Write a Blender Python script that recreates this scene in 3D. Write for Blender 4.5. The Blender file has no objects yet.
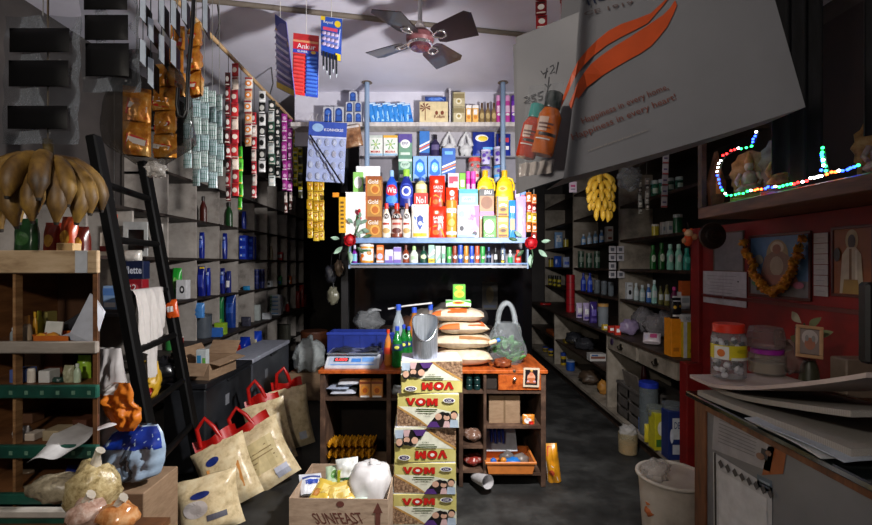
import bpy, math, random
from mathutils import Matrix, Vector, noise as mnoise
R = math.radians
PI = math.pi
scene = bpy.context.scene
COL = scene.collection
F, CX, CY, CH = 450.0, 432.0, 264.0, 1.5      # focal length in photo pixels, vanishing point, eye height

def P(px, py, Y):
    return Vector(((px - CX) * Y / F, Y, CH + (CY - py) * Y / F))
def PX(px, X):                                 # depth at which a side plane x=X shows at pixel column px
    return X * F / (px - CX)

# ------------------------------------------------------------------ materials
_M = {}
def lin(h):
    h = h.lstrip('#')
    o = []
    for i in (0, 2, 4):
        c = int(h[i:i+2], 16) / 255
        o.append(c / 12.92 if c <= .04045 else ((c + .055) / 1.055) ** 2.4)
    return o
def sc(c, k): return tuple(max(0, min(1, x * k)) for x in c) + (1,)

def C(h, rough=.5, metal=0., var=.12, scale=25., bump=0., coat=0., spec=.5):
    key = ('C', h, rough, metal, var, scale, bump, coat, spec)
    if key in _M: return _M[key]
    m = bpy.data.materials.new('surface_' + h.strip('#')); m.use_nodes = True
    nt = m.node_tree; b = nt.nodes['Principled BSDF']
    c = lin(h)
    tc = nt.nodes.new('ShaderNodeTexCoord')
    n = nt.nodes.new('ShaderNodeTexNoise'); n.inputs['Scale'].default_value = scale; n.inputs['Detail'].default_value = 4
    nt.links.new(tc.outputs['Object'], n.inputs['Vector'])
    r = nt.nodes.new('ShaderNodeValToRGB')
    r.color_ramp.elements[0].position = .3; r.color_ramp.elements[1].position = .7
    r.color_ramp.elements[0].color = sc(c, 1 - var); r.color_ramp.elements[1].color = sc(c, 1 + var)
    nt.links.new(n.outputs['Fac'], r.inputs['Fac']); nt.links.new(r.outputs['Color'], b.inputs['Base Color'])
    b.inputs['Roughness'].default_value = rough; b.inputs['Metallic'].default_value = metal
    b.inputs['Coat Weight'].default_value = coat; b.inputs['Specular IOR Level'].default_value = spec
    if bump:
        bn = nt.nodes.new('ShaderNodeBump'); bn.inputs['Strength'].default_value = bump; bn.inputs['Distance'].default_value = .01
        nt.links.new(n.outputs['Fac'], bn.inputs['Height']); nt.links.new(bn.outputs['Normal'], b.inputs['Normal'])
    _M[key] = m
    return m

def MIX(name, cols, rough=.6, scale=6., detail=8., stretch=(1, 1, 1), bump=.1, rough2=None, metal=0., pos=None, dist=0.):
    """colour ramp over one noise: worn paint, concrete, wood grain"""
    key = ('MIX', name)
    if key in _M: return _M[key]
    m = bpy.data.materials.new(name); m.use_nodes = True
    nt = m.node_tree; b = nt.nodes['Principled BSDF']
    tc = nt.nodes.new('ShaderNodeTexCoord'); mp = nt.nodes.new('ShaderNodeMapping'); mp.inputs['Scale'].default_value = stretch
    n = nt.nodes.new('ShaderNodeTexNoise'); n.inputs['Scale'].default_value = scale; n.inputs['Detail'].default_value = detail
    n.inputs['Roughness'].default_value = .62; n.inputs['Distortion'].default_value = dist
    nt.links.new(tc.outputs['Object'], mp.inputs['Vector']); nt.links.new(mp.outputs['Vector'], n.inputs['Vector'])
    r = nt.nodes.new('ShaderNodeValToRGB'); e = r.color_ramp.elements
    ps = pos or [.3 + .4 * i / (len(cols) - 1) for i in range(len(cols))]
    e[0].position = ps[0]; e[0].color = tuple(lin(cols[0])) + (1,)
    e[1].position = ps[-1]; e[1].color = tuple(lin(cols[-1])) + (1,)
    for p, c in list(zip(ps, cols))[1:-1]:
        x = e.new(p); x.color = tuple(lin(c)) + (1,)
    nt.links.new(n.outputs['Fac'], r.inputs['Fac']); nt.links.new(r.outputs['Color'], b.inputs['Base Color'])
    b.inputs['Metallic'].default_value = metal
    if rough2 is not None:
        mr = nt.nodes.new('ShaderNodeMapRange'); mr.inputs['To Min'].default_value = rough; mr.inputs['To Max'].default_value = rough2
        mr.inputs['From Min'].default_value = .3; mr.inputs['From Max'].default_value = .7
        nt.links.new(n.outputs['Fac'], mr.inputs['Value']); nt.links.new(mr.outputs['Result'], b.inputs['Roughness'])
    else: b.inputs['Roughness'].default_value = rough
    if bump:
        bn = nt.nodes.new('ShaderNodeBump'); bn.inputs['Strength'].default_value = bump; bn.inputs['Distance'].default_value = .01
        nt.links.new(n.outputs['Fac'], bn.inputs['Height']); nt.links.new(bn.outputs['Normal'], b.inputs['Normal'])
    _M[key] = m
    return m

def FILM(h, alpha=.25, rough=.12, bump=0.):
    """thin clear plastic or glass: see-through with a glossy skin"""
    key = ('FILM', h, alpha, rough, bump)
    if key in _M: return _M[key]
    m = bpy.data.materials.new('clear_' + h.strip('#')); m.use_nodes = True
    nt = m.node_tree; b = nt.nodes['Principled BSDF']; out = nt.nodes['Material Output']
    b.inputs['Base Color'].default_value = tuple(lin(h)) + (1,); b.inputs['Roughness'].default_value = rough
    t = nt.nodes.new('ShaderNodeBsdfTransparent'); t.inputs['Color'].default_value = sc([min(1, .55 + .45 * x) for x in lin(h)], 1)
    mx = nt.nodes.new('ShaderNodeMixShader')
    tc = nt.nodes.new('ShaderNodeTexCoord'); n = nt.nodes.new('ShaderNodeTexNoise'); n.inputs['Scale'].default_value = 35
    nt.links.new(tc.outputs['Object'], n.inputs['Vector'])
    fr = nt.nodes.new('ShaderNodeLayerWeight'); fr.inputs['Blend'].default_value = .3
    ad = nt.nodes.new('ShaderNodeMath'); ad.operation = 'MULTIPLY_ADD'; ad.inputs[1].default_value = .45; ad.inputs[2].default_value = alpha; ad.use_clamp = True
    nt.links.new(fr.outputs['Fresnel'], ad.inputs[0])
    nt.links.new(ad.outputs[0], mx.inputs[0]); nt.links.new(t.outputs[0], mx.inputs[1]); nt.links.new(b.outputs[0], mx.inputs[2])
    if bump:
        bn = nt.nodes.new('ShaderNodeBump'); bn.inputs['Strength'].default_value = bump; bn.inputs['Distance'].default_value = .02
        nt.links.new(n.outputs['Fac'], bn.inputs['Height']); nt.links.new(bn.outputs['Normal'], b.inputs['Normal'])
    nt.links.new(mx.outputs[0], out.inputs['Surface'])
    _M[key] = m
    return m

def EMIT(h, s):
    key = ('E', h, s)
    if key in _M: return _M[key]
    m = bpy.data.materials.new('glow_' + h.strip('#')); m.use_nodes = True
    b = m.node_tree.nodes['Principled BSDF']
    b.inputs['Base Color'].default_value = tuple(lin(h)) + (1,)
    b.inputs['Emission Color'].default_value = tuple(lin(h)) + (1,); b.inputs['Emission Strength'].default_value = s
    _M[key] = m
    return m

def STRIPE(name, ca, cb, scale=40., axis='Z', rough=.6, duty=.5):
    """printed lines: newspaper text, grid cloth"""
    key = ('S', name)
    if key in _M: return _M[key]
    m = bpy.data.materials.new(name); m.use_nodes = True
    nt = m.node_tree; b = nt.nodes['Principled BSDF']
    tc = nt.nodes.new('ShaderNodeTexCoord'); w = nt.nodes.new('ShaderNodeTexWave'); w.bands_direction = axis
    w.inputs['Scale'].default_value = scale; w.inputs['Distortion'].default_value = 1.5; w.inputs['Detail Scale'].default_value = 8
    nt.links.new(tc.outputs['Object'], w.inputs['Vector'])
    r = nt.nodes.new('ShaderNodeValToRGB'); e = r.color_ramp.elements
    e[0].position = duty; e[0].color = tuple(lin(ca)) + (1,); e[1].position = min(1, duty + .12); e[1].color = tuple(lin(cb)) + (1,)
    nt.links.new(w.outputs['Fac'], r.inputs['Fac']); nt.links.new(r.outputs['Color'], b.inputs['Base Color'])
    b.inputs['Roughness'].default_value = rough
    _M[key] = m
    return m

CARD = lambda: MIX('corrugated_cardboard', ['#8a6f55', '#a2866a'], .8, 14, 5, (1, 1, 4), .05)
PLY = lambda: MIX('worn_plywood', ['#5f3f24', '#8b6540', '#a8835a'], .6, 5, 8, (1, 1, 9), .1)
DARKWOOD = lambda: MIX('dark_wood', ['#1d130d', '#35231a', '#4a3325'], .55, 5, 8, (1, 6, 6), .1)
ORANGEWOOD = lambda: MIX('orange_laminate', ['#7a3412', '#b5561f', '#c96a2c'], .4, 5, 8, (6, 1, 6), .05)
GREYPAINT = lambda: MIX('worn_grey_white_paint', ['#6b655f', '#a29a92', '#b9b2aa'], .6, 7, 9, (1, 1, 1), .08, pos=[.25, .45, .7])
STEEL = lambda: MIX('brushed_steel', ['#9aa0a7', '#cdd3d9'], .32, 10, 4, (20, 20, 1), .03, metal=.75)
BLUERAIL = lambda: MIX('blue_grey_rail_paint', ['#5f7fae', '#84a4d0'], .4, 12, 5, (1, 1, 1), .04)
REDPAINT = lambda: MIX('red_gloss_paint', ['#5f0503', '#780806', '#8a0c08'], .62, 4, 6, (1, 1, 1), .03)
BLACKMETAL = lambda: MIX('black_metal', ['#0b0b0c', '#1b1b1e'], .5, 12, 6, (1, 1, 1), .06)

# ------------------------------------------------------------------ mesh builder
class MB:
    def __init__(s):
        s.v = []; s.f = []; s.mi = []; s.sm = []; s.mats = []; s.T = Matrix.Identity(4)
    def mid(s, m):
        if m not in s.mats: s.mats.append(m)
        return s.mats.index(m)
    def add(s, vs, fs, m, smooth=False):
        o = len(s.v); k = s.mid(m)
        T = s.T
        s.v += [tuple(T @ Vector(p)) for p in vs]
        for f in fs:
            s.f.append(tuple(o + i for i in f)); s.mi.append(k); s.sm.append(smooth)
    def box(s, x0, x1, y0, y1, z0, z1, m, b=0.):
        if b <= 0:
            vs = [(x, y, z) for z in (z0, z1) for y in (y0, y1) for x in (x0, x1)]
            fs = [(0, 2, 3, 1), (4, 5, 7, 6), (0, 1, 5, 4), (2, 6, 7, 3), (0, 4, 6, 2), (1, 3, 7, 5)]
            s.add(vs, fs, m); return
        b = min(b, (x1 - x0) * .45, (y1 - y0) * .45, (z1 - z0) * .45)
        vs = []; ix = {}
        for sx in (0, 1):
            for sy in (0, 1):
                for sz in (0, 1):
                    X, Y, Z = (x0, x1)[sx], (y0, y1)[sy], (z0, z1)[sz]
                    bx, by, bz = (b, -b)[sx], (b, -b)[sy], (b, -b)[sz]
                    for k, p in enumerate(((X, Y + by, Z + bz), (X + bx, Y, Z + bz), (X + bx, Y + by, Z))):
                        ix[sx, sy, sz, k] = len(vs); vs.append(p)
        fs = []
        for a in (0, 1):
            fs.append([ix[a, 0, 0, 0], ix[a, 1, 0, 0], ix[a, 1, 1, 0], ix[a, 0, 1, 0]])
            fs.append([ix[0, a, 0, 1], ix[1, a, 0, 1], ix[1, a, 1, 1], ix[0, a, 1, 1]])
            fs.append([ix[0, 0, a, 2], ix[1, 0, a, 2], ix[1, 1, a, 2], ix[0, 1, a, 2]])
        for a in (0, 1):
            for c in (0, 1):
                fs.append([ix[a, c, 0, 0], ix[a, c, 1, 0], ix[a, c, 1, 1], ix[a, c, 0, 1]])
                fs.append([ix[a, 0, c, 0], ix[a, 1, c, 0], ix[a, 1, c, 2], ix[a, 0, c, 2]])
                fs.append([ix[0, a, c, 1], ix[1, a, c, 1], ix[1, a, c, 2], ix[0, a, c, 2]])
                for e in (0, 1): fs.append([ix[a, c, e, 0], ix[a, c, e, 1], ix[a, c, e, 2]])
        ce = Vector(((x0 + x1) / 2, (y0 + y1) / 2, (z0 + z1) / 2))
        out = []
        for f in fs:
            p = [Vector(vs[i]) for i in f]; n = (p[1] - p[0]).cross(p[2] - p[0])
            if n.dot(sum(p, Vector()) / len(p) - ce) < 0: f = f[::-1]
            out.append(tuple(f))
        s.add(vs, out, m)
    def lathe(s, prof, m, n=20, c=(0, 0, 0), ry=1., seg=None, cap=(True, True)):
        """prof [(r,z)]; seg = list of materials per profile segment"""
        cx, cy, cz = c
        rings = []
        for i, (r, z) in enumerate(prof):
            if 0 < i < len(prof) - 1:
                a = Vector((r - prof[i-1][0], z - prof[i-1][1])); b2 = Vector((prof[i+1][0] - r, prof[i+1][1] - z))
                if a.length > 0 and b2.length > 0 and a.angle(b2, 0) > .6: rings.append((r, z, True))
                else: rings.append((r, z, False))
            else: rings.append((r, z, False))
        def ring(r, z): return [(cx + r * math.cos(2 * PI * k / n), cy + ry * r * math.sin(2 * PI * k / n), cz + z) for k in range(n)]
        for i in range(len(prof) - 1):
            vs = ring(*prof[i]) + ring(*prof[i + 1])
            s.add(vs, [(k, (k + 1) % n, n + (k + 1) % n, n + k) for k in range(n)], seg[i] if seg else m, True)
        if cap[0] and prof[0][0] > 1e-5: s.add(ring(*prof[0]), [tuple(range(n))[::-1]], seg[0] if seg else m)
        if cap[1] and prof[-1][0] > 1e-5: s.add(ring(*prof[-1]), [tuple(range(n))], seg[-1] if seg else m)
    def tube(s, pts, r, m, n=8, closed=False):
        pts = [Vector(p) for p in pts]; N = len(pts)
        rs = r if isinstance(r, (list, tuple)) else [r] * N
        vs = []; up = None
        for i, p in enumerate(pts):
            if closed: t = pts[(i + 1) % N] - pts[i - 1]
            else: t = pts[min(i + 1, N - 1)] - pts[max(i - 1, 0)]
            t = t.normalized() if t.length > 1e-9 else Vector((0, 0, 1))
            if up is None:
                up = t.cross(Vector((0, 0, 1)) if abs(t.z) < .9 else Vector((1, 0, 0))).normalized()
            else:
                up = up - t * up.dot(t); up = up.normalized() if up.length > 1e-6 else t.orthogonal().normalized()
            w = t.cross(up)
            for k in range(n):
                a = 2 * PI * k / n; vs.append(tuple(p + (up * math.cos(a) + w * math.sin(a)) * rs[i]))
        fs = []
        for i in range(N if closed else N - 1):
            j = (i + 1) % N
            for k in range(n): fs.append((i * n + k, i * n + (k + 1) % n, j * n + (k + 1) % n, j * n + k))
        s.add(vs, fs, m, True)
        if not closed:
            s.add(vs[:n], [tuple(range(n))[::-1]], m); s.add(vs[-n:], [tuple(range(n))], m)
    def grid(s, S, nu, nv, m, smooth=True, closed_u=False):
        vs = [tuple(S(i / nu, j / nv)) for j in range(nv + 1) for i in range(nu + 1)]
        w = nu + 1
        s.add(vs, [(j * w + i, j * w + i + 1, (j + 1) * w + i + 1, (j + 1) * w + i) for j in range(nv) for i in range(nu)], m, smooth)
    def blob(s, c, r, m, amp=.12, seed=0, fr=3., nu=20, nv=12, flat=None, pinch=0.):
        """lumpy ball; flat = lowest z"""
        c = Vector(c)
        def S(u, v):
            a = 2 * PI * (u % 1.0); t = PI * (v - .5)
            d = Vector((math.cos(t) * math.cos(a), math.cos(t) * math.sin(a), math.sin(t)))
            k = 1 + amp * mnoise.noise(d * fr * .5 + Vector((seed * 3.7, seed * 1.3, 0))) * 2 + amp * .5 * mnoise.noise(d * fr * 1.6 + Vector((0, seed * 2.1, 5)))
            if pinch and t > 0: k *= 1 - pinch * (math.sin(t) ** 2) * .0
            p = Vector((d.x * r[0] * k, d.y * r[1] * k, d.z * r[2] * k))
            if pinch and d.z > 0:
                q = 1 - pinch * d.z ** 1.5
                p.x *= q; p.y *= q
            p += c
            if flat is not None and p.z < flat: p.z = flat + .0005 * (math.cos(a) + 1)
            return p
        s.grid(S, nu, nv, m)
    def poly(s, pts, m, th=0., d=(0, -1, 0)):
        """flat polygon (any outline) with an optional thickness along d"""
        pts = [Vector(p) for p in pts]; n = len(pts)
        s.add(pts, [tuple(range(n))], m)
        if th:
            q = [p - Vector(d) * th for p in pts]
            s.add(q, [tuple(range(n))[::-1]], m)
            s.add(pts + q, [(i, n + i, n + (i + 1) % n, (i + 1) % n) for i in range(n)], m)
    def build(s, name, parent=None, loc=None, rot=None):
        me = bpy.data.meshes.new(name); me.from_pydata(s.v, [], s.f)
        for m in s.mats: me.materials.append(m)
        me.polygons.foreach_set('material_index', s.mi); me.polygons.foreach_set('use_smooth', s.sm); me.update()
        o = bpy.data.objects.new(name, me); COL.objects.link(o)
        if parent is not None: o.parent = parent
        if loc is not None: o.location = loc
        if rot is not None: o.rotation_euler = rot
        return o

# ------------------------------------------------------------------ lettering
_T = {}
def text_mesh(t):
    if t in _T: return _T[t]
    cu = bpy.data.curves.new('lettering', 'FONT'); cu.body = t; cu.resolution_u = 2; cu.offset = .018 if t in ('VOM', 'Gillette', 'No1', 'Wiz') else .006
    o = bpy.data.objects.new('lettering', cu); COL.objects.link(o)
    bpy.context.view_layer.update()
    me = bpy.data.meshes.new_from_object(o.evaluated_get(bpy.context.evaluated_depsgraph_get()))
    vs = [(v.co.x, v.co.y) for v in me.vertices]; fs = [tuple(p.vertices) for p in me.polygons]
    bpy.data.objects.remove(o); bpy.data.curves.remove(cu); bpy.data.meshes.remove(me)
    if vs:
        x0 = min(v[0] for v in vs); x1 = max(v[0] for v in vs); y0 = min(v[1] for v in vs); y1 = max(v[1] for v in vs)
        vs = [((x - x0) / (x1 - x0 + 1e-9) - .5, (y - y0) / (y1 - y0 + 1e-9) - .5) for x, y in vs]
    _T[t] = (vs, fs)
    return _T[t]

# decals live in the uv of a front surface S(u,v,eps): u in -.5...5, v in 0..1
def decals(mb, S, ds, e0=.0012):
    for k, d in enumerate(ds):
        e = e0 + .0007 * k; t = d[0]
        if t == 'r':
            _, u, v, w, h, m = d[:6]; nu = 6
            vs = [S(u + w * (i / nu - .5), v + h * (j / 2 - .5), e) for j in range(3) for i in range(nu + 1)]
            mb.add(vs, [(j * 7 + i, j * 7 + i + 1, j * 7 + i + 8, j * 7 + i + 7) for j in range(2) for i in range(nu)], m)
        elif t == 'e':
            _, u, v, w, h, m = d[:6]; n = 18
            vs = [S(u, v, e)] + [S(u + w * .25 * math.cos(2 * PI * i / n), v + h * .25 * math.sin(2 * PI * i / n), e) for i in range(n)] + \
                 [S(u + w * .5 * math.cos(2 * PI * i / n), v + h * .5 * math.sin(2 * PI * i / n), e) for i in range(n)]
            fs = [(0, 1 + i, 1 + (i + 1) % n) for i in range(n)] + [(1 + i, 1 + n + i, 1 + n + (i + 1) % n, 1 + (i + 1) % n) for i in range(n)]
            mb.add(vs, fs, m)
        elif t == 'p':
            mb.add([S(u, v, e) for u, v in d[1]], [tuple(range(len(d[1])))], d[2])
        elif t == 't':
            _, s_, u, v, w, h, m = d[:7]; rot = d[7] if len(d) > 7 else 0
            tv, tf = text_mesh(s_); c, sn = math.cos(rot), math.sin(rot)
            mb.add([S(u + (x * c - y * sn) * w, v + (x * sn + y * c) * h, e) for x, y in tv], tf, m)

def S_flat(w, h, y=0.): return lambda u, v, e: (u * w, y - e, v * h)
def S_cyl(r, h, ry=1., rf=None):
    def S(u, v, e):
        rr = (rf(v) if rf else r) + e; a = u * PI * .92
        return (rr * math.sin(a), -rr * ry * math.cos(a), v * h)
    return S
def pouch_S(w, h, t, neck=0., side=-1, seed=0, crink=.0):
    def S(u, v, e=0.):
        uu = max(-1, min(1, 2 * u)); vv = max(0, min(1, v))
        a = max(0, 1 - abs(uu) ** 3) ** .5 * min(1, (max(0, 1 - vv) * 3.2)) ** .6 * min(1, (vv + .25) * 2.2) ** .7
        k = 1 - neck * (1 - math.sin(PI * min(1, vv * 1.1))) ** 2 * .0
        y = side * (t / 2 * a + e)
        if crink: y += side * crink * a * mnoise.noise(Vector((u * 5, v * 5, seed * 3.3)))
        return (u * w * k, y, v * h)
    return S

# ------------------------------------------------------------------ things
def tag(o, label, cat, group=None, kind=None):
    o['label'] = label; o['category'] = cat
    if group: o['group'] = group
    if kind: o['kind'] = kind
    return o
def thing(name, label, cat, loc=(0, 0, 0), rot=(0, 0, 0), group=None):
    o = bpy.data.objects.new(name, None); COL.objects.link(o); o.empty_display_size = .05
    o.location = loc; o.rotation_euler = rot
    return tag(o, label, cat, group)
def dup(o, loc=None, rot=None, label=None, group=None, parent=None):
    c = o.copy(); COL.objects.link(c)
    if parent is not None: c.parent = parent
    if loc is not None: c.location = loc
    if rot is not None: c.rotation_euler = rot
    if label: c['label'] = label
    if group: c['group'] = group
    for ch in list(o.children): dup(ch, parent=c)
    return c
def struct(mb, name):
    o = mb.build(name); o['kind'] = 'structure'; return o
ORD = ['first', 'second', 'third', 'fourth', 'fifth', 'sixth', 'seventh', 'eighth', 'ninth', 'tenth', 'eleventh', 'twelfth', 'thirteenth', 'fourteenth']

# ---- products, sized from the photo at their own depth (front face at depth Y)
def size(px0, px1, yt, yb, Y):
    return (px1 - px0) * Y / F, (yb - yt) * Y / F, P((px0 + px1) / 2, yb, Y)

def carton(name, label, cat, px0, px1, yt, yb, Y, col, ds=(), d=None, group=None, zb=None, rz=0., bev=.002, rough=.5, top=None):
    w, h, p = size(px0, px1, yt, yb, Y)
    if zb is not None: h += p.z - zb; p.z = zb
    d = d or w * .55
    mb = MB(); m = C(col, rough) if isinstance(col, str) else col
    mb.box(-w/2, w/2, 0, d, 0, h, m, bev)
    decals(mb, S_flat(w, h), ds)
    if top:
        mb.box(-w/2 + .003, w/2 - .003, .003, d - .003, h, h + .001, top)
    o = mb.build(name, loc=p, rot=(0, 0, rz))
    return tag(o, label, cat, group)

def pouch(name, label, cat, px0, px1, yt, yb, Y, col, ds=(), t=None, group=None, zb=None, rot=(0, 0, 0), rough=.3, crink=.006):
    w, h, p = size(px0, px1, yt, yb, Y)
    if zb is not None: h += p.z - zb; p.z = zb
    t = t or w * .4; sd = random.random() * 50
    mb = MB(); m = C(col, rough) if isinstance(col, str) else col
    Sf = pouch_S(w, h, t, side=-1, seed=sd, crink=crink); Sb = pouch_S(w, h, t, side=1, seed=sd + 9, crink=crink)
    mb.grid(lambda u, v: Sf(u - .5, v), 12, 14, m); mb.grid(lambda u, v: Sb(.5 - u, v), 12, 14, m)
    mb.add([Sf(i / 12 - .5, 0) for i in range(13)] + [Sb(.5 - i / 12, 0) for i in range(13)], [tuple(range(25, -1, -1))], m)
    decals(mb, Sf, ds)
    p.y += t / 2
    o = mb.build(name, loc=p, rot=rot)
    return tag(o, label, cat, group)

def bottle(name, label, cat, px0, px1, yt, yb, Y, col, capcol, ds=(), shape='round', capf=.16, capr=.42, group=None, zb=None, ry=.7, film=None, liquid=None, neck=.72, lab=None, n=18):
    """body mesh with a cap child (and a label child when lab=(v0,v1,material))"""
    w, h, p = size(px0, px1, yt, yb, Y)
    if zb is not None: h += p.z - zb; p.z = zb
    r = w / 2; hb = h * (1 - capf)
    shapes = {
        'round': [(.86, 0), (1, .03), (1, .60), (.97, neck - .04), (.72, neck + .10), (capr * 1.02, .93), (capr, 1)],
        'waist': [(.88, 0), (1, .05), (1, .24), (.84, .42), (.86, .54), (1, .70), (.8, .84), (capr, .95), (capr, 1)],
        'tub': [(.92, 0), (.98, .04), (1, .5), (1, .97), (.97, 1)],
        'taper': [(.95, 0), (1, .04), (.96, .4), (.78, .8), (capr, .97), (capr, 1)],
        'cyl': [(.96, 0), (1, .02), (1, .97), (.9, 1)],
        'soda': [(.7, 0), (.98, .05), (1, .12), (.92, .28), (1, .42), (1, .56), (.78, .74), (capr, .92), (capr, 1)],
        'tube': [(capr * 1.6, 0), (.8, .1), (1, .6), (1, 1)],
    }
    prof = [(a * r, b * hb) for a, b in shapes[shape]]
    def rf(v):
        z = v * h
        for (r0, z0), (r1, z1) in zip(prof, prof[1:]):
            if z0 <= z <= z1: return r0 + (r1 - r0) * (z - z0) / max(1e-6, z1 - z0)
        return prof[-1][0]
    m = C(col, .3) if isinstance(col, str) else col
    mb = MB(); mb.lathe(prof, m, n, ry=ry)
    S = S_cyl(r, h, ry, rf)
    if not lab: decals(mb, S, ds)
    p.y += r * ry
    o = mb.build(name, loc=p); tag(o, label, cat, group)
    if liquid:
        lq = MB(); lq.lathe([(a * r * .93, b * hb * .98 + .002) for a, b in shapes[shape][:-2]], C(liquid, .3), n, ry=ry); lq.build('contents', o)
    if lab:
        v0, v1, lm = lab
        lb = MB(); k = 5
        lb.lathe([(rf(v0 + (v1 - v0) * i / k) + .0008, (v0 + (v1 - v0) * i / k) * h) for i in range(k + 1)], lm, n, ry=ry, cap=(False, False))
        decals(lb, lambda u, v, e: S(u, v, e + .001), ds); lb.build('wrap_label', o)
    if capf > 0:
        cb = MB(); cm = C(capcol, .35) if isinstance(capcol, str) else capcol
        cr = capr * r * 1.12 if shape != 'tub' else r * 1.04
        cb.lathe([(cr, hb - .002), (cr, h - .004), (cr * .93, h)], cm, n, ry=ry if shape == 'tub' or capr > .6 else max(ry, .9)); cb.build('cap', o)
    return o
WORLD, BULB, SPOT, LED, FILL = .10, 250., 12., 14., 68.
random.seed(7)
# ================================================================== camera and light
cam = bpy.data.cameras.new('camera'); camo = bpy.data.objects.new('camera', cam); COL.objects.link(camo)
camo.location = (0, 0, CH); camo.rotation_euler = (R(90), 0, 0)
cam.sensor_width = 36; cam.lens = F / 872 * 36; cam.shift_x = 4 / 872; cam.shift_y = 1.5 / 872
cam.clip_start = .05; scene.camera = camo
vs = scene.view_settings; vs.view_transform = 'Standard'; vs.look = 'None'; vs.gamma = 1; vs.exposure = 0; vs.use_curve_mapping = False

w = bpy.data.worlds.new('street_daylight'); scene.world = w; w.use_nodes = True
w.node_tree.nodes['Background'].inputs[0].default_value = (.70, .71, .76, 1); w.node_tree.nodes['Background'].inputs[1].default_value = WORLD

def lamp(kind, name, loc, power, col, size=.1, aim=None, spot=None, blend=.5):
    l = bpy.data.lights.new(name, kind); l.energy = power; l.color = col
    if kind == 'AREA': l.size = size
    else: l.shadow_soft_size = size
    o = bpy.data.objects.new(name, l); COL.objects.link(o); o.location = loc
    if aim is not None: o.rotation_euler = (Vector(aim) - Vector(loc)).to_track_quat('-Z', 'Y').to_euler()
    if spot: l.spot_size = R(spot); l.spot_blend = blend
    return o

# ================================================================== setting
CEIL = 3.03
XL, XR, Y0, Y1 = -2.36, 2.32, -1.2, 8.0
floor_m = MIX('dark_worn_concrete', ['#151514', '#2a2a29', '#434341', '#8b8880'], .45, 3.2, 12, (1, 1, 1), .25, .8, pos=[.28, .48, .66, .84])
wall_m = MIX('stained_dark_wall_paint', ['#23201f', '#35302e', '#443e3b'], .7, 2, 8, (1, 1, 1), .1)
ceil_m = MIX('white_ceiling_paint', ['#cfcddb', '#dad8e6', '#e0deec'], .8, 1.6, 8, (1, 1, 1), .05)
loft_m = MIX('white_wall_paint', ['#c6c3d0', '#d4d2de', '#dddbe6'], .75, 3, 8, (1, 1, 1), .05)
b = MB(); b.box(XL - .1, XR + .1, Y0, Y1 + .1, -.1, 0, floor_m); struct(b, 'floor')
b = MB(); b.box(XL - .1, XL, Y0, Y1, 0, CEIL, wall_m); struct(b, 'wall_left')
b = MB(); b.box(XR, XR + .1, Y0, Y1, 0, CEIL, wall_m); struct(b, 'wall_right')
b = MB(); b.box(XL - .1, XR + .1, Y1, Y1 + .1, 0, CEIL, wall_m); struct(b, 'wall_back')
b = MB(); b.box(XL - .1, XR + .1, Y0, Y1 + .1, CEIL, CEIL + .1, ceil_m); struct(b, 'ceiling')
# partition that carries the loft, white above and plain behind the display
b = MB(); b.box(-1.22, .86, 4.0, 4.05, 2.55, CEIL, loft_m); struct(b, 'wall_partition')
# batten across the ceiling
b = MB(); b.tube([(-2.3, 2.38, CEIL - .012), (-.3, 2.80, CEIL - .012), (1.9, 3.24, CEIL - .012)], .016, C('#6d6358', .7)); struct(b, 'trim_1')

# ---- the lamp that lights the goods: a bulb on a cord behind the hanging carrier bag
LX, LY, LZ = .66, 1.75, 2.02
t = thing('light_bulb', 'white bulb on a cord hidden behind the big hanging carrier bag', 'lamp', (LX, LY, LZ))
b = MB(); b.lathe([(.001, -.055), (.026, -.045), (.034, -.02), (.03, .01), (.018, .04), (.016, .05)], EMIT('#ffffff', 30), 18); b.build('globe', t)
b = MB(); b.lathe([(.02, .05), (.02, .09), (.008, .1)], C('#e8e6e0', .4), 14); b.build('socket', t)
b = MB(); b.tube([(0, 0, .1), (.004, 0, .3), (0, 0, CEIL - LZ)], .004, C('#202020', .5), 6); b.build('cord', t)
b = MB(); q0 = Vector((-.62, .70, -.38)).normalized().to_track_quat('-Z', 'Y'); b.T = q0.to_matrix().to_4x4()
b.lathe([(.02, .12), (.06, .105), (.10, .06), (.115, .0), (.118, -.02), (.112, -.02), (.108, .0), (.094, .056), (.056, .098), (.0, .11)], C('#c8c8c4', .3, .3), 24, cap=(True, False)); b.build('added_reflector', t)  # dome added so the bulb throws its light forward only
lamp('SPOT', 'bulb_light', Vector((LX, LY, LZ)) + Vector((-.62, .70, -.38)).normalized() * .08, BULB, (1, .97, .96), .06, (LX - 1.24, LY + 1.40, LZ - .76), 150, .7)
# warm lamp added out of frame to brighten the rack and till side
EX, EY, EZ = -.75, -.28, 2.12
t = thing('added_front_lamp', 'small warm lamp added out of view to brighten the rack and till side', 'lamp', (EX, EY, EZ))
b = MB(); b.lathe([(.03, .10), (.07, .09), (.075, .06), (.03, .055)], BLACKMETAL(), 18); b.build('housing', t)
b = MB(); b.lathe([(.001, -.05), (.04, -.035), (.055, 0), (.045, .04), (.03, .055)], EMIT('#ffe6c8', 4), 18); b.build('globe', t)
b = MB(); b.tube([(0, 0, .10), (0, 0, CEIL - EZ - .001)], .008, BLACKMETAL()); b.build('bracket', t)
lamp('POINT', 'added_front_light', (EX, EY, EZ - .07), FILL, (1, .91, .80), .06)
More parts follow.
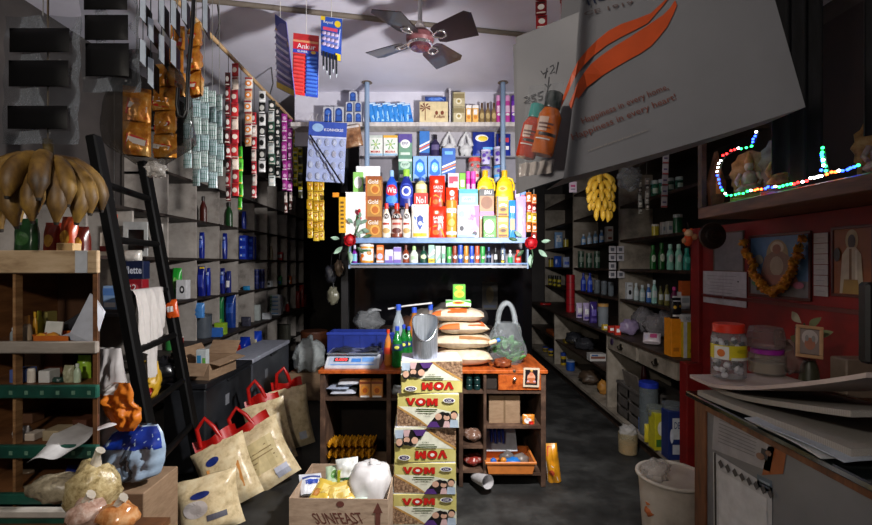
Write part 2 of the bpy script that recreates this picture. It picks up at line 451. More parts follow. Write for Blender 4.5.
# unseen spot added to brighten the display rack
SX, SY, SZ = .52, 1.5, 2.22
t = thing('added_display_spot', 'small black spotlight added out of sight to brighten the display rack', 'lamp', (SX, SY, SZ))
aim = Vector((.06, 3.6, 2.0)) - Vector((SX, SY, SZ))
q = aim.to_track_quat('-Z', 'Y')
b = MB(); b.T = q.to_matrix().to_4x4()
b.lathe([(.03, .07), (.045, .05), (.05, -.03), (.046, -.03), (.04, .0), (.0, .012)], BLACKMETAL(), 18); b.build('housing', t)
b = MB(); b.T = q.to_matrix().to_4x4(); b.lathe([(.0, -.004), (.038, -.004)], EMIT('#ffffff', 40), 18, cap=(False, False)); b.build('lens', t)
b = MB(); b.tube([q @ Vector((0, 0, .06)), (0, -.09, .12), (0, -.09, CEIL - SZ)], .007, BLACKMETAL()); b.build('bracket', t)
lamp('SPOT', 'display_fill_light', Vector((SX, SY, SZ)) + aim.normalized() * .05, SPOT, (1, .98, 1), .035, (.06, 3.6, 2.0), 62, .55)

# ================================================================== ceiling fan
FX, FY, FZ = P(420, 40, 2.5)
t = thing('ceiling_fan', 'dark four bladed ceiling fan hanging from a rod above the shop', 'fan', (FX, FY, FZ))
dk = C('#23161a', .3, .1, coat=.4); sv = C('#d9d4d6', .2, .9)
b = MB(); b.lathe([(.001, -.05), (.05, -.048), (.062, -.035), (.062, -.03)], C('#4a2a33', .2, .1, coat=.6), 28); b.lathe([(.062, -.036), (.07, -.034), (.07, -.022), (.062, -.02)], sv, 28); b.build('hub_cap', t)
b = MB(); b.lathe([(.068, -.025), (.078, -.005), (.078, .02), (.06, .04), (.03, .045)], C('#77484c', .35, .1), 28); b.build('motor', t)
b = MB(); b.lathe([(.042, .04), (.03, .075), (.016, .1), (.014, .105)], C('#e6dcdc', .35), 20); b.build('canopy', t)
b = MB(); b.tube([(0, 0, .09), (0, 0, CEIL - FZ - .002)], .0125, C('#c9c6cc', .3, .3), 12); b.lathe([(.05, CEIL - FZ - .045), (.045, CEIL - FZ - .004), (.02, CEIL - FZ)], C('#e6dcdc', .35), 20); b.build('down_rod', t)
for k, a in enumerate((58, 147, 240, 327)):
    M4 = Matrix.Rotation(R(a), 4, 'Z')
    b = MB(); b.T = M4 @ Matrix.Rotation(R(-14), 4, 'X')
    L0, L1, w0, w1 = .10, .355, .068, .092
    out = [(L0, -w0 * .75), (L0 + .03, -w0), (L1 - .03, -w1), (L1, -w1 * .7), (L1 - .035, w1), (L0 + .03, w0), (L0, w0 * .75)]
    b.poly([(x, y, 0) for x, y in out], dk, .004, (0, 0, 1))
    bo = b.build('blade', t)
    b = MB(); b.T = M4 @ Matrix.Rotation(R(-14), 4, 'X')
    b.tube([(.06, .0, .008), (.1, .012, -.004), (.13, .028, -.006), (.158, .02, -.006), (.165, 0, -.006), (.158, -.02, -.006), (.13, -.028, -.006), (.1, -.012, -.004), (.06, 0, .006)], .006, sv, 8); b.build('blade_bracket', bo)

# ================================================================== display rack with loft
t = thing('display_rack', 'blue railed display rack on two poles full of brightly lit packaged goods', 'shelf', (0, 0, 0))
rail = BLUERAIL(); gy = MIX('grey_board', ['#77747c', '#8b8891'], .7, 6, 6, (1, 1, 1), .05)
xa, xb = P(350, 0, 3.55).x, P(527, 0, 3.55).x
ZS, ZL = 1.705, 1.508
b = MB(); b.box(xa, xb, 3.55, 3.56, ZS - .04, ZS + .004, rail, .003); b.box(xa, xb, 3.56, 3.76, ZS - .03, ZS, gy); b.build('upper_shelf', t)
b = MB(); b.box(xa, xb, 3.55, 3.76, ZL - .012, ZL, rail, .002); b.box(xa, xb, 3.552, 3.565, ZL - .038, ZL - .02, C('#86868c', .35, .5)); b.build('lower_shelf', t)
for px in (367, 503):
    x = P(px, 0, 3.785).x
    b = MB(); b.tube([(x, 3.785, ZL - .04), (x, 3.785, CEIL - .004)], .021, MIX('blue_grey_pole', ['#6f86a4', '#90a6c2'], .4, 9, 5, (1, 1, .3), .04), 14)
    b.lathe([(.045, CEIL - .006), (.04, CEIL)], C('#7d6f63', .8), 14, (x, 3.785, 0)); b.build('pole', t)
for x in (xa - .012, xb):
    b = MB(); b.box(x, x + .012, 3.55, 3.60, ZL - .045, ZS + .004, C('#7d93b0', .4)); b.build('end_bracket', t)
for y0, y1, z in ((3.685, 3.76, 1.967), (3.815, 3.895, 2.203), (3.90, 3.995, 2.438)):
    b = MB(); b.box(xa + .02, xb - .0, y0, y1, z - .012, z, gy); b.box(xa + .02, xb, y1 - .012, y1, ZS, z - .012, gy); b.build('riser', t)
b = MB(); b.box(xa, xb + .05, 3.996, 4.012, ZL - .04, 2.67, MIX('grey_back_panel', ['#8d8a92', '#a19ea6', '#b0adb5'], .6, 3, 6, (1, 1, 1), .03)); b.build('back_panel', t)
b = MB(); b.box(-1.2, .84, 3.82, 4.0, 2.67, 2.705, MIX('loft_edge', ['#a8a09c', '#c7c0bd', '#d8d2cf'], .6, 8, 8, (3, 1, 1), .05)); o = b.build('loft_shelf'); tag(o, 'long pale loft shelf high up under the ceiling above the display rack', 'shelf')

# ================================================================== left wall: cubby shelf
t = thing('cubby_shelf', 'tall grey white shelf of open cubbies along the wall behind the ladder', 'shelf', (0, 0, 0))
gp = GREYPAINT(); dke = MIX('backlit_edge_tone', ['#191412', '#2e2622', '#3b322d'], .6, 9, 8, (1, 1, 1), .1)  # board colour is darkened to give the shelf edges their backlit shade
DIV = [2.2, 2.6, 3.0, 3.4, 3.81, 4.22, 4.63, 5.05, 5.45, 5.80, 6.20, 6.60, 7.0]
ROWZ = [.10, .45, .85, 1.21, 1.55, 1.875, 2.2, 2.52]
for y in DIV:
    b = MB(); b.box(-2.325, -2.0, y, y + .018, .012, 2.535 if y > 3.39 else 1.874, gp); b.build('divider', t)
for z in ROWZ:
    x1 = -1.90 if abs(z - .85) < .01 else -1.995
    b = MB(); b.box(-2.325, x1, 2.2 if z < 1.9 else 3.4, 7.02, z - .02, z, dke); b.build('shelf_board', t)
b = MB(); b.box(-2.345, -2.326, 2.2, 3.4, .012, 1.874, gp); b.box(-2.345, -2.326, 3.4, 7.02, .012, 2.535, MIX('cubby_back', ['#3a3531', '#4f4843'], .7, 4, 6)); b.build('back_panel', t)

# ================================================================== right wall: bottle shelf and counter base
t = thing('bottle_shelf', 'dark tall wall shelf with drawers and ledge on the banana side of the aisle', 'shelf', (0, 0, 0))
rb = MIX('old_brown_board', ['#211813', '#3b2c23', '#544235'], .55, 5, 8, (1, 3, 3), .08); rp = MIX('dirty_cream_paint', ['#4b433a', '#8f8577', '#aaa093'], .6, 6, 9, (1, 1, 1), .08, pos=[.25, .5, .72])
RZ = [1.14, 1.45, 1.75, 2.10, 2.45]
for z in RZ:
    b = MB(); b.box(1.95, 2.29, 3.06, 7.8, z - .025, z, rb); b.build('shelf_board', t)
for y in (4.67, 6.2, 7.75):
    b = MB(); b.box(1.945, 2.29, y, y + .03, .85, 2.7, rp); b.build('upright', t)
b = MB(); b.box(2.29, 2.31, 3.0, 7.8, .0, 2.7, MIX('dark_back_board', ['#171311', '#261f1b'], .6, 5, 6)); b.build('back_panel', t)
b = MB(); b.box(1.66, 2.29, 3.06, 7.8, .83, .85, rb); b.build('ledge', t)
b = MB(); b.box(1.69, 2.29, 4.36, 7.8, .45, .47, rb); b.build('middle_shelf', t)
b = MB(); b.box(1.66, 2.29, 3.06, 7.8, .10, .13, rp); b.box(1.70, 1.72, 3.06, 7.8, 0.003, .10, rb); b.build('base_board', t)
for y in (4.34, 6.2, 7.75):
    b = MB(); b.box(1.68, 2.29, y - .03, y, .13, .83, rp); b.build('lower_divider', t)
for y0, y1 in ((3.07, 3.66), (3.68, 4.30)):
    b = MB(); b.box(1.675, 2.2, y0 + .01, y1 - .01, .70, .825, rp, .003); d = b.build('drawer', t)
    yc = (y0 + y1) / 2
    b = MB(); b.lathe([(.03, 0), (.028, .004), (.01, .006)], C('#3d352a', .35, .8), 14)
    b.tube([(-.045, 0, .006), (-.04, -.012, .014), (0, -.024, .018), (.04, -.012, .014), (.045, 0, .006)], .005, C('#4a4032', .3, .9), 8)
    h = b.build('drawer_pull', d, (1.675, yc, .765)); h.rotation_euler = (R(90), 0, R(-90))
b = MB(); b.lathe([(.001, 0), (.03, 0), (.03, .008), (.001, .01)], C('#3a2a4a', .4), 16); o = b.build('round_sticker', t, (1.674, 4.18, .78), (R(90), 0, R(-90)))

# ---- red cabinet beside the till counter, shrine shelf above
t = thing('red_cabinet', 'glossy red cabinet side with sacred pictures above the till counter', 'cabinet', (0, 0, 0))
rd = REDPAINT()
b = MB(); b.box(1.76, 2.30, 1.0, 2.97, .003, 1.735, rd); b.build('body', t)
b = MB(); b.box(1.66, 1.76, 2.93, 3.02, .003, .85, rd, .004); b.box(1.735, 1.765, 2.93, 3.02, .851, 1.735, rd, .004); b.build('corner_post', t)
b = MB(); b.box(1.752, 1.76, 1.0, 2.93, 1.29, 1.31, C('#5a1410', .4)); b.build('rail', t)
t = thing('shrine_shelf', 'brown wooden shelf holding the idols and coloured lights above the red cabinet', 'shelf', (0, 0, 0))
wd = MIX('warm_brown_wood', ['#3d2315', '#5f3a22', '#7c5233'], .5, 5, 8, (6, 1, 6), .08)
b = MB(); b.box(1.43, 2.30, .9, 2.42, 1.74, 1.80, wd, .004); b.build('board', t)
b = MB(); b.box(2.29, 2.31, .9, 2.97, 1.80, 2.9, MIX('shrine_back', ['#120b09', '#21140f'], .6, 5, 6)); b.build('back_panel', t)
b = MB(); b.box(1.43, 1.455, 2.385, 2.42, 1.80, 2.9, DARKWOOD()); b.build('corner_post', t)

# ================================================================== dark glazed cupboard in the back room
t = thing('black_cupboard', 'black glossy cupboard in the dark passage below the display rack', 'cupboard', (0, 4.95, 0))
b = MB(); b.box(-.85, 1.1, 0, .4, .003, 1.75, C('#0b0b0d', .18)); b.build('body', t)
b = MB(); b.box(-.05, 1.0, -.012, 0, .2, 1.68, C('#101014', .12)); b.build('door', t)
b = MB(); b.box(-.8, -.07, -.012, 0, .2, 1.68, C('#101014', .12)); b.build('door', t)
b = MB(); b.box(.55, .72, -.016, -.0125, 1.0, 1.3, C('#26231c', .5)); decals(b, lambda u, v, e: (.635 + u * .17, -.016 - e, 1.0 + v * .3), [('e', 0, .55, .5, .6, C('#4a3d16', .5)), ('r', 0, .12, .8, .1, C('#1c2a44', .5))]); b.build('poster', t)
random.seed(11)
# ================================================================== goods on the display rack
W = C('#f0efee', .5); RED = C('#d8281c', .4); BLU = C('#1a3fb0', .4); DBL = C('#15206a', .4); ORG = C('#f07a1c', .4); YEL = C('#f2cf2a', .4)
GRN = C('#3a9a3c', .4); LBL = C('#6fb4ea', .4); LGN = C('#a9d65a', .4); PNK = C('#e79ac0', .4); PUR = C('#6a3aa8', .4); LIL = C('#c9b2e2', .4); BRN = C('#7a4420', .5); BLK = C('#15151a', .4); GLD = C('#d8a550', .45); CRM = C('#efe3b8', .5); TEA = C('#4fb7b0', .4); MAG = C('#d0309a', .4); GRY = C('#9a9aa2', .5)
SH = 'on the bright display rack'
YF = 3.565
zb = ZS + .005
# --- front row on the upper shelf
carton('white_carton', 'tall white carton with a flower print behind the rose, display rack front row', 'carton', 345, 366, 192, 238, YF, '#eef0ee',
       [('p', [(.05, .2), (.12, .45), (.08, .62), (.0, .4)], GRN), ('e', .1, .55, .22, .1, C('#e05a7a')), ('e', .2, .42, .2, .08, C('#d04a6a')), ('p', [(-.1, .05), (.15, .3), (.2, .28), (0, .02)], C('#2e5a30'))], d=.1, zb=zb)
for k, (yt, yb) in enumerate(((216.5, 238), (196, 216.5), (176, 196))):
    carton('biscuit_carton', 'golden biscuit carton, %s of the stack of three by the white carton' % ('lowest', 'middle one', 'topmost')[k], 'carton', 365.5, 381.5, yt, yb, YF, '#b07c38',
           [('r', 0, .9, 1, .2, C('#8f4a1c')), ('r', -.44, .5, .1, 1, C('#b9652a')), ('e', .1, .36, .6, .5, C('#d8a048')), ('e', .1, .34, .42, .34, C('#b8641c')), ('t', 'Gold', -.02, .72, .62, .2, W)], d=.1,
           zb=zb + k * 20.5 * YF / F if k else zb, group='golden biscuit cartons')
for k, (x0, x1, c1, c2, lb) in enumerate(((382, 390.5, '#e8dcc8', '#d8261c', 'cream'), (391, 402, '#7a3a2a', '#d8281c', 'brown'), (402.5, 410.5, '#e9e0d0', '#a05040', 'pale'))):
    bottle('drink_bottle', '%s drink bottle with white printed sleeve in the front row of three bottles' % lb, 'bottle', x0, x1, 203, 238, YF, c1, c2,
           [('e', 0, .62, .5, .16, BLK if k == 1 else C('#3a2a2a')), ('t', 'Ni', 0, .62, .3, .09, W), ('e', 0, .2, .6, .16, C('#c9a060') if k != 1 else C('#5a2018')), ('r', 0, .4, .5, .06, C('#b03a2a'))], 'round', lab=(.12, .7, C('#efece6') if k != 1 else C('#c9b4aa')), zb=zb)
pouch('detergent_pouch', 'blue and white detergent pouch with dark teardrop, front row beside the red pouch', 'pouch', 411.5, 428.5, 204, 238, YF, '#eeeae0',
      [('p', [(-.36, .62), (-.34, .95), (.34, .95), (.36, .6), (.2, .42), (0, .32), (-.2, .42)], C('#2f6fd0')), ('t', 'Nestum', 0, .8, .62, .1, W), ('p', [(-.18, .6), (0, .68), (.18, .6), (.16, .36), (0, .22), (-.16, .36)], C('#1a3f9a')), ('e', .02, .42, .24, .12, W), ('r', 0, .08, .8, .1, C('#e9c23a'))], t=.05, zb=zb)
def red_pouch(x0, x1, yt, yb, Y, lab, zb):
    return pouch('spice_pouch', lab, 'pouch', x0, x1, yt, yb, Y, '#cf2c10',
      [('e', -.05, .8, .34, .16, C('#ef6a40')), ('e', -.05, .8, .18, .09, W), ('t', 'SABZI', .05, .62, .6, .09, W), ('t', 'MASALA', .08, .5, .55, .08, W), ('p', [(-.5, .02), (-.45, .3), (-.1, .4), (.3, .25), (.42, .02)], C('#e8a33a')), ('e', -.1, .16, .4, .16, C('#d8702a'))], t=.05, zb=zb, group='red spice pouches')
red_pouch(429, 446, 206, 238, YF, 'red spice pouch in the front row between the blue pouch and the orange jar', zb)
bottle('orange_jar', 'orange drink powder jar with orange lid in the front row of the display', 'jar', 446, 457, 200, 238, YF, '#f3a64a', '#e98a2a',
       [('e', 0, .42, .7, .3, C('#f5911e')), ('e', .0, .40, .46, .18, C('#ffc062')), ('r', 0, .72, .7, .12, W), ('t', 'Tang', 0, .72, .55, .08, C('#d85a1c')), ('r', 0, .12, .8, .08, W)], 'tub', .18, zb=zb, ry=1)
carton('diaper_pack', 'white nappy carton with a pink and violet wave in the front row', 'pack', 457.5, 479, 205, 238, YF, '#cfd6e2',
       [('p', [(-.05, .5), (.1, .98), (.5, .98), (.5, .3), (.35, .18), (.12, .22)], C('#d99ad0')), ('p', [(.28, .98), (.5, .98), (.5, .3), (.38, .4)], C('#b46ac4')), ('t', 'Snugg', .18, .62, .32, .16, C('#4a3aa8'), 1.35), ('e', -.3, .28, .2, .16, C('#2c2c38')), ('e', .3, .12, .24, .14, C('#3a3a4a')), ('e', -.3, .72, .3, .2, LBL), ('r', -.1, .05, .8, .08, LBL)], d=.1, zb=zb)
carton('soap_carton', 'green and white soap carton with a white coconut print, front row', 'carton', 483.5, 496, 215.5, 238, YF, '#5aa845',
       [('e', -.05, .5, .8, .62, W), ('e', -.02, .46, .56, .4, C('#dbe6d8')), ('r', 0, .92, 1, .12, C('#2f7a3a')), ('t', 'Coco', 0, .1, .7, .12, W)], d=.06, zb=zb)
carton('coffee_pack', 'brown coffee pack with a black band standing behind the green soap carton', 'pack', 479.5, 494, 189, 238, YF + .065, '#b58a68',
       [('r', 0, .93, 1, .14, BLK), ('t', 'BRU', .1, .93, .5, .08, W), ('e', 0, .72, .8, .26, C('#8a5a3c')), ('r', 0, .49, 1, .1, MAG), ('r', 0, .41, .9, .05, W)], d=.05, zb=zb)
for k, (yt, yb) in enumerate(((217, 238), (196, 217))):
    carton('noodle_carton', 'yellow burger print carton, %s of two stacked near the bright blue pouch' % ('lower', 'upper')[k], 'carton', 496.5, 508.5, yt, yb, YF, '#d8a834',
           [('r', -.4, .5, .14, 1, BLK), ('r', .05, .86, .76, .2, C('#f5e28a')), ('e', .05, .52, .66, .22, W), ('e', .05, .36, .7, .34, C('#c98a38')), ('e', .05, .34, .5, .16, C('#5a3a1c')), ('r', .05, .1, .7, .1, BRN)], d=.08, zb=zb + k * 21 * YF / F, group='yellow burger print cartons')
pouch('blue_pouch', 'bright blue pouch with a beige picture near the end of the front row', 'pouch', 509, 516, 200, 238, YF, '#2f8fe0', [('r', 0, .35, .7, .3, C('#cdb08a')), ('r', 0, .75, .6, .18, W)], t=.03, zb=zb)
pouch('lilac_pouch', 'lilac pouch with a fold of paper at the end of the front row', 'pouch', 516.5, 526.5, 196, 238, YF, '#c4aede', [('p', [(-.4, .1), (.35, .35), (.3, .05)], C('#b89a7a')), ('p', [(-.4, .35), (.4, .3), (.0, .2)], C('#d6c2a0'))], t=.04, zb=zb)
# --- second row
Y2 = 3.69; z2 = 1.968
carton('green_white_pack', 'green and white pack with a pale leaf, on the riser above the tall white carton', 'pack', 353, 363, 172, 207, Y2, '#8fce6a', [('e', 0, .7, .8, .34, W), ('r', 0, .28, 1, .3, C('#d8efc8'))], d=.025, zb=z2)
carton('white_blue_box', 'white box with a dark blue pattern standing behind the golden cartons', 'box', 356, 380, 166, 207, Y2 + .03, '#eceef2', [('r', -.1, .42, .3, .3, C('#2c3f8a')), ('r', .12, .4, .2, .24, C('#4a60a8')), ('t', 'UV', -.1, .42, .2, .2, W)], d=.03, zb=z2)
bottle('cleaner_bottle', 'blue cleaner bottle with a pale blue cap and a red and white label', 'bottle', 385, 398, 170, 207, Y2, '#1f55c8', '#9cc8ee', [('e', 0, .46, .8, .3, C('#d81f2c')), ('t', 'Wiz', 0, .46, .6, .15, W), ('e', 0, .2, .7, .2, C('#3f8fe0'))], 'taper', .16, .3, zb=z2, ry=.45)
bottle('conditioner_bottle', 'dark blue bottle with a lime green cap and a round white emblem', 'bottle', 399.5, 413, 169, 207, Y2, '#1b2a8c', '#9cd648', [('e', 0, .42, .8, .42, C('#3f58c8')), ('e', 0, .42, .5, .26, W), ('e', 0, .42, .3, .16, C('#2a48b8'))], 'round', .18, .45, zb=z2, ry=.45)
carton('red_soap_box', 'small red box lettered in white under the little oil bottle', 'box', 414, 428, 193, 207, Y2, '#d8342a', [('t', 'No1', 0, .5, .66, .5, W)], d=.05, zb=z2)
bottle('oil_bottle', 'small yellow oil bottle with a blue cap standing on the red box', 'bottle', 415, 427, 177, 193, Y2 + .004, '#cfc98a', '#3a62b8', [('r', 0, .4, .6, .3, C('#e8e4c0'))], 'round', .2, .4, zb=z2 + 14 * Y2 / F, ry=.6)
red_pouch(429.5, 445, 175, 207, Y2, 'red spice pouch on the riser directly above the front red pouch', z2)
pouch('red_refill_pouch', 'short red refill pouch standing behind the orange jar', 'pouch', 446, 458, 187, 207, Y2, '#e2401c', [('e', 0, .7, .4, .3, W), ('p', [(-.5, 0), (-.4, .34), (.2, .4), (.45, 0)], C('#e8a84a'))], t=.04, zb=z2)
carton('blue_tub_pack', 'pale blue wipes pack with a teal top behind the nappy carton', 'pack', 459, 478, 189, 207, Y2, '#8fc2ea', [('r', 0, .88, 1, .24, C('#3aa8b8')), ('r', 0, .42, .7, .3, C('#c3e0f5')), ('t', 'WIPES', 0, .42, .5, .16, C('#2a62a8'))], d=.05, zb=z2)
carton('pink_pack', 'pink and white pack with a red mark behind the red refill pouch', 'pack', 448, 459, 173, 207, Y2 + .055, '#ecc8d6', [('r', 0, .8, .8, .2, C('#d83a5a')), ('r', .2, .6, .4, .3, W)], d=.03, zb=z2)
carton('lime_pack', 'narrow lime green pack beside the pink pack', 'pack', 459.5, 465.5, 173, 207, Y2 + .055, '#7cc832', [('r', 0, .7, .6, .2, W)], d=.03, zb=z2)
for k, (x0, x1) in enumerate(((466, 470.5), (471, 476))):
    bottle('deodorant_can', ('first', 'second')[k] + ' of two magenta deodorant cans left of the yellow jugs', 'can', x0, x1, 171, 207, Y2 + .055, '#cc2aa2', '#e060c0', [('r', 0, .5, .5, .3, C('#e9a8d8'))], 'cyl', .2, .9, zb=z2, ry=1, group='magenta deodorant cans')
for k, (x0, x1) in enumerate(((476, 495), (495.5, 514.5))):
    o = bottle('yellow_jug', ('first', 'second')[k] + ' yellow liquid soap jug with moulded handle, counted from the magenta cans', 'jug', x0, x1, 170, 207, Y2 - .002, '#eec91c', '#e8b818', [('e', -.1, .5, .4, .16, C('#f5e070')), ('e', -.1, .5, .22, .08, C('#c98a18'))], 'taper', .14, .28, zb=z2, ry=.34, group='yellow soap jugs')
    h = 37 * Y2 / F; r = (x1 - x0) / 2 * Y2 / F
    b = MB(); b.tube([(r * .35, 0, h * .8), (r * .8, 0, h * .76), (r * 1.0, 0, h * .6), (r * .96, 0, h * .45)], .009, C('#eec91c', .3), 8); b.build('handle', o)
carton('violet_white_pack', 'violet and white pack on the riser at the end above the lilac pouch', 'pack', 515, 520, 190, 207, Y2, '#b9a2dc', [('r', 0, .6, .7, .4, W)], d=.04, zb=z2)
carton('blue_end_pack', 'small blue pack on the riser at the very end of the second row', 'pack', 520.5, 526, 191, 207, Y2, '#7aa4e0', [('r', 0, .6, .7, .3, C('#e06a8a'))], d=.04, zb=z2)
# --- third row
Y3 = 3.825; z3 = 2.204
carton('green_tall_box', 'tall box, violet at the top and green below, beside the twin blue packs', 'box', 398.5, 412, 155, 182, Y3, '#5f8f7c', [('r', 0, .8, 1, .1, C('#cfe3d8')), ('e', 0, .62, .74, .3, C('#b7d4c5')), ('t', 'ayur', 0, .62, .5, .12, C('#2a5a48')), ('r', 0, .2, .8, .12, W)], d=.06, zb=z3)
for k, (x0, x1) in enumerate(((413, 427), (428, 441.5))):
    carton('soap_powder_box', ('first', 'second')[k] + ' of two pale blue washing powder boxes with a blue drop, third row', 'box', x0, x1, 156, 182, Y3, '#86b2e2', [('p', [(-.4, .3), (-.3, .75), (0, .9), (.3, .75), (.4, .3), (0, .12)], C('#1f6fd8')), ('e', 0, .55, .5, .4, C('#7fd0ff')), ('t', 'Rin', 0, .55, .36, .2, W), ('r', 0, .05, .9, .1, C('#2f58b8'))], d=.06, zb=z3, group='pale blue powder boxes')
carton('toothpaste_box', 'tall blue box with orange and white stripes in the third row under the white bags', 'box', 442, 455.5, 148, 182, Y3, '#2f62b8', [('p', [(-.5, .45), (.5, .62), (.5, .56), (-.5, .39)], W), ('p', [(-.5, .36), (.5, .53), (.5, .48), (-.5, .31)], C('#e07a3a')), ('p', [(-.5, .27), (.5, .44), (.5, .4), (-.5, .23)], W), ('r', 0, .1, 1, .2, C('#9ab4dc')), ('r', 0, .85, .6, .1, LBL)], d=.06, zb=z3)
b = bottle('sweet_jar', 'clear jar of red sweets with a red lid in the third row', 'jar', 469, 481, 157, 182, Y3, FILM('#e8e0e0', .25), '#d0433a', [], 'tub', .16, zb=z3, ry=1, liquid='#e8d0cc')
for k, (u, z) in enumerate(((-.022, .06), (.018, .05), (0, .1), (-.02, .14), (.025, .13))):
    bb = MB(); bb.blob((u, -.042, z), (.016, .008, .016), C('#c22a2a', .35), 0, nu=10, nv=6); bb.build('sweet', b)
for k, (x0, x1, yt, yb, dc, lb) in enumerate(((481.5, 491, 149, 166, '#5a3aa0', 'clear jar with a violet spotted print, standing on the blue lidded jar'), (494.5, 506.5, 146, 165, '#4a2a90', 'clear jar with violet spots, topmost by the rack pole'))):
    yy = Y3 + (.0 if k == 0 else .0)
    bottle('spotted_jar', lb, 'jar', x0, x1, yt, yb, yy + .0, FILM('#d8d4ee', .4), '#c9c4e0', [('e', -.15, .6, .3, .26, C(dc)), ('e', .2, .4, .26, .22, C(dc)), ('e', .05, .76, .2, .16, C(dc)), ('e', -.2, .25, .2, .16, C(dc))], 'tub', .12, zb=z3 + 17 * Y3 / F, ry=.8, liquid='#e4e2ee')
bottle('blue_band_jar', 'clear jar with a blue band and violet dots beneath the topmost spotted jar', 'jar', 494.5, 506.5, 165, 182, Y3, FILM('#cfe0f2', .4), '#3a8ad8', [('r', 0, .35, .9, .16, C('#4aa0e4')), ('e', -.1, .66, .2, .2, C('#4a2a90')), ('e', .2, .62, .2, .2, C('#4a2a90'))], 'tub', .14, zb=z3, ry=.8, liquid='#d8e4f2')
bottle('violet_jar', 'clear jar with a violet lid beneath the violet spotted jar', 'jar', 481.5, 491, 166, 182, Y3, FILM('#d8d0ea', .4), '#4a3a98', [('e', 0, .5, .4, .4, C('#8a80b8'))], 'tub', .16, zb=z3, ry=.8, liquid='#c9c4dc')
# --- top row
Y4 = 3.91; z4 = 2.439
for k, (x0, x1) in enumerate(((369, 382.5), (383.5, 397.5))):
    carton('herbal_box', ('first', 'second')[k] + ' of two white boxes with a green star flower on the top riser', 'box', x0, x1, 135.5, 156, Y4, '#e8ebe6',
        [('e', 0, .56, .2, .16, C('#d8e29a'))] + [('p', [(.0, .56), (.32 * math.cos(a), .56 + .26 * math.sin(a)), (.36 * math.cos(a + .25), .56 + .28 * math.sin(a + .25))], C('#5aa04a')) for a in [i * PI / 3 for i in range(6)]] +
        [('t', 'MEDIKA', 0, .2, .7, .11, RED), ('r', 0, .94, 1, .12, C('#e8b03a' if k else '#c9d2cc')), ('r', 0, .06, 1, .1, C('#9cc0dc'))], d=.07, zb=z4, group='white star flower boxes')
carton('violet_green_box', 'violet and green box lettered ayur on the top riser', 'box', 398.5, 412, 134, 156, Y4, '#6f9c84', [('r', 0, .8, 1, .4, C('#5a4a9a')), ('e', 0, .55, .72, .4, W), ('t', 'ayur', 0, .55, .5, .18, C('#4a4a8a')), ('r', 0, .1, .7, .12, C('#d8e8dc'))], d=.07, zb=z4)
carton('striped_blue_box', 'blue box with slanting white and red stripes on the top riser', 'box', 419.5, 429.5, 131, 156, Y4, '#2f72c0', [('p', [(-.5, .42), (.5, .62), (.5, .54), (-.5, .34)], W), ('p', [(-.5, .3), (.5, .5), (.5, .44), (-.5, .24)], C('#e06a3a')), ('p', [(-.5, .2), (.5, .4), (.5, .34), (-.5, .14)], W), ('r', 0, .06, 1, .12, DBL)], d=.06, zb=z4)
bottle('dark_bottle', 'dark violet bottle with a black cap beside the striped blue box', 'bottle', 430.5, 440, 134, 156, Y4, '#2a2348', '#15121c', [('r', 0, .4, .6, .24, C('#5a507c'))], 'round', .2, .36, zb=z4, ry=.6)
for k, x in enumerate((449, 466)):
    p = P(x, 157, Y4 + .035); b = MB(); pl = FILM('#f2f2f4', .55, .3, .5)
    b.blob((0, 0, .06), (.058, .033, .062), pl, .16, 30 + k, 4, flat=.0)
    for s_ in (-1, 1): b.tube([(s_ * .045, 0, .09), (s_ * .03, 0, .15), (s_ * .008, 0, .20), (s_ * -.004, 0, .222)], [.028, .02, .01, .004], pl, 8)
    o = b.build('knotted_bag', loc=p); tag(o, ('first', 'second')[k] + ' knotted white plastic bag with peaked handles, counted from the striped blue box', 'bag', 'peaked white plastic bags')
    b = MB(); b.blob((0, 0, .045), (.05, .02, .042), C('#3f4a48' if k else '#d8d2c8', .8), .2, 40 + k, 4, flat=.004); b.build('contents', o)
pouch('sanitary_pack', 'navy blue pack with a yellow and white swirl lying at the top of the display', 'pack', 473, 495, 131, 156, Y4, '#1a2f8a', [('e', -.1, .72, .6, .3, W), ('e', -.05, .7, .44, .22, C('#e8cc3a')), ('r', .2, .3, .5, .1, C('#6fb4ea')), ('r', 0, .05, 1, .1, C('#2f4fb8'))], t=.06, zb=z4)
pouch('navy_pack', 'small navy pack beside the swirl pack at the top end of the display', 'pack', 497, 511, 133, 156, Y4, '#1f2f90', [('r', 0, .7, .7, .2, C('#c83a4a')), ('r', 0, .35, .7, .16, W)], t=.05, zb=z4)
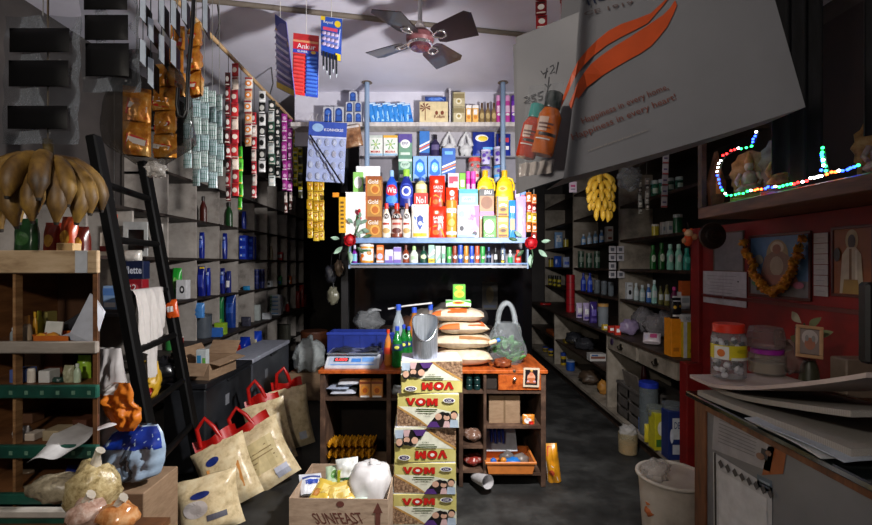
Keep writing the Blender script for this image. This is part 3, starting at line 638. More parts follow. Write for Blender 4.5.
# --- lower shelf, cosmetics
zl = ZL + .001; YL = 3.58
LOW = [  # px0 px1 ytop kind body cap  label
 (352, 357, 245, 'b', '#7a1a9a', '#c9c4d8', 'violet cosmetic bottle with a pale label, nearest the rose on the pole side', [('r', 0, .3, .7, .4, C('#7fc4d8'))]),
 (359, 373, 243, 'j', '#e89a3a', '#e8e2dc', 'wide jar with white lid and orange fruit label on the lower display shelf', [('r', 0, .42, .85, .6, W), ('e', -.2, .36, .2, .2, ORG), ('e', .16, .5, .24, .24, ORG), ('r', 0, .62, .5, .12, C('#3a6a3a')), ('r', -.3, .2, .2, .16, ORG)]),
 (376.5, 383.5, 245, 'c', '#e4722a', None, 'narrow orange carton with a pale round picture on the lower shelf', [('e', 0, .36, .8, .34, C('#c9c8e4')), ('r', 0, .8, .8, .16, C('#f0b48a')), ('r', 0, .08, 1, .1, W)]),
 (385, 393, 249.5, 'c', '#d8d6ec', None, 'lilac and white carton, shorter of the two next to the brown bottle', [('r', 0, .1, 1, .2, C('#7a66b8')), ('r', .2, .36, .4, .3, C('#8a74c4'))]),
 (393.5, 401, 247, 'c', '#cfcae8', None, 'lilac and white carton, taller of the two next to the brown bottle', [('r', 0, .84, 1, .26, C('#8a78c8')), ('r', 0, .1, 1, .2, C('#7a66b8')), ('r', 0, .45, .6, .3, W)]),
 (402.5, 409, 245, 'b', '#8a3a1c', '#5a2414', 'brown bottle with a round white emblem on the lower display shelf', [('e', 0, .36, .7, .3, W), ('e', 0, .36, .36, .16, C('#3a1a10'))]),
 (410, 418, 246, 'b', '#dfe8dc', '#a8d08a', 'white bottle with a pale green cap on the lower shelf', [('r', 0, .3, .5, .2, C('#b8d8b0'))]),
 (420, 427, 246, 'b', '#1c4a38', '#12281f', 'dark green bottle with a pale emblem on the lower shelf', [('e', 0, .36, .6, .26, C('#d8e2b8'))]),
 (428.5, 434.5, 245, 'c', '#9cc8b4', None, 'pale green carton with a yellow corner on the lower shelf', [('r', 0, .12, 1, .24, YEL), ('p', [(-.5, .4), (.5, .8), (.5, .5), (-.5, .3)], W), ('t', 'neem', 0, .12, .7, .12, BLK)]),
 (435.5, 440.5, 246, 'c', '#d6ece0', None, 'whitish green carton second in the pale pair on the lower shelf', [('p', [(-.5, .1), (.5, .6), (.5, .3), (-.5, 0)], C('#8ac4a8'))]),
 (441.5, 445.5, 246, 't', '#cfe6da', '#e8f0ea', 'whitish tube between the pale cartons and the green tube', [('r', 0, .4, .6, .3, C('#7ab89a'))]),
 (446.5, 451.5, 247, 't', '#3aa04a', '#e0ece0', 'bright green tube, first of the row of coloured tubes', [('e', .1, .34, .5, .2, C('#c8e8b8'))]),
 (452.5, 457, 246, 't', '#8a3418', '#7a2a14', 'red brown tube beside the bright green tube', [('e', .1, .34, .6, .2, W)]),
 (458, 463, 245, 't', '#1c46b4', '#12308a', 'royal blue tube between the red brown and amber tubes', [('e', 0, .34, .6, .26, C('#a8c4f0')), ('e', .1, .34, .3, .14, W)]),
 (464, 468.5, 246, 't', '#d8862a', '#e8952a', 'amber tube next to the royal blue tube', [('e', .1, .3, .6, .2, W)]),
 (469.5, 474, 246, 't', '#1f4ac0', '#14349a', 'second royal blue tube, between the amber and rust tubes', [('e', .1, .32, .6, .2, C('#c4d8f8'))]),
 (475, 479.5, 246, 't', '#c4502a', '#b84420', 'rust orange tube beside the leaf green tube', [('e', .1, .32, .6, .2, W)]),
 (480.5, 485, 246.5, 't', '#2f9a44', '#1f7a34', 'leaf green tube, last of the coloured tubes', [('e', .1, .32, .5, .18, C('#c8e8b8'))]),
 (486.5, 491.5, 247, 'b', '#15203a', '#2a4a8a', 'navy roll-on bottle with a blue top on the lower shelf', [('r', 0, .4, .7, .12, C('#7a96d0'))]),
 (493.5, 498, 248, 'b', '#1c1e22', '#3a3c40', 'black bottle with a silver emblem on the lower shelf', [('r', 0, .4, .5, .34, C('#c0c4c4'))]),
 (501, 504.5, 250, 'b', '#202020', '#c8c4a8', 'slim black bottle with a yellow base mark on the lower shelf', [('r', 0, .45, .4, .4, W), ('r', 0, .1, .6, .14, YEL)]),
 (508, 513, 250, 'b', '#2aa060', '#c4c8cc', 'silver topped green bottle beside the red one on the lower shelf', [('r', 0, .6, .9, .3, C('#b8bcc0'))]),
 (515, 521.5, 250, 'b', '#d0281c', '#e04a3a', 'red bottle at the rose end of the lower shelf', [('e', 0, .3, .5, .2, C('#f0a090'))]),
]
for x0, x1, yt, k, c1, c2, lb, ds in LOW:
    g = 'cosmetics on the lower display shelf'
    if k == 'c': carton('cosmetic_carton', lb, 'carton', x0, x1, yt, 263, YL, c1, ds, d=.04, zb=zl)
    elif k == 'j':
        o = bottle('fruit_jar', lb, 'jar', x0, x1, yt, 263, YL, c1, c2, ds, 'tub', .16, zb=zl, ry=.8)
    elif k == 't': bottle('cosmetic_tube', lb, 'tube', x0, x1, yt, 263, YL, c1, c1, ds, 'tube', 0, .5, zb=zl, ry=.45)
    else: bottle('cosmetic_bottle', lb, 'bottle', x0, x1, yt, 263, YL, c1, c2, ds, 'round', .22, .42, zb=zl, ry=.7)

# ================================================================== roses on the rack ends
def rose(px, py, Y, lab, flip):
    p = P(px, py, Y); t = thing('artificial_rose', lab, 'flower', p); t.scale = (1.6, 1.1, 1.6)
    rm = C('#b5121e', .5, var=.25, scale=60); lf = C('#8fae98', .5, var=.3); lg = C('#3a5a3a', .5, var=.3)
    b = MB()
    b.blob((0, -.01, 0), (.02, .02, .022), rm, .1, 3, nu=12, nv=8)
    for ring, (n, r, tilt) in enumerate(((4, .022, .3), (5, .034, .75), (6, .046, 1.15))):
        for k in range(n):
            a = 2 * PI * k / n + ring * .5
            def S(u, v, a=a, r=r, tilt=tilt):
                x = (u - .5) * .05 * math.sin(PI * min(1, v * .8 + .2)); z = v * .045
                q = Vector((x, -.5 * x * x * 20 - .012 * (v ** 2) * 0, z))
                q = Matrix.Rotation(tilt, 3, 'X') @ Vector((q.x, -.014 - .006 * math.sin(PI * v), z - .016))
                q = Matrix.Rotation(a, 3, 'Z') @ q
                return Vector((q.x, -q.z - .006, q.y))
            b.grid(S, 5, 5, rm)
    b.build('bloom', t)
    for k, (dx, dz, s_, m) in enumerate(((-.06, -.05, .055, lf), (.0, -.085, .06, lf), (-.075, .01, .045, lf), (.05, -.05, .045, lg), (.06, .045, .05, lf), (.085, .02, .045, lg))):
        dx *= flip
        def L(u, v):
            ww = math.sin(PI * v) ** .8 * .42
            a = math.atan2(dz, dx)
            q = Vector((v - .5, (u - .5) * ww))
            return Vector((dx + s_ * (q.x * math.cos(a) - q.y * math.sin(a)), .006 + .012 * math.sin(PI * v) + abs(u - .5) * .008, dz + s_ * (q.x * math.sin(a) + q.y * math.cos(a))))
        b = MB(); b.grid(L, 4, 6, m); b.build('leaf', t)
    b = MB(); b.tube([(0, 0, 0), (-.01 * flip, .006, -.06), (.0, .01, -.12)], .003, lg, 6); b.build('stem', t)
    return t
rose(350, 240, 3.52, 'red artificial rose with pale leaves tied to the rack end by the wide jar', 1)
rose(531, 243, 3.52, 'red artificial rose with pale leaves tied to the rack end by the small red bottle', -1)
t = thing('leaf_sprig', 'sprig of grey green leaves with a red bud in front of the white carton', 'plant', P(357, 226, 3.53))
for k, (dx, dz, a, s_) in enumerate(((0, .0, 1.2, .07), (.03, .02, .5, .06), (-.03, .02, 2.4, .06), (.045, -.03, -.3, .06), (.0, -.05, -1, .05), (.02, .06, 1.4, .05))):
    def L(u, v):
        ww = math.sin(PI * v) ** .8 * .5; q = Vector((v, (u - .5) * ww))
        return Vector((dx + s_ * (q.x * math.cos(a) - q.y * math.sin(a)), .004 * math.sin(PI * v) - .008, dz + s_ * (q.x * math.sin(a) + q.y * math.cos(a))))
    b = MB(); b.grid(L, 4, 6, C('#6f8f7c', .5, var=.3)); b.build('leaf', t)
b = MB(); b.blob((.02, -.01, .12), (.012, .012, .016), C('#b5121e', .5), .1, 2, nu=10, nv=8); b.build('bud', t)
b = MB(); b.tube([(.02, -.006, .115), (.008, 0, .04), (0, .004, -.07)], .0025, C('#3a5a3a', .5), 6); b.build('stem', t)

# ================================================================== loft goods
zt = 2.7055; YT = 3.835
TIN = [(323, 333, 105, 0), (334, 343.5, 105, 0), (345.5, 353, 109.5, 0), (354.5, 362, 109.5, 0), (345.7, 353.2, 99, 1), (354.3, 361.8, 99, 1), (349, 356.8, 88.5, 2)]
for k, (x0, x1, yt, lv) in enumerate(TIN):
    lb = ['wide blue arch carton on the loft, at the outer end', 'wide blue arch carton on the loft, beside the stacked narrow ones', 'narrow blue arch carton, bottom of the pyramid, on the outer side', 'narrow blue arch carton, bottom of the pyramid, against the pole', 'narrow blue arch carton, middle of the pyramid, outer side', 'narrow blue arch carton, middle of the pyramid, pole side', 'narrow blue arch carton at the peak of the pyramid on the loft'][k]
    zz = zt + lv * 10.5 * YT / F
    hh = (16 if k < 2 else 10.3)
    p0 = CY - (zz - CH) * F / YT
    carton('arch_carton', lb, 'carton', x0, x1, p0 - hh, p0, YT, '#c3c6cf', [('r', 0, .36, .74, .6, C('#1f3f8c')), ('e', 0, .66, .74, .5, C('#1f3f8c')), ('e', 0, .62, .5, .34, C('#3f6fc8')), ('r', 0, .25, .5, .3, C('#2a58b0')), ('r', 0, .05, .8, .08, C('#16244a'))], d=.06, zb=zz, group='blue arch cartons on the loft')
for k in range(8):
    x = 371 + k * 4.9
    pouch('blue_sachet_pouch', 'blue pouch leaning in the loft row, %s counted from the pole by the pyramid' % ORD[k], 'pouch', x, x + 8.5, 102.5 + (k % 3) * 1.2, 121.5, YT + .035, '#2f86d8', [('p', [(-.4, .1), (.1, .9), (.3, .8), (-.1, .1)], C('#9cd0f5')), ('r', .2, .3, .4, .2, C('#1c56a8')), ('r', 0, .95, .9, .06, C('#c8e4f8'))], t=.010, zb=zt + .01, rot=(0, R(-12), R(18)), group='blue pouches on the loft')
carton('palm_carton', 'cream carton with a palm tree print on the loft', 'carton', 419.5, 448, 101.5, 121.5, YT, '#d8c69a',
    [('r', -.3, .4, .03, .6, BRN)] + [('p', [(-.3, .7), (-.3 + .2 * math.cos(a), .7 + .26 * math.sin(a)), (-.3 + .17 * math.cos(a + .4), .7 + .2 * math.sin(a + .4))], C('#6a2a1c')) for a in (.1, .9, 1.7, 2.5, 3.2, -.5, 3.9)] +
    [('e', .1, .45, .1, .2, C('#7a3a22')), ('t', 'Kolam', .2, .28, .36, .16, C('#7a3a22')), ('e', .3, .45, .12, .2, C('#7a3a22'))], d=.12, zb=zt)
pouch('blue_bag_pack', 'flat blue pack lying on top of the palm tree carton', 'pack', 425, 446, 95, 101.5, YT + .02, '#2a4a98', [('e', 0, .5, .7, .5, C('#4a7ad0')), ('p', [(-.3, .2), (.3, .6), (.4, .4)], C('#9ab8e0'))], t=.07, zb=zt + 20 * YT / F + .003)
b = MB(); b.box(-.005, .005, 0, .13, 0, .29, C('#dcd8dc', .6)); o = b.build('loft_divider', loc=(P(450, 0, YT).x, YT, zt)); tag(o, 'thin white upright divider on the loft beside the palm tree carton', 'divider')
for k, (x0, x1, yt, yb, c) in enumerate(((452.5, 465, 106.5, 121.5, 0), (452.5, 465, 92, 106.5, 1))):
    carton('cream_carton', ('lower', 'upper')[k] + ' cream carton stacked beside the white divider on the loft', 'carton', x0, x1, yt, yb, YT, '#c3b690', [('r', .0, .75, .9, .3, C('#8f8058')), ('e', 0, .4, .5, .4, C('#e4dcc0')), ('e', 0, .4, .24, .2, C('#a8904a')), ('r', -.46, .5, .08, 1, C('#5a5a48'))], d=.09, zb=zt + k * 15 * YT / F, group='cream cartons on the loft')
for k, (x0, x1) in enumerate(((466, 471.5), (472.5, 478.5))):
    carton('amber_carton', ('first', 'second')[k] + ' slim amber and white carton between the cream cartons and brown bottles', 'carton', x0, x1, 105, 121.5, YT, '#eeb65a', [('r', 0, .6, .6, .3, W), ('r', 0, .9, 1, .16, W), ('e', 0, .3, .6, .2, C('#d8862a'))], d=.05, zb=zt, group='slim amber cartons on the loft')
for k, x in enumerate((479.5, 485.5, 491.5)):
    bottle('brown_bottle', ORD[k] + ' of three brown gold bottles on the loft counted from the amber cartons', 'bottle', x, x + 5.2, 102.5, 121.5, YT, '#8a7248', '#5a3f2a', [('e', 0, .34, .6, .3, C('#c4ac78'))], 'round', .22, .4, zb=zt, ry=.7, group='brown bottles on the loft')
for k, (x, c1) in enumerate(((496.5, '#c83a9c'), (505, '#d04aa6'), (511.5, '#7a3ac0'))):
    bottle('spray_can', ['pink spray can just before the pole on the loft', 'pink spray can just past the pole on the loft', 'violet spray can at the end of the loft row'][k], 'can', x, x + 5.5, 95, 121.5, YT, c1, '#e8a8d4' if k < 2 else '#5a2a9a', [('r', 0, .5, .6, .24, C('#f0c8e4')), ('e', 0, .3, .5, .1, W)], 'cyl', .2, .9, zb=zt, ry=1)

# ================================================================== cards hung from the loft and the ceiling
def cord(b, p0, p1, m=None, r=.0018): b.tube([p0, p1], r, m or C('#d8d4cc', .6), 5)
# blister card below the loft
Yc = 3.70; p = P(325, 182, Yc); wv, hv, _ = size(306, 344, 122, 182, Yc)
t = thing('blister_card', 'blue hanging card of clear blister pockets under the loft edge', 'card', p, (0, R(3), 0))
b = MB(); b.box(-wv/2, wv/2, 0, .003, 0, hv, C('#a9b5de', .4)); decals(b, S_flat(wv, hv), [('r', 0, .88, 1, .24, C('#3a56b4')), ('e', -.26, .9, .3, .14, C('#9cc0e8')), ('t', 'KONVERSE', .16, .87, .5, .045, W), ('r', 0, .745, 1, .02, C('#cfd6f0'))]); b.build('backing_card', t)
for j in range(4):
    for i in range(5):
        b = MB(); cx = (-.4 + .2 * i) * wv; cz = (.09 + .19 * j) * hv
        b.lathe([(.021, 0), (.021, .004), (.016, .012), (.0, .015)], FILM('#dfe6f6', .4, .1), 12, ry=1.5)
        bb = b.build('blister', t, (cx, -.001, cz)); bb.rotation_euler = (R(90), 0, 0)
        b = MB(); b.box(-.012, .012, -.006, -.001, -.018, .018, C(random.choice(['#5a5a98', '#8a98c8', '#3a5aa8', '#9a7a8a', '#d8dcea']), .4), .002); b.build('trinket', bb).rotation_euler = (R(-90), 0, 0)
b = MB(); cord(b, (0, .002, hv), (-.01, .05, hv + .09)); b.build('cord', t)
b = MB(); b.tube([P(310, 135, 3.66), P(343, 185, 3.62)], .007, C('#101012', .4), 8); o = b.build('black_rod'); tag(o, 'thin black rod slanting across the front of the blister card', 'rod')
# ceiling cards
def hang_card(name, lab, corners, Y, base, ds, bits=None, th=.004):
    """corners: four photo points, bottom-left first, clockwise; hangs at depth Y with its own yaw through differing depths"""
    t = thing(name, lab, 'card', (0, 0, 0))
    q = [P(x, y, yy) for x, y, yy in corners]; c0 = sum(q, Vector()) / 4
    t.location = c0; q = [a - c0 for a in q]
    n = (q[3] - q[0]).cross(q[1] - q[0]).normalized()
    if n.y > 0: n = -n
    def S(u, v, e):
        u += .5
        a = q[0].lerp(q[3], u); b_ = q[1].lerp(q[2], u)
        return tuple(a.lerp(b_, v) + n * (e if e else 0))
    b = MB(); b.poly(q, C(base, .4), th, n); decals(b, S, ds); b.build('printed_card', t)
    if bits: bits(t, S, n)
    m = q[1].lerp(q[2], .5)
    b = MB(); cord(b, m, Vector((m.x, m.y, CEIL - c0.z - .001))); b.build('cord', t)
    return t
def toothbrush_rows(t, S, n):
    for j in range(8):
        a = Vector(S(-.42, .16 + .088 * j, .006)); c = Vector(S(.42, .13 + .088 * j, .006))
        b = MB(); b.tube([a, a.lerp(c, .5) + n * .004, c], .007, C(['#b9a6d8', '#d8d2ea', '#8f8ab8', '#c9b8dc'][j % 4], .3), 6); b.build('brush', t)
hang_card('toothbrush_card', 'violet card of slanting toothbrushes hanging beside the red and blue card', [(277, 88, 2.75), (275, 14, 2.75), (286, 22, 2.5), (295, 97, 2.5)], 2.6, '#6a66a8', [('r', 0, .93, 1, .14, C('#2a3a9a')), ('p', [(-.5, .82), (.5, .72), (.5, .66), (-.5, .76)], C('#e0b83a')), ('r', 0, .05, 1, .08, C('#e0c04a'))], toothbrush_rows)
def tubes(t, S, n):
    for j in range(10):
        for i, cc in ((-.25, '#e04a44'), (.26, '#4a78d8')):
            a = Vector(S(i - .2, .06 + .062 * j, .004)); c = Vector(S(i + .2, .06 + .062 * j, .004))
            b = MB(); b.tube([a, c], .009, C(cc, .35), 6); b.build('sachet', t)
hang_card('sachet_card', 'red and blue card lettered Ankur hanging from the ceiling', [(292, 94, 2.6), (293.5, 33, 2.6), (319, 36, 2.6), (318, 98, 2.6)], 2.6, '#c8b8c8', [('r', -.25, .35, .5, .7, C('#d83430')), ('r', .25, .35, .5, .7, C('#2a4ab0')), ('r', 0, .94, 1, .12, C('#c02a2a')), ('r', 0, .875, 1, .04, C('#e09a6a')), ('r', 0, .80, 1, .12, C('#cf2430')), ('t', 'Ankur', .02, .80, .72, .08, W), ('r', 0, .71, 1, .06, C('#3a4ab0')), ('t', 'SUPER', -.12, .71, .4, .035, W), ('e', .3, .71, .2, .05, C('#e8b84a'))], tubes)
def pens(t, S, n):
    for j, u in enumerate((-.36, -.2, -.04, .12, .28)):
        a = Vector(S(u, .1, .008)); c = a + Vector((0, 0, -.085 - .02 * (j % 3)))
        b = MB(); b.tube([a, c], .006, C('#1c2028', .4), 6); b.tube([c, c + Vector((0, 0, -.02))], [.006, .002], C('#a8b0b8', .3), 6); b.build('pen', t)
    for j in range(3):
        for i in range(4):
            a = Vector(S(-.34 + .2 * i, .3 + .14 * j, .006)); b = MB(); b.blob(a, (.014, .006, .01), C('#b8a8cc', .3), 0, nu=10, nv=6); b.build('blister', t)
hang_card('pen_card', 'blue and yellow card with dark pens dangling below it from the ceiling', [(321, 55, 2.55), (321, 16, 2.55), (342, 19, 2.55), (341, 62, 2.55)], 2.55, '#2a56c0', [('e', .3, .86, .3, .16, YEL), ('r', -.4, .95, .2, .1, YEL), ('t', 'Reynol', -.15, .86, .44, .09, W), ('r', -.05, .7, .7, .08, C('#d84a6a')), ('r', .05, .48, .8, .3, C('#6a7ac8')), ('r', .36, .08, .26, .16, YEL), ('p', [(.3, .3), (.42, .75), (.46, .74), (.36, .28)], C('#c8d4f4'))], pens)
random.seed(21)
# ================================================================== ladder leaning on the cubby shelf
lm = C('#060606', .6, var=.4, scale=9, bump=.15, spec=.2)
t = thing('ladder', 'black wooden ladder leaning against the cubby shelf', 'ladder', (0, 0, 0))
for y, xo in ((2.40, -1.40), (3.0, -1.52)):
    T = Matrix.Translation((xo, y, 0)) @ Matrix.Rotation(math.atan(-.185), 4, 'Y')
    b = MB(); b.T = T; b.box(-.028, .028, -.034, .034, .008, 2.22, lm, .008); b.build('side_rail', t)
for z in (.43, .727, 1.03, 1.33, 1.63, 1.93):
    xa, xb = -1.40 - .185 * z, -1.52 - .185 * z
    b = MB(); b.tube([(xa, 2.40, z), (xb, 3.0, z)], .02, lm, 10); b.build('rung', t)

# ================================================================== front rack with sagging shelves
t = thing('snack_rack', 'wooden rack with green edged shelves of small packets near the hanging bananas', 'rack', (0, 0, 0))
xl, xr, ya, yb2 = -1.70, -1.19, 1.60, 2.02
pw = PLY(); gr = MIX('green_metal_edge', ['#0c2f28', '#14483c', '#1d5a4a'], .45, 8, 6, (1, 1, 1), .05); dw = MIX('brown_board_inside', ['#4a2c17', '#6e4626', '#8a5c36'], .6, 4, 7, (1, 1, 5), .08)
fr = lambda px, py: P(px, py, ya)
XB = -1.50                                    # the rack narrows towards the wall
def taper(b, z0, z1, m): b.add([(x, y, z) for z in (z0, z1) for x, y in ((xl, ya), (xr, ya), (XB, yb2), (xl, yb2))], [(3, 2, 1, 0), (4, 5, 6, 7), (0, 1, 5, 4), (1, 2, 6, 5), (2, 3, 7, 6), (3, 0, 4, 7)], m)
b = MB(); taper(b, 1.475, 1.50, dw); b.build('top_board', t)
b = MB(); b.box(xl, xr + .012, ya - .016, ya, 1.468, 1.548, MIX('scuffed_fascia', ['#7d5f40', '#b89e7c', '#ccb494'], .6, 5, 7, (1, 1, 4), .06), .003)
b.box(fr(79, 0).x, fr(91, 0).x, ya - .018, ya - .016, 1.469, 1.547, C('#b9bec6', .5)); b.build('fascia', t)
b = MB(); b.box(xl, XB, yb2, yb2 + .012, .0, 1.5, MIX('brown_back', ['#3a2212', '#54351d'], .7, 4, 6)); b.build('back_board', t)
b = MB(); b.box(xl, xl + .02, ya + .005, yb2, .004, 1.475, dw); b.build('side_board', t)
b = MB(); x = fr(15, 0).x - .005; b.box(x - .005, x + .005, ya + .002, ya + .03, .004, 1.475, pw); b.build('post', t)
b = MB(); b.add([(x, y, z) for z in (.004, 1.475) for x, y in ((xr - .016, ya), (xr, ya), (XB, yb2), (XB - .016, yb2))], [(3, 2, 1, 0), (4, 5, 6, 7), (0, 1, 5, 4), (1, 2, 6, 5), (2, 3, 7, 6), (3, 0, 4, 7)], dw); b.build('side_board', t)
for z, kind in ((1.215, 'w'), (1.065, 'g'), (.853, 'g'), (.683, 'l'), (.42, 'g'), (.12, 'g')):
    b = MB(); taper(b, z - .012, z, dw); o = b.build('shelf_board', t)
    b = MB()
    if kind == 'w': b.box(xl, xr + .01, ya - .02, ya, z - .03, z + .012, MIX('grey_fascia', ['#7d756c', '#a39a90'], .5, 6, 6, (1, 1, 5)), .004)
    elif kind == 'g':
        b.box(xl, xr + .012, ya - .02, ya, z - .038, z + .008, gr, .004)
        for i in range(9): b.box(xl + .05 + i * .055, xl + .062 + i * .055, ya - .0215, ya - .02, z - .024, z - .010, C('#5f8570', .6))
    else:
        b.box(xl, xr + .012, ya - .02, ya, z - .03, z + .008, gr, .004); b.box(xl, xr + .02, ya - .05, ya - .02, z - .062, z - .032, C('#bdb7ae', .6), .006)
        b.box(xl, xr + .03, ya - .04, ya - .02, z - .3, z - .065, gr)
    b.build('fascia', o)
# goods on the rack
def RB(px0, px1, yt, z, Y, kind, c1, c2, name, lb, cat, ds=(), **k):
    yb_ = CY - (z - CH) * F / Y
    if kind == 'c': return carton(name, lb, cat, px0, px1, yt, yb_, Y, c1, ds, zb=z + .001, **k)
    if kind == 'p': return pouch(name, lb, cat, px0, px1, yt, yb_, Y, c1, ds, zb=z + .001, **k)
    return bottle(name, lb, cat, px0, px1, yt, yb_, Y, c1, c2, ds, zb=z + .001, **k)
on2 = 'on the upper open shelf of the snack rack'
RB(8, 15, 328, 1.215, 1.66, 'b', FILM('#c9d4d8', .4), '#cfd4da', 'clear_bottle', 'clear bottle with a pale cap at the outer end of the rack', 'bottle', liquid='#7a8a92')
o = RB(18, 29, 316, 1.215, 1.66, 'b', FILM('#d8c4a8', .4), '#b07a3a', 'honey_bottle', 'cone shaped clear bottle with an amber cap on the snack rack', 'bottle', shape='taper', capf=.3, liquid='#8f7a60')
RB(31, 36, 312, 1.215, 1.70, 'b', '#c8922a', '#d8a82a', 'amber_bottle', 'narrow amber bottle standing behind the square white card', 'bottle')
RB(33, 41, 311, 1.215, 1.78, 'b', '#b8b02a', '#d0cc3a', 'yellow_bottle', 'yellow green bottle rising behind the square white card', 'bottle')
RB(41, 47, 312, 1.215, 1.80, 'c', '#9a9050', '', 'olive_box', 'olive box at the back beside the yellow green bottle', 'box', d=.05)
b = MB(); w_, h_, p = size(42, 59, 314, 333, 1.66); b.box(-w_/2, w_/2, 0, .004, 0, h_, C('#cfd2cc', .6)); o = b.build('white_card', loc=(p.x, 1.665, 1.217), rot=(R(-8), R(3), 0)); tag(o, 'square white card leaning in the middle of the rack shelf', 'card')
p = P(64, 332, 1.72); b = MB(); b.lathe([(.02, 0), (.022, .01), (.022, .11), (.018, .12)], C('#33353a', .35), 14); o = b.build('dark_tube', loc=(p.x - .03, 1.735, 1.236), rot=(0, R(58), 0)); tag(o, 'dark cylinder lying tilted beside the square white card', 'tube')
w_, _, p = size(37, 74, 333, 341, 1.63); b = MB(); m = C('#c0641f', .5)
b.box(-w_/2, w_/2, 0, .10, 0, .004, m); b.box(-w_/2, w_/2, 0, .004, 0, .026, m); b.box(-w_/2, w_/2, .096, .1, 0, .03, m); b.box(-w_/2, -w_/2 + .004, 0, .1, 0, .03, m); b.box(w_/2 - .004, w_/2, 0, .1, 0, .03, m)
o = b.build('orange_tray', loc=(p.x, 1.61, 1.217)); tag(o, 'shallow orange tray at the front of the upper open rack shelf', 'tray')
for k, (dx, c) in enumerate(((-.06, '#e0a52a'), (-.02, '#d8902a'))):
    b = MB(); b.blob((0, 0, .014), (.022, .014, .013), C(c, .4), .2, 60 + k, nu=12, nv=8); o = b.build('sweet', loc=(p.x + dx, 1.635 + .01 * k, 1.222)); tag(o, ('outer', 'inner')[k] + ' yellow sweet lying in the orange tray', 'sweet')
b = MB(); b.poly([(-.085, 0, 0), (-.02, -.01, .02), (.05, -.008, .16), (.062, -.004, .15), (.055, 0, -.02)], C('#b5bac6', .6), .003, (0, -1, 0))
b.poly([(.05, -.008, .16), (.062, -.004, .15), (.075, .03, .09), (.06, .02, .02)], C('#c6cad2', .6), .003, (0, -1, 0)); o = b.build('paper_cone', loc=(P(79, 0, 1.62).x, 1.615, 1.235)); tag(o, 'folded white paper standing at the inner end of the upper open rack shelf', 'paper')
s3 = [(9, 23, 370, 'c', '#4a5f9a', '', 'blue_box', 'blue and white box at the outer end of the first green edged shelf', 'box', dict(d=.06)),
      (25, 33, 369, 'b', '#d8cfc4', '#e8e2d8', 'cream_bottle', 'small cream bottle on the first green edged shelf', 'bottle', dict(shape='cyl', capr=.8)),
      (38, 49, 371, 'c', '#d2d2d0', '', 'white_box', 'small white box next to the cream bottle on the green edged shelf', 'box', dict(d=.05)),
      (24, 40, 350, 'c', '#7a624a', '', 'kraft_box', 'kraft brown box at the back of the first green edged shelf', 'box', dict(d=.06, off=.14)),
      (42, 62, 351, 'c', '#6a3a28', '', 'maroon_box', 'maroon brown box at the back of the first green edged shelf', 'box', dict(d=.06, off=.16)),
      (61, 71, 366, 'p', '#a8a88a', '', 'grey_packet', 'greyish packet next to the lime packet on the green edged shelf', 'packet', dict(t=.03)),
      (72, 79, 364, 'b', '#bcd0b4', '#dfe8dc', 'pale_bottle', 'pale green bottle in front of the lime packet on the rack', 'bottle', dict()),
      (75, 88, 356, 'p', '#9cc83a', '', 'lime_packet', 'bright lime packet at the inner end of the green edged shelf', 'packet', dict(t=.03, off=.06)),
      (50, 60, 378, 'p', '#1c3a34', '', 'dark_packet', 'dark green packet lying low between the white box and grey packet', 'packet', dict(t=.03))]
for x0, x1, yt, k, c1, c2, nm, lb, ct, kw in s3:
    off = kw.pop('off', 0); RB(x0, x1, yt, 1.065, 1.64 + off, k, c1, c2, nm, lb, ct, **kw)
s4 = [(9, 23, 428, 'p', '#b5b2b0', 'white_packet', 'crumpled white packet at the outer end of the second green edged shelf', 'packet', dict(t=.05)),
      (24, 34, 434, 'c', '#c4b8aa', 'pale_box', 'small pale box beside the crumpled white packet', 'box', dict(d=.05)),
      (20, 32, 414, 'c', '#6a4a36', 'brown_box', 'brown box standing at the back of the second green edged shelf', 'box', dict(d=.06, off=.18)),
      (42, 58, 431, 'c', '#a8987a', 'tan_box', 'flat tan box in the middle of the second green edged shelf', 'box', dict(d=.07)),
      (59, 69, 429, 'p', '#8a8a80', 'grey_sachet', 'grey sachet beside the flat tan box on the rack', 'packet', dict(t=.03, off=.04)),
      (72, 86, 420, 'c', '#5a3526', 'dark_red_box', 'dark red brown box at the inner end of the second green edged shelf', 'box', dict(d=.07, off=.1))]
for x0, x1, yt, k, c1, nm, lb, ct, kw in s4:
    off = kw.pop('off', 0); RB(x0, x1, yt, .853, 1.64 + off, k, c1, '', nm, lb, ct, **kw)
b = MB(); m = C('#c9c8c8', .6)
def S(u, v):
    return Vector((-.07 + .15 * u + .01 * math.sin(9 * v), -.02 + .16 * v - .06 * (1 - v) ** 2, .012 + .02 * math.sin(7 * u + 2 * v) * .5 - .08 * max(0, .45 - v) * (1.4 - u)))
b.grid(S, 10, 10, m); o = b.build('drooping_paper', loc=(P(66, 0, 1.6).x, 1.60, .865)); tag(o, 'white sheet of paper drooping over the edge of the second green edged shelf', 'paper')
s5 = [(9, 30, 472, 'p', '#6a5a4a', 'brown_packet', 'brown packet in the dark on the lowest visible rack shelf', 'packet', dict(t=.04, off=.1)),
      (62, 78, 468, 'p', '#1c2c7a', 'navy_packet', 'navy blue packet peeping out above the pale grain bags', 'packet', dict(t=.05, off=.06))]
for x0, x1, yt, k, c1, nm, lb, ct, kw in s5:
    off = kw.pop('off', 0); RB(x0, x1, yt, .683, 1.64 + off, k, c1, '', nm, lb, ct, **kw)
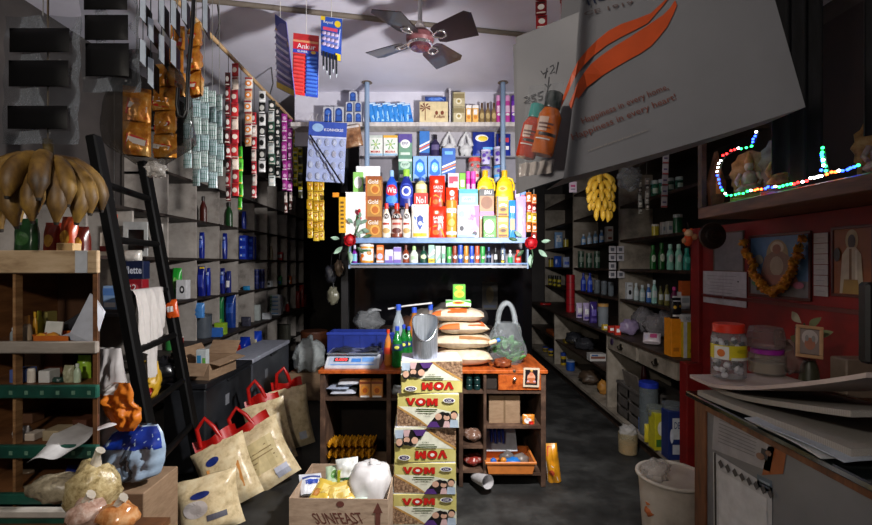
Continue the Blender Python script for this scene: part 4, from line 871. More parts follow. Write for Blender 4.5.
# things standing on the rack's top board
for k, (x0, x1, yt, c, lb) in enumerate(((10, 32, 218, '#173a1c', 'dark green packet on top of the snack rack below the bananas'), (40, 56, 222, '#8a2a14', 'dull red packet on top of the snack rack beside the dark green one'), (57, 72, 216, '#b5431c', 'orange red packet on top of the snack rack'), (72, 84, 226, '#5a1c14', 'maroon packet on top of the snack rack at its inner end'))):
    RB(x0, x1, yt, 1.50, 1.68 + .02 * (k % 2), 'p', c, '', 'snack_packet', lb, 'packet', [('e', 0, .55, .6, .3, C('#d8a03a' if k else '#2f5a2a', .4)), ('r', 0, .2, .7, .1, C('#c9b8a0', .5))], t=.05)
RB(56, 73, 243, 1.50, 1.63, 'c', '#c9a878', '', 'cream_box', 'small lit cream box at the front of the rack top board', 'box', d=.04)

# ---- bananas at the rack
def banana(b, p0, ang, L, r, bend, m, tipm, tilt=0.):
    pts = []; rs = []
    for i in range(11):
        s = i / 10; a = bend * (s - .1)
        x = L * (math.sin(a) / max(bend, .01)); z = -L * ((1 - math.cos(a)) / max(bend, .01)) * .0 - L * s * .9
        q = Vector((bend * .42 * L * math.sin(PI * min(1, s * .95)) , 0, -L * s))
        q = Matrix.Rotation(tilt, 3, 'Y') @ q
        q = Matrix.Rotation(ang, 3, 'Z') @ q
        pts.append(Vector(p0) + q); rs.append(r * (0.35 + .65 * min(1, s * 5)) * (1 if s < .8 else 1 - (s - .8) * 3.6))
    b.tube(pts, rs, m, 10)
    b.tube([pts[-1], pts[-1] + (pts[-1] - pts[-2]) * .35], [r * .3, r * .22], tipm, 6)
def bunch(name, lab, loc, hands, m, tipm, r, L, top):
    t = thing(name, lab, 'bananas', loc)
    b = MB(); b.tube([(0, 0, .06), (.004, 0, -.02), (0, 0, -hands[-1][0] - .02)], .014, C('#5a4a22', .7, var=.3), 8); b.build('stalk', t)
    b = MB(); b.tube([(0, 0, .05), (0, 0, top - loc[2] - .002)], .003, C('#7a6a50', .8), 6); b.build('string', t)
    for dz, n, a0, spread, tilt, LL in hands:
        for k in range(n):
            b = MB(); a = a0 + spread * (k / max(1, n - 1) - .5)
            banana(b, (.015 * math.cos(a), .015 * math.sin(a), -dz + random.uniform(-.008, .008)), a, LL * random.uniform(.92, 1.06), r * random.uniform(.9, 1.05), .55, m, tipm, tilt=-tilt + random.uniform(-.08, .08))
            b.build('banana', t)
    return t
bm1 = MIX('overripe_banana_skin', ['#1c1006', '#5f4418', '#8f6f2e', '#a08244'], .55, 9, 6, (1, 1, .5), .05, pos=[.3, .45, .6, .75])
bunch('ripe_banana_bunch', 'spotted overripe banana bunch hanging above the snack rack', P(48, 158, 1.45), [(.0, 9, -PI / 2, 4.4, .62, .20), (.02, 6, -PI / 2, 3.0, .38, .22)], bm1, C('#1a120a', .7), .027, .2, CEIL)
# ---- sheets of black pouches hung above
blk = C('#040405', .45, spec=.2); flm = FILM('#80868e', .06, .2, .5)
def pouch_sheet(name, lab, px0, px1, rows, Y, slant=0.):
    x0, x1 = P(px0, 0, Y).x, P(px1, 0, Y).x
    zt_ = P(0, rows[0][0] - 14, Y).z; zb_ = P(0, rows[-1][1] + 14, Y).z
    t = thing(name, lab, 'packets', ((x0 + x1) / 2, Y, zt_)); w = (x1 - x0) / 2
    b = MB()
    def S(u, v): return Vector(((u - .5) * 2 * (w + .015) + slant * v, .004 * math.sin(v * 22) + .006 * math.sin(9 * u), (zb_ - zt_) * v))
    b.grid(S, 14, 30, flm); b.build('clear_strip', t)
    for yt, yb in rows:
        a = P(0, yt, Y).z - zt_; c = P(0, yb, Y).z - zt_; h = a - c
        b = MB(); b.T = Matrix.Translation((slant * a / (zb_ - zt_), -.012, c))
        Sf = pouch_S(2 * w * .9, h, .02, seed=yt); b.grid(lambda u, v: Sf(u - .5, v), 10, 8, blk)
        b.add([(-w * .9, 0, 0), (w * .9, 0, 0), (w * .9, 0, h), (-w * .9, 0, h)], [(3, 2, 1, 0)], blk)
        b.build('black_pouch', t)
    b = MB(); b.tube([(0, 0, 0), (0, .01, CEIL - zt_ - .002)], .002, C('#888888', .5), 5); b.build('string', t)
    return t
pouch_sheet('pouch_strip', 'clear strip of black pouches hanging over the spotted bananas', 10, 76, [(30, 54), (62, 88), (107, 130)], 1.42, -.01)
pouch_sheet('pouch_strip', 'broad strip of glossy black pouches between the bananas and golden snacks', 84, 132, [(-12, 12), (17, 42), (45, 78)], 1.38, .01)
sil = C('#c9d6e4', .3, .35)
for k, (px, segs, Y) in enumerate(((139, [(-4, 18), (38, 62)], 1.28), (147, [(16, 38), (56, 84)], 1.32), (158, [(-4, 24), (33, 60)], 1.36), (170, [(-2, 25), (38, 63)], 1.40), (181, [(-8, 20)], 1.44), (202, [(-6, 28)], 1.50))):
    p = P(px, segs[0][0], Y)
    t = thing('silver_edge_strip', 'strip of dark sachets with a silver edge, %s from the bananas outward' % ORD[k], 'sachets', p, (0, 0, 0), 'silver edged sachet strips')
    for a, c in segs:
        za, zc = P(0, a, Y).z - p.z, P(0, c, Y).z - p.z
        b = MB(); b.poly([(.0, 0, zc + .006), (.013, .008, zc - .010), (.013, .008, za - .006), (0, 0, za)], sil, .003, (0, -1, 0))
        b.poly([(0, 0, zc + .006), (-.02, .09, zc + .004), (-.02, .09, za), (0, 0, za)], blk, .002, (-1, 0, 0)); b.build('sachet', t)
    b = MB(); zl_ = P(0, segs[-1][1], Y).z - p.z; b.tube([(.001, .016, zl_ + .02), (.001, .016, CEIL - p.z - .002)], .0015, C('#50565e', .4), 5); b.build('string', t)
# ---- golden snack strips in and beside a clear bag
gold = MIX('crinkled_gold_foil', ['#a85414', '#e09434', '#f7c878'], .26, 22, 5, (1, 1, 1), .4, metal=.25)
def snack(b, c, w, h, seed, lab=True, yaw=0.):
    Sf = pouch_S(w, h, w * .5, seed=seed, crink=.012); b.T = Matrix.Translation(c) @ Matrix.Rotation(yaw, 4, 'Z')
    b.grid(lambda u, v: Sf(u - .5, v), 9, 9, gold); Sb = pouch_S(w, h, w * .5, side=1, seed=seed + 3, crink=.012); b.grid(lambda u, v: Sb(.5 - u, v), 9, 9, gold)
    if lab: decals(b, Sf, [('p', [(-.42, .18), (.3, .08), (.4, .46), (-.32, .6)], C('#d8281f', .35)), ('p', [(-.35, .36), (.3, .26), (.34, .42), (-.28, .52)], C('#f0e8e0', .35))])
    b.T = Matrix.Identity(4)
def snack_strip(px0, px1, yt, yb, n, Y, lab, yaw=0.):
    p = P((px0 + px1) / 2, yt, Y); w = (px1 - px0) * Y / F; h = (yb - yt) * Y / F / n
    t = thing('snack_strip', lab, 'snacks', p, group='strips of golden snack packets')
    for k in range(n):
        b = MB(); snack(b, (random.uniform(-.004, .004), 0, -(k + 1) * h), w, h * 1.02, px0 + k * 5.1, yaw=yaw + random.uniform(-.15, .15)); b.build('packet', t)
    b = MB(); b.tube([(0, 0, -.01), (0, 0, CEIL - p.z - .002)], .0015, C('#8a8a80', .5), 5); b.build('string', t)
snack_strip(186, 204, 24, 96, 3, 1.50, 'golden snack strip hanging next to the checked sachet curtain', -.5)
snack_strip(171, 184, 26, 96, 3, 1.52, 'golden snack strip hidden behind the black hooked rod', .3)
snack_strip(152, 176, 64, 158, 4, 1.46, 'golden snack strip with red marks in the middle of the clear bag', -.2)
snack_strip(125, 149, 88, 156, 2, 1.50, 'dark amber snack strip on the banana side of the clear bag', .5)
p = P(150, 60, 1.46)
t = thing('clear_bag', 'clear plastic bag hanging around the golden snack packets', 'bag', p)
b = MB(); fb = FILM('#3f3a36', .0, .1, .5)
def S(u, v):
    a = 2 * PI * u; r = (.07 + .075 * math.sin(PI * min(1, v * .75))) * (1 if v < .8 else 1 - (v - .8) * 3.2)
    return Vector((r * 1.0 * math.cos(a) * (1 + .08 * math.sin(5 * a + 6 * v)), .07 * math.sin(a) * (1 + .1 * math.sin(3 * a + 9 * v)) * (1 if v < .8 else 1 - (v - .8) * 3), -.34 * v))
b.grid(S, 28, 18, fb); b.build('film', t)
b = MB(); b.blob((.02, 0, -.352), (.03, .03, .03), FILM('#cfcac4', .3, .2, .6), .3, 4, 4); b.build('knot', t)
b = MB(); b.tube([(0, .07, -.02), (0, .07, CEIL - p.z - .002)], .0015, C('#8a8a80', .5), 5); b.build('string', t)
b = MB(); b.tube([P(194, -8, 1.4), P(192, 30, 1.4), P(188, 75, 1.4), P(187, 110, 1.4), P(184, 118, 1.4), P(179, 116, 1.4), P(177, 105, 1.4), P(178, 88, 1.4)], .006, C('#0d0d0f', .4), 8)
b.tube([P(194, -8, 1.4), (P(194, 0, 1.4).x, 1.4, CEIL - .002)], .005, C('#0d0d0f', .4), 8); o = b.build('hooked_rod'); tag(o, 'black rod with a hooked lower end hanging beside the golden snacks', 'hook')

# ================================================================== pole of sachet strips
xp, zp = -1.25, 2.79
b = MB(); b.tube([(xp, 2.2, zp), (xp, 4.5, zp)], .013, C('#a88a62', .6, var=.2), 10)
t = tag(b.build('bamboo_pole'), 'tan bamboo pole slung under the ceiling carrying the sachet strips', 'pole')
for y in (2.62, 3.5, 4.4):
    b = MB(); m = C('#33302e', .6); b.tube([(xp + .004, y, zp - .02), (xp - .012, y, zp + .02), (xp + .01, y + .01, zp + .12), (xp, y, CEIL - .002)], .005, m, 6); b.build('wire', t)
def sachet_strip(px, wpx, yb, cols, lab, name='sachet_strip', n=None, yt=None, dx=0., Yo=None, marks=None, yaw=0.):
    Y = Yo or xp * F / (px - CX); s_ = F / Y
    z1 = zp - .014 if yt is None else P(0, yt, Y).z; z0 = P(0, yb, Y).z
    w = wpx / s_; n = n or max(3, round((z1 - z0) / .085)); h = (z1 - z0) / n
    t = thing(name, lab, 'sachets', (P(px, 0, Y).x, Y, z1), (0, 0, yaw))
    bm = {}
    for k in range(n):
        c = cols[k % len(cols)] if not callable(cols) else cols(k)
        if c not in bm:
            b = MB(); Sf = pouch_S(w, h * .97, .016, seed=hash(c) % 17); Sb = pouch_S(w, h * .97, .016, side=1, seed=3)
            m = C(c, .28); b.grid(lambda u, v: Sf(u - .5, v), 6, 8, m); b.grid(lambda u, v: Sb(.5 - u, v), 6, 8, m)
            decals(b, Sf, marks(c) if marks else [('e', 0, .5, .6, .4, C('#e8e4dc', .3)), ('r', 0, .82, .7, .1, C('#2a2420', .4)), ('r', 0, .1, .8, .08, C('#d8d0c4', .4))])
            o = b.build('sachet', t); bm[c] = o; o.location = (random.uniform(-.003, .003), 0, -(k + 1) * h)
        else:
            o = bm[c].copy(); COL.objects.link(o); o.location = (random.uniform(-.004, .004), 0, -(k + 1) * h)
        o.rotation_euler = (0, 0, random.uniform(-.25, .25))
    return t
chk = lambda c: [('r', u, .5, .05, 1, C('#2a5a4a', .4)) for u in (-.35, -.1, .15, .4)] + [('r', 0, v, 1, .03, C('#2f6a5a', .4)) for v in (.2, .5, .8)]
for k, px in enumerate((188, 196, 204, 212, 219)):
    sachet_strip(px, 8.5, (168, 186, 182, 188, 176)[k], ['#b9c4c2', '#a3b4b8'], 'green checked whitish sachet strip, %s of five in the curtain by the golden snacks' % ORD[k], marks=chk, yt=78 + 4 * k, Yo=2.36 + .03 * k)
STR = [ # px, w, ybottom, colours, label, marks
 (228, 5.5, 201, ['#5a1018', '#8a1c22'], 'dark red sachet strip, foremost of the red group on the bamboo pole', None, 72),
 (235, 7, 196, ['#b82a2c', '#d8c4b4', '#a82430'], 'red and cream sachet strip, second of the red group on the pole', lambda c: [('e', 0, .45, .7, .4, C('#e8d8c8')), ('r', 0, .85, .8, .14, C('#8a1a20'))], None),
 (240.5, 4.5, 210, ['#3fae2a', '#5ac23a'], 'bright green sachet strip dangling lowest in the red group', lambda c: [('r', 0, .5, .5, .4, C('#2f7a1c')), ('r', 0, .1, .9, .1, C('#e8a02a'))], 146),
 (248.5, 7.5, 146, ['#d8d0c8', '#c9a88a'], 'cream sachet strip with orange pictures, upper part of the red group', lambda c: [('e', 0, .4, .8, .5, C('#e8862a')), ('e', 0, .4, .4, .26, W), ('r', 0, .86, .9, .16, C('#9a1c24'))], None),
 (254, 5, 198, ['#b02a34', '#c9b0a8'], 'red sachet strip hanging at the far side of the red group', None, 112),
 (262, 6.5, 172, ['#d0d0ce', '#1c1c1c'], 'black and white sachet strip, nearer of the monochrome pair', lambda c: [('e', 0, .5, .7, .5, C('#1a1a1a' if c != '#1c1c1c' else '#c8c8c0')), ('r', 0, .1, .8, .1, W)], None),
 (271.5, 6.5, 186, ['#1f2a26', '#c8d0cc', '#3a5a4a'], 'black and green sachet strip, farther of the monochrome pair', None, None),
 (278, 4.5, 178, ['#14181a', '#2c3a3a'], 'blackish sachet strip hanging just before the magenta strips', None, None),
 (284.5, 5.5, 190, ['#9a2a86', '#b23a9a'], 'magenta sachet strip, nearer of the two magenta ones on the pole', lambda c: [('e', 0, .5, .6, .4, C('#e0a8d4')), ('r', 0, .15, .8, .1, W)], None),
 (290, 5, 191, ['#a02f90', '#7a1f6a'], 'magenta sachet strip, farther of the two magenta ones on the pole', lambda c: [('e', 0, .5, .6, .4, C('#e8b8dc')), ('r', 0, .15, .8, .1, W)], None),
 (295.5, 4.6, 186, ['#c8b81c', '#e0d02a'], 'yellow sachet strip next to the magenta strips on the pole', lambda c: [('r', 0, .5, .7, .3, C('#3a5a1c')), ('r', 0, .85, .8, .1, W)], None),
 (300.5, 4.6, 198, ['#d8c81f', '#2c2c1c'], 'yellow and black sachet strip at the far end of the bamboo pole', lambda c: [('r', 0, .5, .7, .3, C('#3a3a14')), ('r', 0, .85, .8, .1, W)], None)]
for px, wp, yb, cols, lb, mk, yt in STR:
    t_ = sachet_strip(px, wp, yb, cols, lb, marks=mk, yt=yt)
    if yt is not None:
        b = MB(); b.tube([(0, .006, -.02), (0, .006, zp - .012 - t_.location.z)], .002, C('#3a3634', .5), 5); b.build('string', t_)
for k, (px, yb) in enumerate(((286, 213), (291, 210))):
    t_ = sachet_strip(px, 3.2, yb, ['#b8a8a0', '#5a2a24'], ('nearer', 'farther')[k] + ' short whitish sachet strip dangling below the magenta strips', yt=192, n=2)
    b = MB(); b.tube([(0, .012, -.01), (0, .012, zp - .012 - t_.location.z)], .0015, C('#3a3634', .5), 5); b.build('string', t_)
# strings for the checked curtain
for o in list(COL.objects):
    if o.parent is None and 'checked whitish' in o.get('label', ''):
        b = MB(); b.tube([(0, .004, -.01), (0, .004, CEIL - o.location.z - .002)], .0015, C('#6a6a66', .5), 5); b.build('string', o)
# gold and dark strips below the blister card, orange strips on the other rack end
for k, px in enumerate((310, 316, 321)):
    t_ = sachet_strip(px, 5.6, (238, 241, 240)[k], ['#d8a81c', '#e8c23a'], ORD[k] + ' golden sachet strip of the three below the blister card', yt=180, Yo=3.74, marks=lambda c: [('e', .05, .5, .6, .4, C('#b8701c')), ('e', .0, .55, .3, .2, C('#f0d880')), ('r', 0, .86, .9, .1, C('#8a5a1a'))])
    b = MB(); b.tube([(0, .004, -.01), (0, .004, .52), (0, .07, .575)], .0015, C('#d0ccc0', .5), 5); b.build('string', t_)
for k, (px, yt, yb) in enumerate(((529, 192, 232), (534, 194, 242))):
    t_ = sachet_strip(px, 5, yb, ['#d8701c', '#a82418', '#e8b83a'], ('inner', 'outer')[k] + ' orange and red sachet strip hanging at the rose end of the rack', yt=yt, Yo=3.60)
    b = MB(); b.tube([(0, .004, -.01), (0, .004, .3), (0, .21, 1.07 - .14)], .0015, C('#d0ccc0', .5), 5); b.build('string', t_)
w_, h_, p = size(339.5, 346, 193, 233, 3.57); b = MB(); b.box(-w_/2, w_/2, 0, .02, 0, h_, C('#e0a81c', .45)); b.box(-w_/2 - .05, w_/2, 0, .02, h_ - .035, h_, C('#e8901c', .45)); decals(b, S_flat(w_, h_), [('r', 0, .15 + .1 * i, .5, .05, C('#6a4a14')) for i in range(7)])
o = b.build('yellow_hanger', loc=(p.x, 3.55, p.z)); tag(o, 'narrow yellow hanging strip with a tab beside the tall white carton', 'hanger')
pouch('brown_bread_bag', 'clear wrapped bag of brown snacks hanging between the blister card and the pole', 'bag', 344, 363, 124, 146, 3.74, MIX('brown_snack', ['#4a2f20', '#8a5f40', '#b59878'], .3, 16, 5, (1, 1, 1), .3), [('r', 0, .9, .9, .12, C('#d8d0cc', .3))], t=.05, rot=(0, R(-10), 0))

# ================================================================== goods in the cubbies
def cub(px0, px1, yt, zrow, kind, c1, c2, nm, lb, ct, X=-2.06, ds=(), **k):
    Y = X * F / ((px0 + px1) / 2 - CX)
    yb_ = CY - (zrow - CH) * F / Y
    if kind == 'c': return carton(nm, lb, ct, px0, px1, yt, yb_, Y, c1, ds, zb=zrow + .001, **k)
    if kind == 'p': return pouch(nm, lb, ct, px0, px1, yt, yb_, Y, c1, ds, zb=zrow + .001, **k)
    return bottle(nm, lb, ct, px0, px1, yt, yb_, Y, c1, c2, ds, zb=zrow + .001, **k)
bw = lambda: [('r', 0, .55, .7, .3, C('#3a62d0', .4)), ('r', 0, .8, .5, .1, C('#a8bce8', .4))]
# row above the eye-level board (1.55): blue packs
cub(198, 203, 232, 1.55, 'p', '#16288a', '', 'blue_pack', 'slim blue pack in the cubby above eye level nearest the ladder', 'pack', ds=bw(), t=.05)
cub(221.5, 226, 233, 1.55, 'p', '#16288a', '', 'blue_pack', 'slim blue pack in the next cubby deeper, above eye level', 'pack', ds=bw(), t=.05)
cub(222, 234, 254.5, 1.55, 'c', '#3a4a58', '', 'flat_box', 'flat grey box on the floor of a cubby above eye level', 'box', d=.08, X=-2.1)
for i in range(3):
    for j in range(2):
        X = -2.04; px = 242.5 + j * 7; Y = X * F / (px - CX); hh = .085
        carton('blue_carton', 'blue carton in the filled cubby, %s layer, %s column' % (('bottom', 'middle', 'top')[i], ('nearer', 'farther')[j]), 'carton', px - 3.4, px + 3.4, 0, hh * F / Y, Y, '#1733ae', [('r', 0, .5, .8, .36, C('#4a72e0', .4)), ('r', -.2, .5, .2, .2, W)], d=.09, zb=None, group='blue cartons in one cubby').location = P(px, CY - (1.551 + i * (hh + .001) - CH) * F / Y, Y)
for k, (x, yt, c) in enumerate(((267, 246, '#6a5a4a'), (270.5, 243, '#8a7a5a'))):
    cub(x - 1.8, x + 1.8, yt, 1.55, 'b', c, '#c8c0b0', 'spice_bottle', ('nearer', 'farther') [k] + ' of two small spice bottles in a deep cubby above eye level', 'bottle')
cub(277.5, 282, 252, 1.55, 'c', '#c83a3a', '', 'red_white_carton', 'red and white carton in a far cubby above eye level', 'carton', ds=[('r', 0, .5, .9, .4, W)], d=.06)
cub(283, 286, 253, 1.55, 'c', '#b02a4a', '', 'crimson_carton', 'crimson carton beside the red and white one in a far cubby', 'carton', d=.06)
# eye-level row (1.21)
cub(171, 180, 268, 1.21, 'p', '#2fae3a', '', 'green_packet', 'bright green packet in the cubby beside the ladder at eye level', 'packet', t=.05, X=-2.14, ds=[('e', 0, .5, .6, .4, C('#8ad86a'))])
cub(176, 186, 280, 1.21, 'c', '#d8d8da', '', 'white_carton_small', 'white carton with a dark round mark below the bright green packet', 'carton', ds=[('e', .1, .5, .5, .4, BLK), ('e', .1, .5, .24, .2, W)], d=.07)
cub(196, 204, 266, 1.21, 'p', '#141f7c', '', 'navy_pack', 'tall navy pack with a yellow top in the cubby past the white carton', 'pack', ds=[('r', .1, .94, .6, .06, YEL), ('r', 0, .5, .6, .4, C('#2a3aa8'))], t=.06, X=-2.09)
cub(205.5, 209, 268, 1.21, 'p', '#1a2c9a', '', 'navy_pack', 'slim navy pack right behind the tall one with a yellow top', 'pack', ds=bw(), t=.05)
cub(219, 224, 268, 1.21, 'p', '#1a2270', '', 'navy_pack', 'navy pack, nearer of two in the second deeper cubby', 'pack', ds=bw(), t=.05)
cub(225, 230, 271, 1.21, 'p', '#27307a', '', 'navy_pack', 'navy and white pack, farther of two in the second deeper cubby', 'pack', ds=[('r', 0, .4, .7, .3, W)], t=.05)
cub(242, 249, 286, 1.21, 'p', '#2a8ac0', '', 'blue_sachet', 'low pale blue packet in the cubby before the stacked dark jars', 'packet', t=.05)
for k in range(3):
    for j in range(2):
        X = -2.05; px = 256 + j * 5.5; Y = X * F / (px - CX); h_ = .075
        o = bottle('dark_jar', 'dark blue jar in the deep cubby stack, %s layer, %s column' % (('bottom', 'middle', 'top')[k], ('nearer', 'farther')[j]), 'jar', px - 2.4, px + 2.4, 0, h_ * F / Y, Y, '#1f2660', '#3a4488', [], 'tub', .2, ry=1, group='stacked dark jars in a cubby')
        o.location = (px * 0 + P(px, 0, Y).x, Y + .02, 1.211 + k * (h_ + .001))
cub(266, 271, 281, 1.21, 'c', '#c8ccd0', '', 'grey_white_carton', 'white carton with a black mark beside the stacked dark jars', 'carton', ds=[('e', 0, .5, .6, .4, BLK)], d=.06)
cub(277, 281, 276, 1.21, 'p', '#2a8a4a', '', 'green_pouch', 'green pouch in the far eye level cubby', 'pouch', ds=[('r', 0, .3, .8, .3, C('#3a6ac0'))], t=.05)
cub(282, 285.5, 279, 1.21, 'p', '#3a6ac8', '', 'blue_pouch_small', 'blue pouch beside the green one in the far eye level cubby', 'pouch', t=.05)
cub(286.5, 291, 276, 1.21, 'p', '#d86a2a', '', 'orange_pouch', 'orange and white pouch in the farthest lit cubby at eye level', 'pouch', ds=[('r', 0, .3, .7, .4, W)], t=.05)
# ledge row (0.85)
o = cub(190, 207, 315, .85, 'b', '#4f565e', '#3a4046', 'grey_bin', 'grey plastic canister standing on the lower ledge', 'bin', X=-2.02, shape='tub', capf=.06, ry=1)
pouch('blue_bag', 'crumpled blue bag stuffed in the top of the grey canister', 'bag', 193, 203, 303, 318, -1.98 * F / (198 - CX), '#4a86c8', t=.05)
cub(216, 222, 296, .85, 'p', '#1c6a3a', '', 'green_pack', 'tall green pack on the ledge between the canister and the blue pack', 'pack', ds=[('r', 0, .2, .8, .3, C('#8ac83a')), ('r', 0, .75, .8, .2, C('#2a8a4a'))], t=.07)
cub(224, 234, 295, .85, 'p', '#1a3a86', '', 'tall_blue_pack', 'tall blue pack on the ledge beside the tall green pack', 'pack', ds=[('r', 0, .6, .7, .3, C('#2a56b0'))], t=.08)
cub(214, 225, 323, .85, 'c', '#8ab02a', '', 'lime_box', 'small lime box in front of the tall green pack on the ledge', 'box', ds=[('r', 0, .5, .7, .3, C('#d8e070'))], d=.05, X=-1.95)
cub(209, 221, 328, .85, 'c', '#2f66b8', '', 'flat_blue_box', 'flat blue box at the edge of the ledge below the lime box', 'box', d=.04, X=-1.925)
for k in range(5):
    px = 275; X = -1.99; Y = X * F / (px - CX); hh = .05
    o = carton('white_soap_carton', 'white soap carton in the ledge stack, %s from the bottom' % ORD[k], 'carton', px - 5.5, px + 5.5 - k * .4, 0, hh * F / Y, Y, '#c8ccd0', [('r', 0, .5, .6, .3, C('#4a8ac0')), ('r', -.4, .5, .1, .8, C('#3a9a5a'))], d=.1, group='stack of white soap cartons'); o.location = (P(px, 0, Y).x, Y, .851 + k * (hh + .001))
cub(262, 270, 313, .85, 'c', '#d0d4d8', '', 'white_tub_box', 'loose white carton on the ledge before the soap stack', 'carton', d=.06, X=-1.95)
cub(252, 259, 305, .85, 'c', '#b0b8b4', '', 'pale_carton', 'pale carton standing on the ledge near the soap stack', 'carton', d=.05, X=-2.02)
cub(285, 289, 302, .85, 'b', '#b82418', '#d8d0c8', 'red_bottle', 'small red bottle on the ledge past the soap stack', 'bottle', X=-1.98)
for k, (px, yt, c) in enumerate(((297, 291, '#7a1a14'), (301, 285, '#8a241a'), (303.5, 294, '#5a1410'))):
    cub(px - 2.5, px + 2.5, yt, .85, 'p', c, '', 'red_packet', ORD[k] + ' dull red packet at the dark far end of the ledge', 'packet', t=.06, X=-1.98)
cub(240, 250, 317, .85, 'p', '#3a3a48', '', 'dark_packet_small', 'dark packet lying on the ledge before the pale carton', 'packet', t=.05, X=-1.95)
# nearest ledge tins and cups
for k, (x0, x1, yt, c, lb) in enumerate(((163, 172, 334, '#2f7a3a', 'green rimmed tin on the ledge behind the white cloth'), (173, 181, 337, '#a82a24', 'red tin on the ledge behind the white cloth'))):
    cub(x0, x1, yt, .85, 'b', c, '#c8c0b8', 'tin', lb, 'tin', X=-1.98, shape='tub', capf=.1, ry=1)
# blue bundle between freezer top and ledge (0.45 board)
for k, (x0, x1, yt, c, lb) in enumerate(((237, 247, 338, '#1638b4', 'blue bag bundle, nearer one, under the ledge behind the freezer'), (248, 259, 332, '#1f4ad0', 'blue bag bundle with a pale print, farther one, under the ledge'), (229, 237, 346, '#b02418', 'red packet under the ledge beside the blue bundles'))):
    cub(x0, x1, yt, .45, 'p', c, '', 'blue_bundle' if k < 2 else 'red_bundle', lb, 'bag', X=-2.03, t=.16, ds=[('e', .1, .6, .4, .2, C('#c8c0a0'))] if k == 1 else ())
cub(271, 288, 325, .45, 'c', '#5a5a50', '', 'olive_carton', 'olive grey carton under the ledge at the far end of the freezer', 'carton', X=-2.03, d=.12)
# upper dim rows
for k, (px, z, c, lb) in enumerate(((202, 1.875, '#4a1c16', 'dull red bottle in a dim upper cubby'), (213, 1.875, '#6a6660', 'grey bottle in a dim upper cubby beside the dull red one'), (228, 1.875, '#1f4a24', 'dark green bottle in a dim upper cubby'))):
    cub(px - 3.5, px + 3.5, 196 + k * 3, z, 'b', c, '#3a3634', 'dim_bottle', lb, 'bottle', X=-2.08)
for k, (px, w_, c) in enumerate(((247, 8, '#1c2a80'), (243, 4, '#2a3a98'))):
    cub(px - w_ / 2, px + w_ / 2, 208 + k * 3, 1.875, 'p', c, '', 'navy_bundle', ('wider', 'slimmer')[k] + ' navy packet in the upper cubby behind the green sachet strip', 'packet', X=-2.1 + .04 * k, t=.06)
# near bays by the ladder: brand carton pile, sachets, mirror, plate
zc = 1.21; Xc = -1.93
def near(px0, px1, yt, yb, Y, kind, c, nm, lb, ct, ds=(), **k):
    zz = P(0, yb, Y).z
    if kind == 'c': return carton(nm, lb, ct, px0, px1, yt, yb, Y, c, ds, **k)
    return pouch(nm, lb, ct, px0, px1, yt, yb, Y, c, ds, **k)
Yg = 2.86
b = MB(); b.box(-2.0, -1.80, 2.63, 2.98, zc - .02, zc, dke); b.build('ledge_bracket', bpy.data.objects['cubby_shelf'])
yz = lambda z: CY - (z - CH) * F / Yg
near(119, 140, 296, yz(zc + .001), Yg, 'c', '#d8481c', 'orange_carton', 'orange carton under the red razor carton beside the ladder', 'carton', [('p', [(-.1, .1), (.1, .9), (.4, .9), (.2, .1)], W), ('e', -.28, .5, .2, .4, C('#e87a3a'))], d=.07)
near(120, 142, 279.5, 295.5, Yg, 'c', '#8f1420', 'red_carton', 'dark red carton with pale scrolls below the navy razor carton', 'carton', [('e', .1, .5, .5, .5, C('#c84a50')), ('e', .1, .5, .3, .3, C('#8f1420')), ('t', 'R2', .05, .5, .4, .4, W)], d=.07)
near(118, 143, 261, 279, Yg, 'c', '#101c3c', 'navy_carton', 'navy carton lettered Gillette beside the ladder rail', 'carton', [('t', 'Gillette', .0, .5, .9, .42, C('#dfe4ee'))], d=.07)
near(121, 139, 250, 260.5, Yg, 'p', '#cfcac0', 'white_packet', 'whitish packet heaped on the navy carton', 'packet', t=.06)
near(103, 117, 286, yz(zc + .001), 2.72, 'c', '#8fb0d8', 'pale_blue_carton', 'pale blue and white carton between the rack and the ladder rail', 'carton', [('r', 0, .75, 1, .3, C('#5a86c8')), ('r', 0, .2, .8, .2, W)], d=.06)
b = MB(); w_, h_, p = size(123, 147, 210, 226, 2.9)
t = thing('propped_board', 'small white framed dark panel propped on the upper cubby board', 'frame', (p.x, 2.9, 1.552)); hw, hh = w_/2, .22; fm = C('#a8aaa8', .6)
b = MB(); b.box(-hw, hw, 0, .012, 0, .03, fm); b.box(-hw, hw, 0, .012, hh - .05, hh, fm); b.box(-hw, -hw + .03, 0, .012, .03, hh - .05, fm); b.box(hw - .02, hw, 0, .012, .03, hh - .05, fm); b.build('border', t)
b = MB(); b.box(-hw + .02, hw - .02, .006, .01, .02, hh - .03, C('#0c0c0e', .3)); b.build('panel', t)
t_ = sachet_strip(113.5, 9, 262, ['#d8481c', '#e06a3a'], 'orange sachet strip hanging beside the upper part of the ladder', yt=214, Yo=2.78, n=3, marks=lambda c: [('p', [(-.4, .2), (.3, .5), (.4, .3), (-.2, .1)], C('#e8d0c0')), ('r', 0, .85, .9, .1, W)])
b = MB(); b.tube([(0, .006, -.01), (0, .006, CEIL - t_.location.z - .002)], .0015, C('#6a6a66', .5), 5); b.build('string', t_)
carton('cream_maroon_box', 'cream and maroon box on the upper board beside the orange sachets', 'box', 119, 130, 0, 22, 2.93, '#c8bcae', [('r', 0, .3, 1, .24, C('#6a1a1a'))], d=.05, zb=None).location = (P(120, 0, 2.93).x, 2.80, 1.552)
b = MB(); b.lathe([(.0, 0), (.05, .002), (.082, .01), (.084, .014), (.05, .006), (0, .004)], C('#c4c6c4', .35), 24); p = P(163, 259, 3.05); o = b.build('white_plate', loc=(-1.97, 3.06, 1.553 + .075), rot=(R(80), 0, R(-20))); tag(o, 'round white plate propped up behind the ladder rail', 'plate')
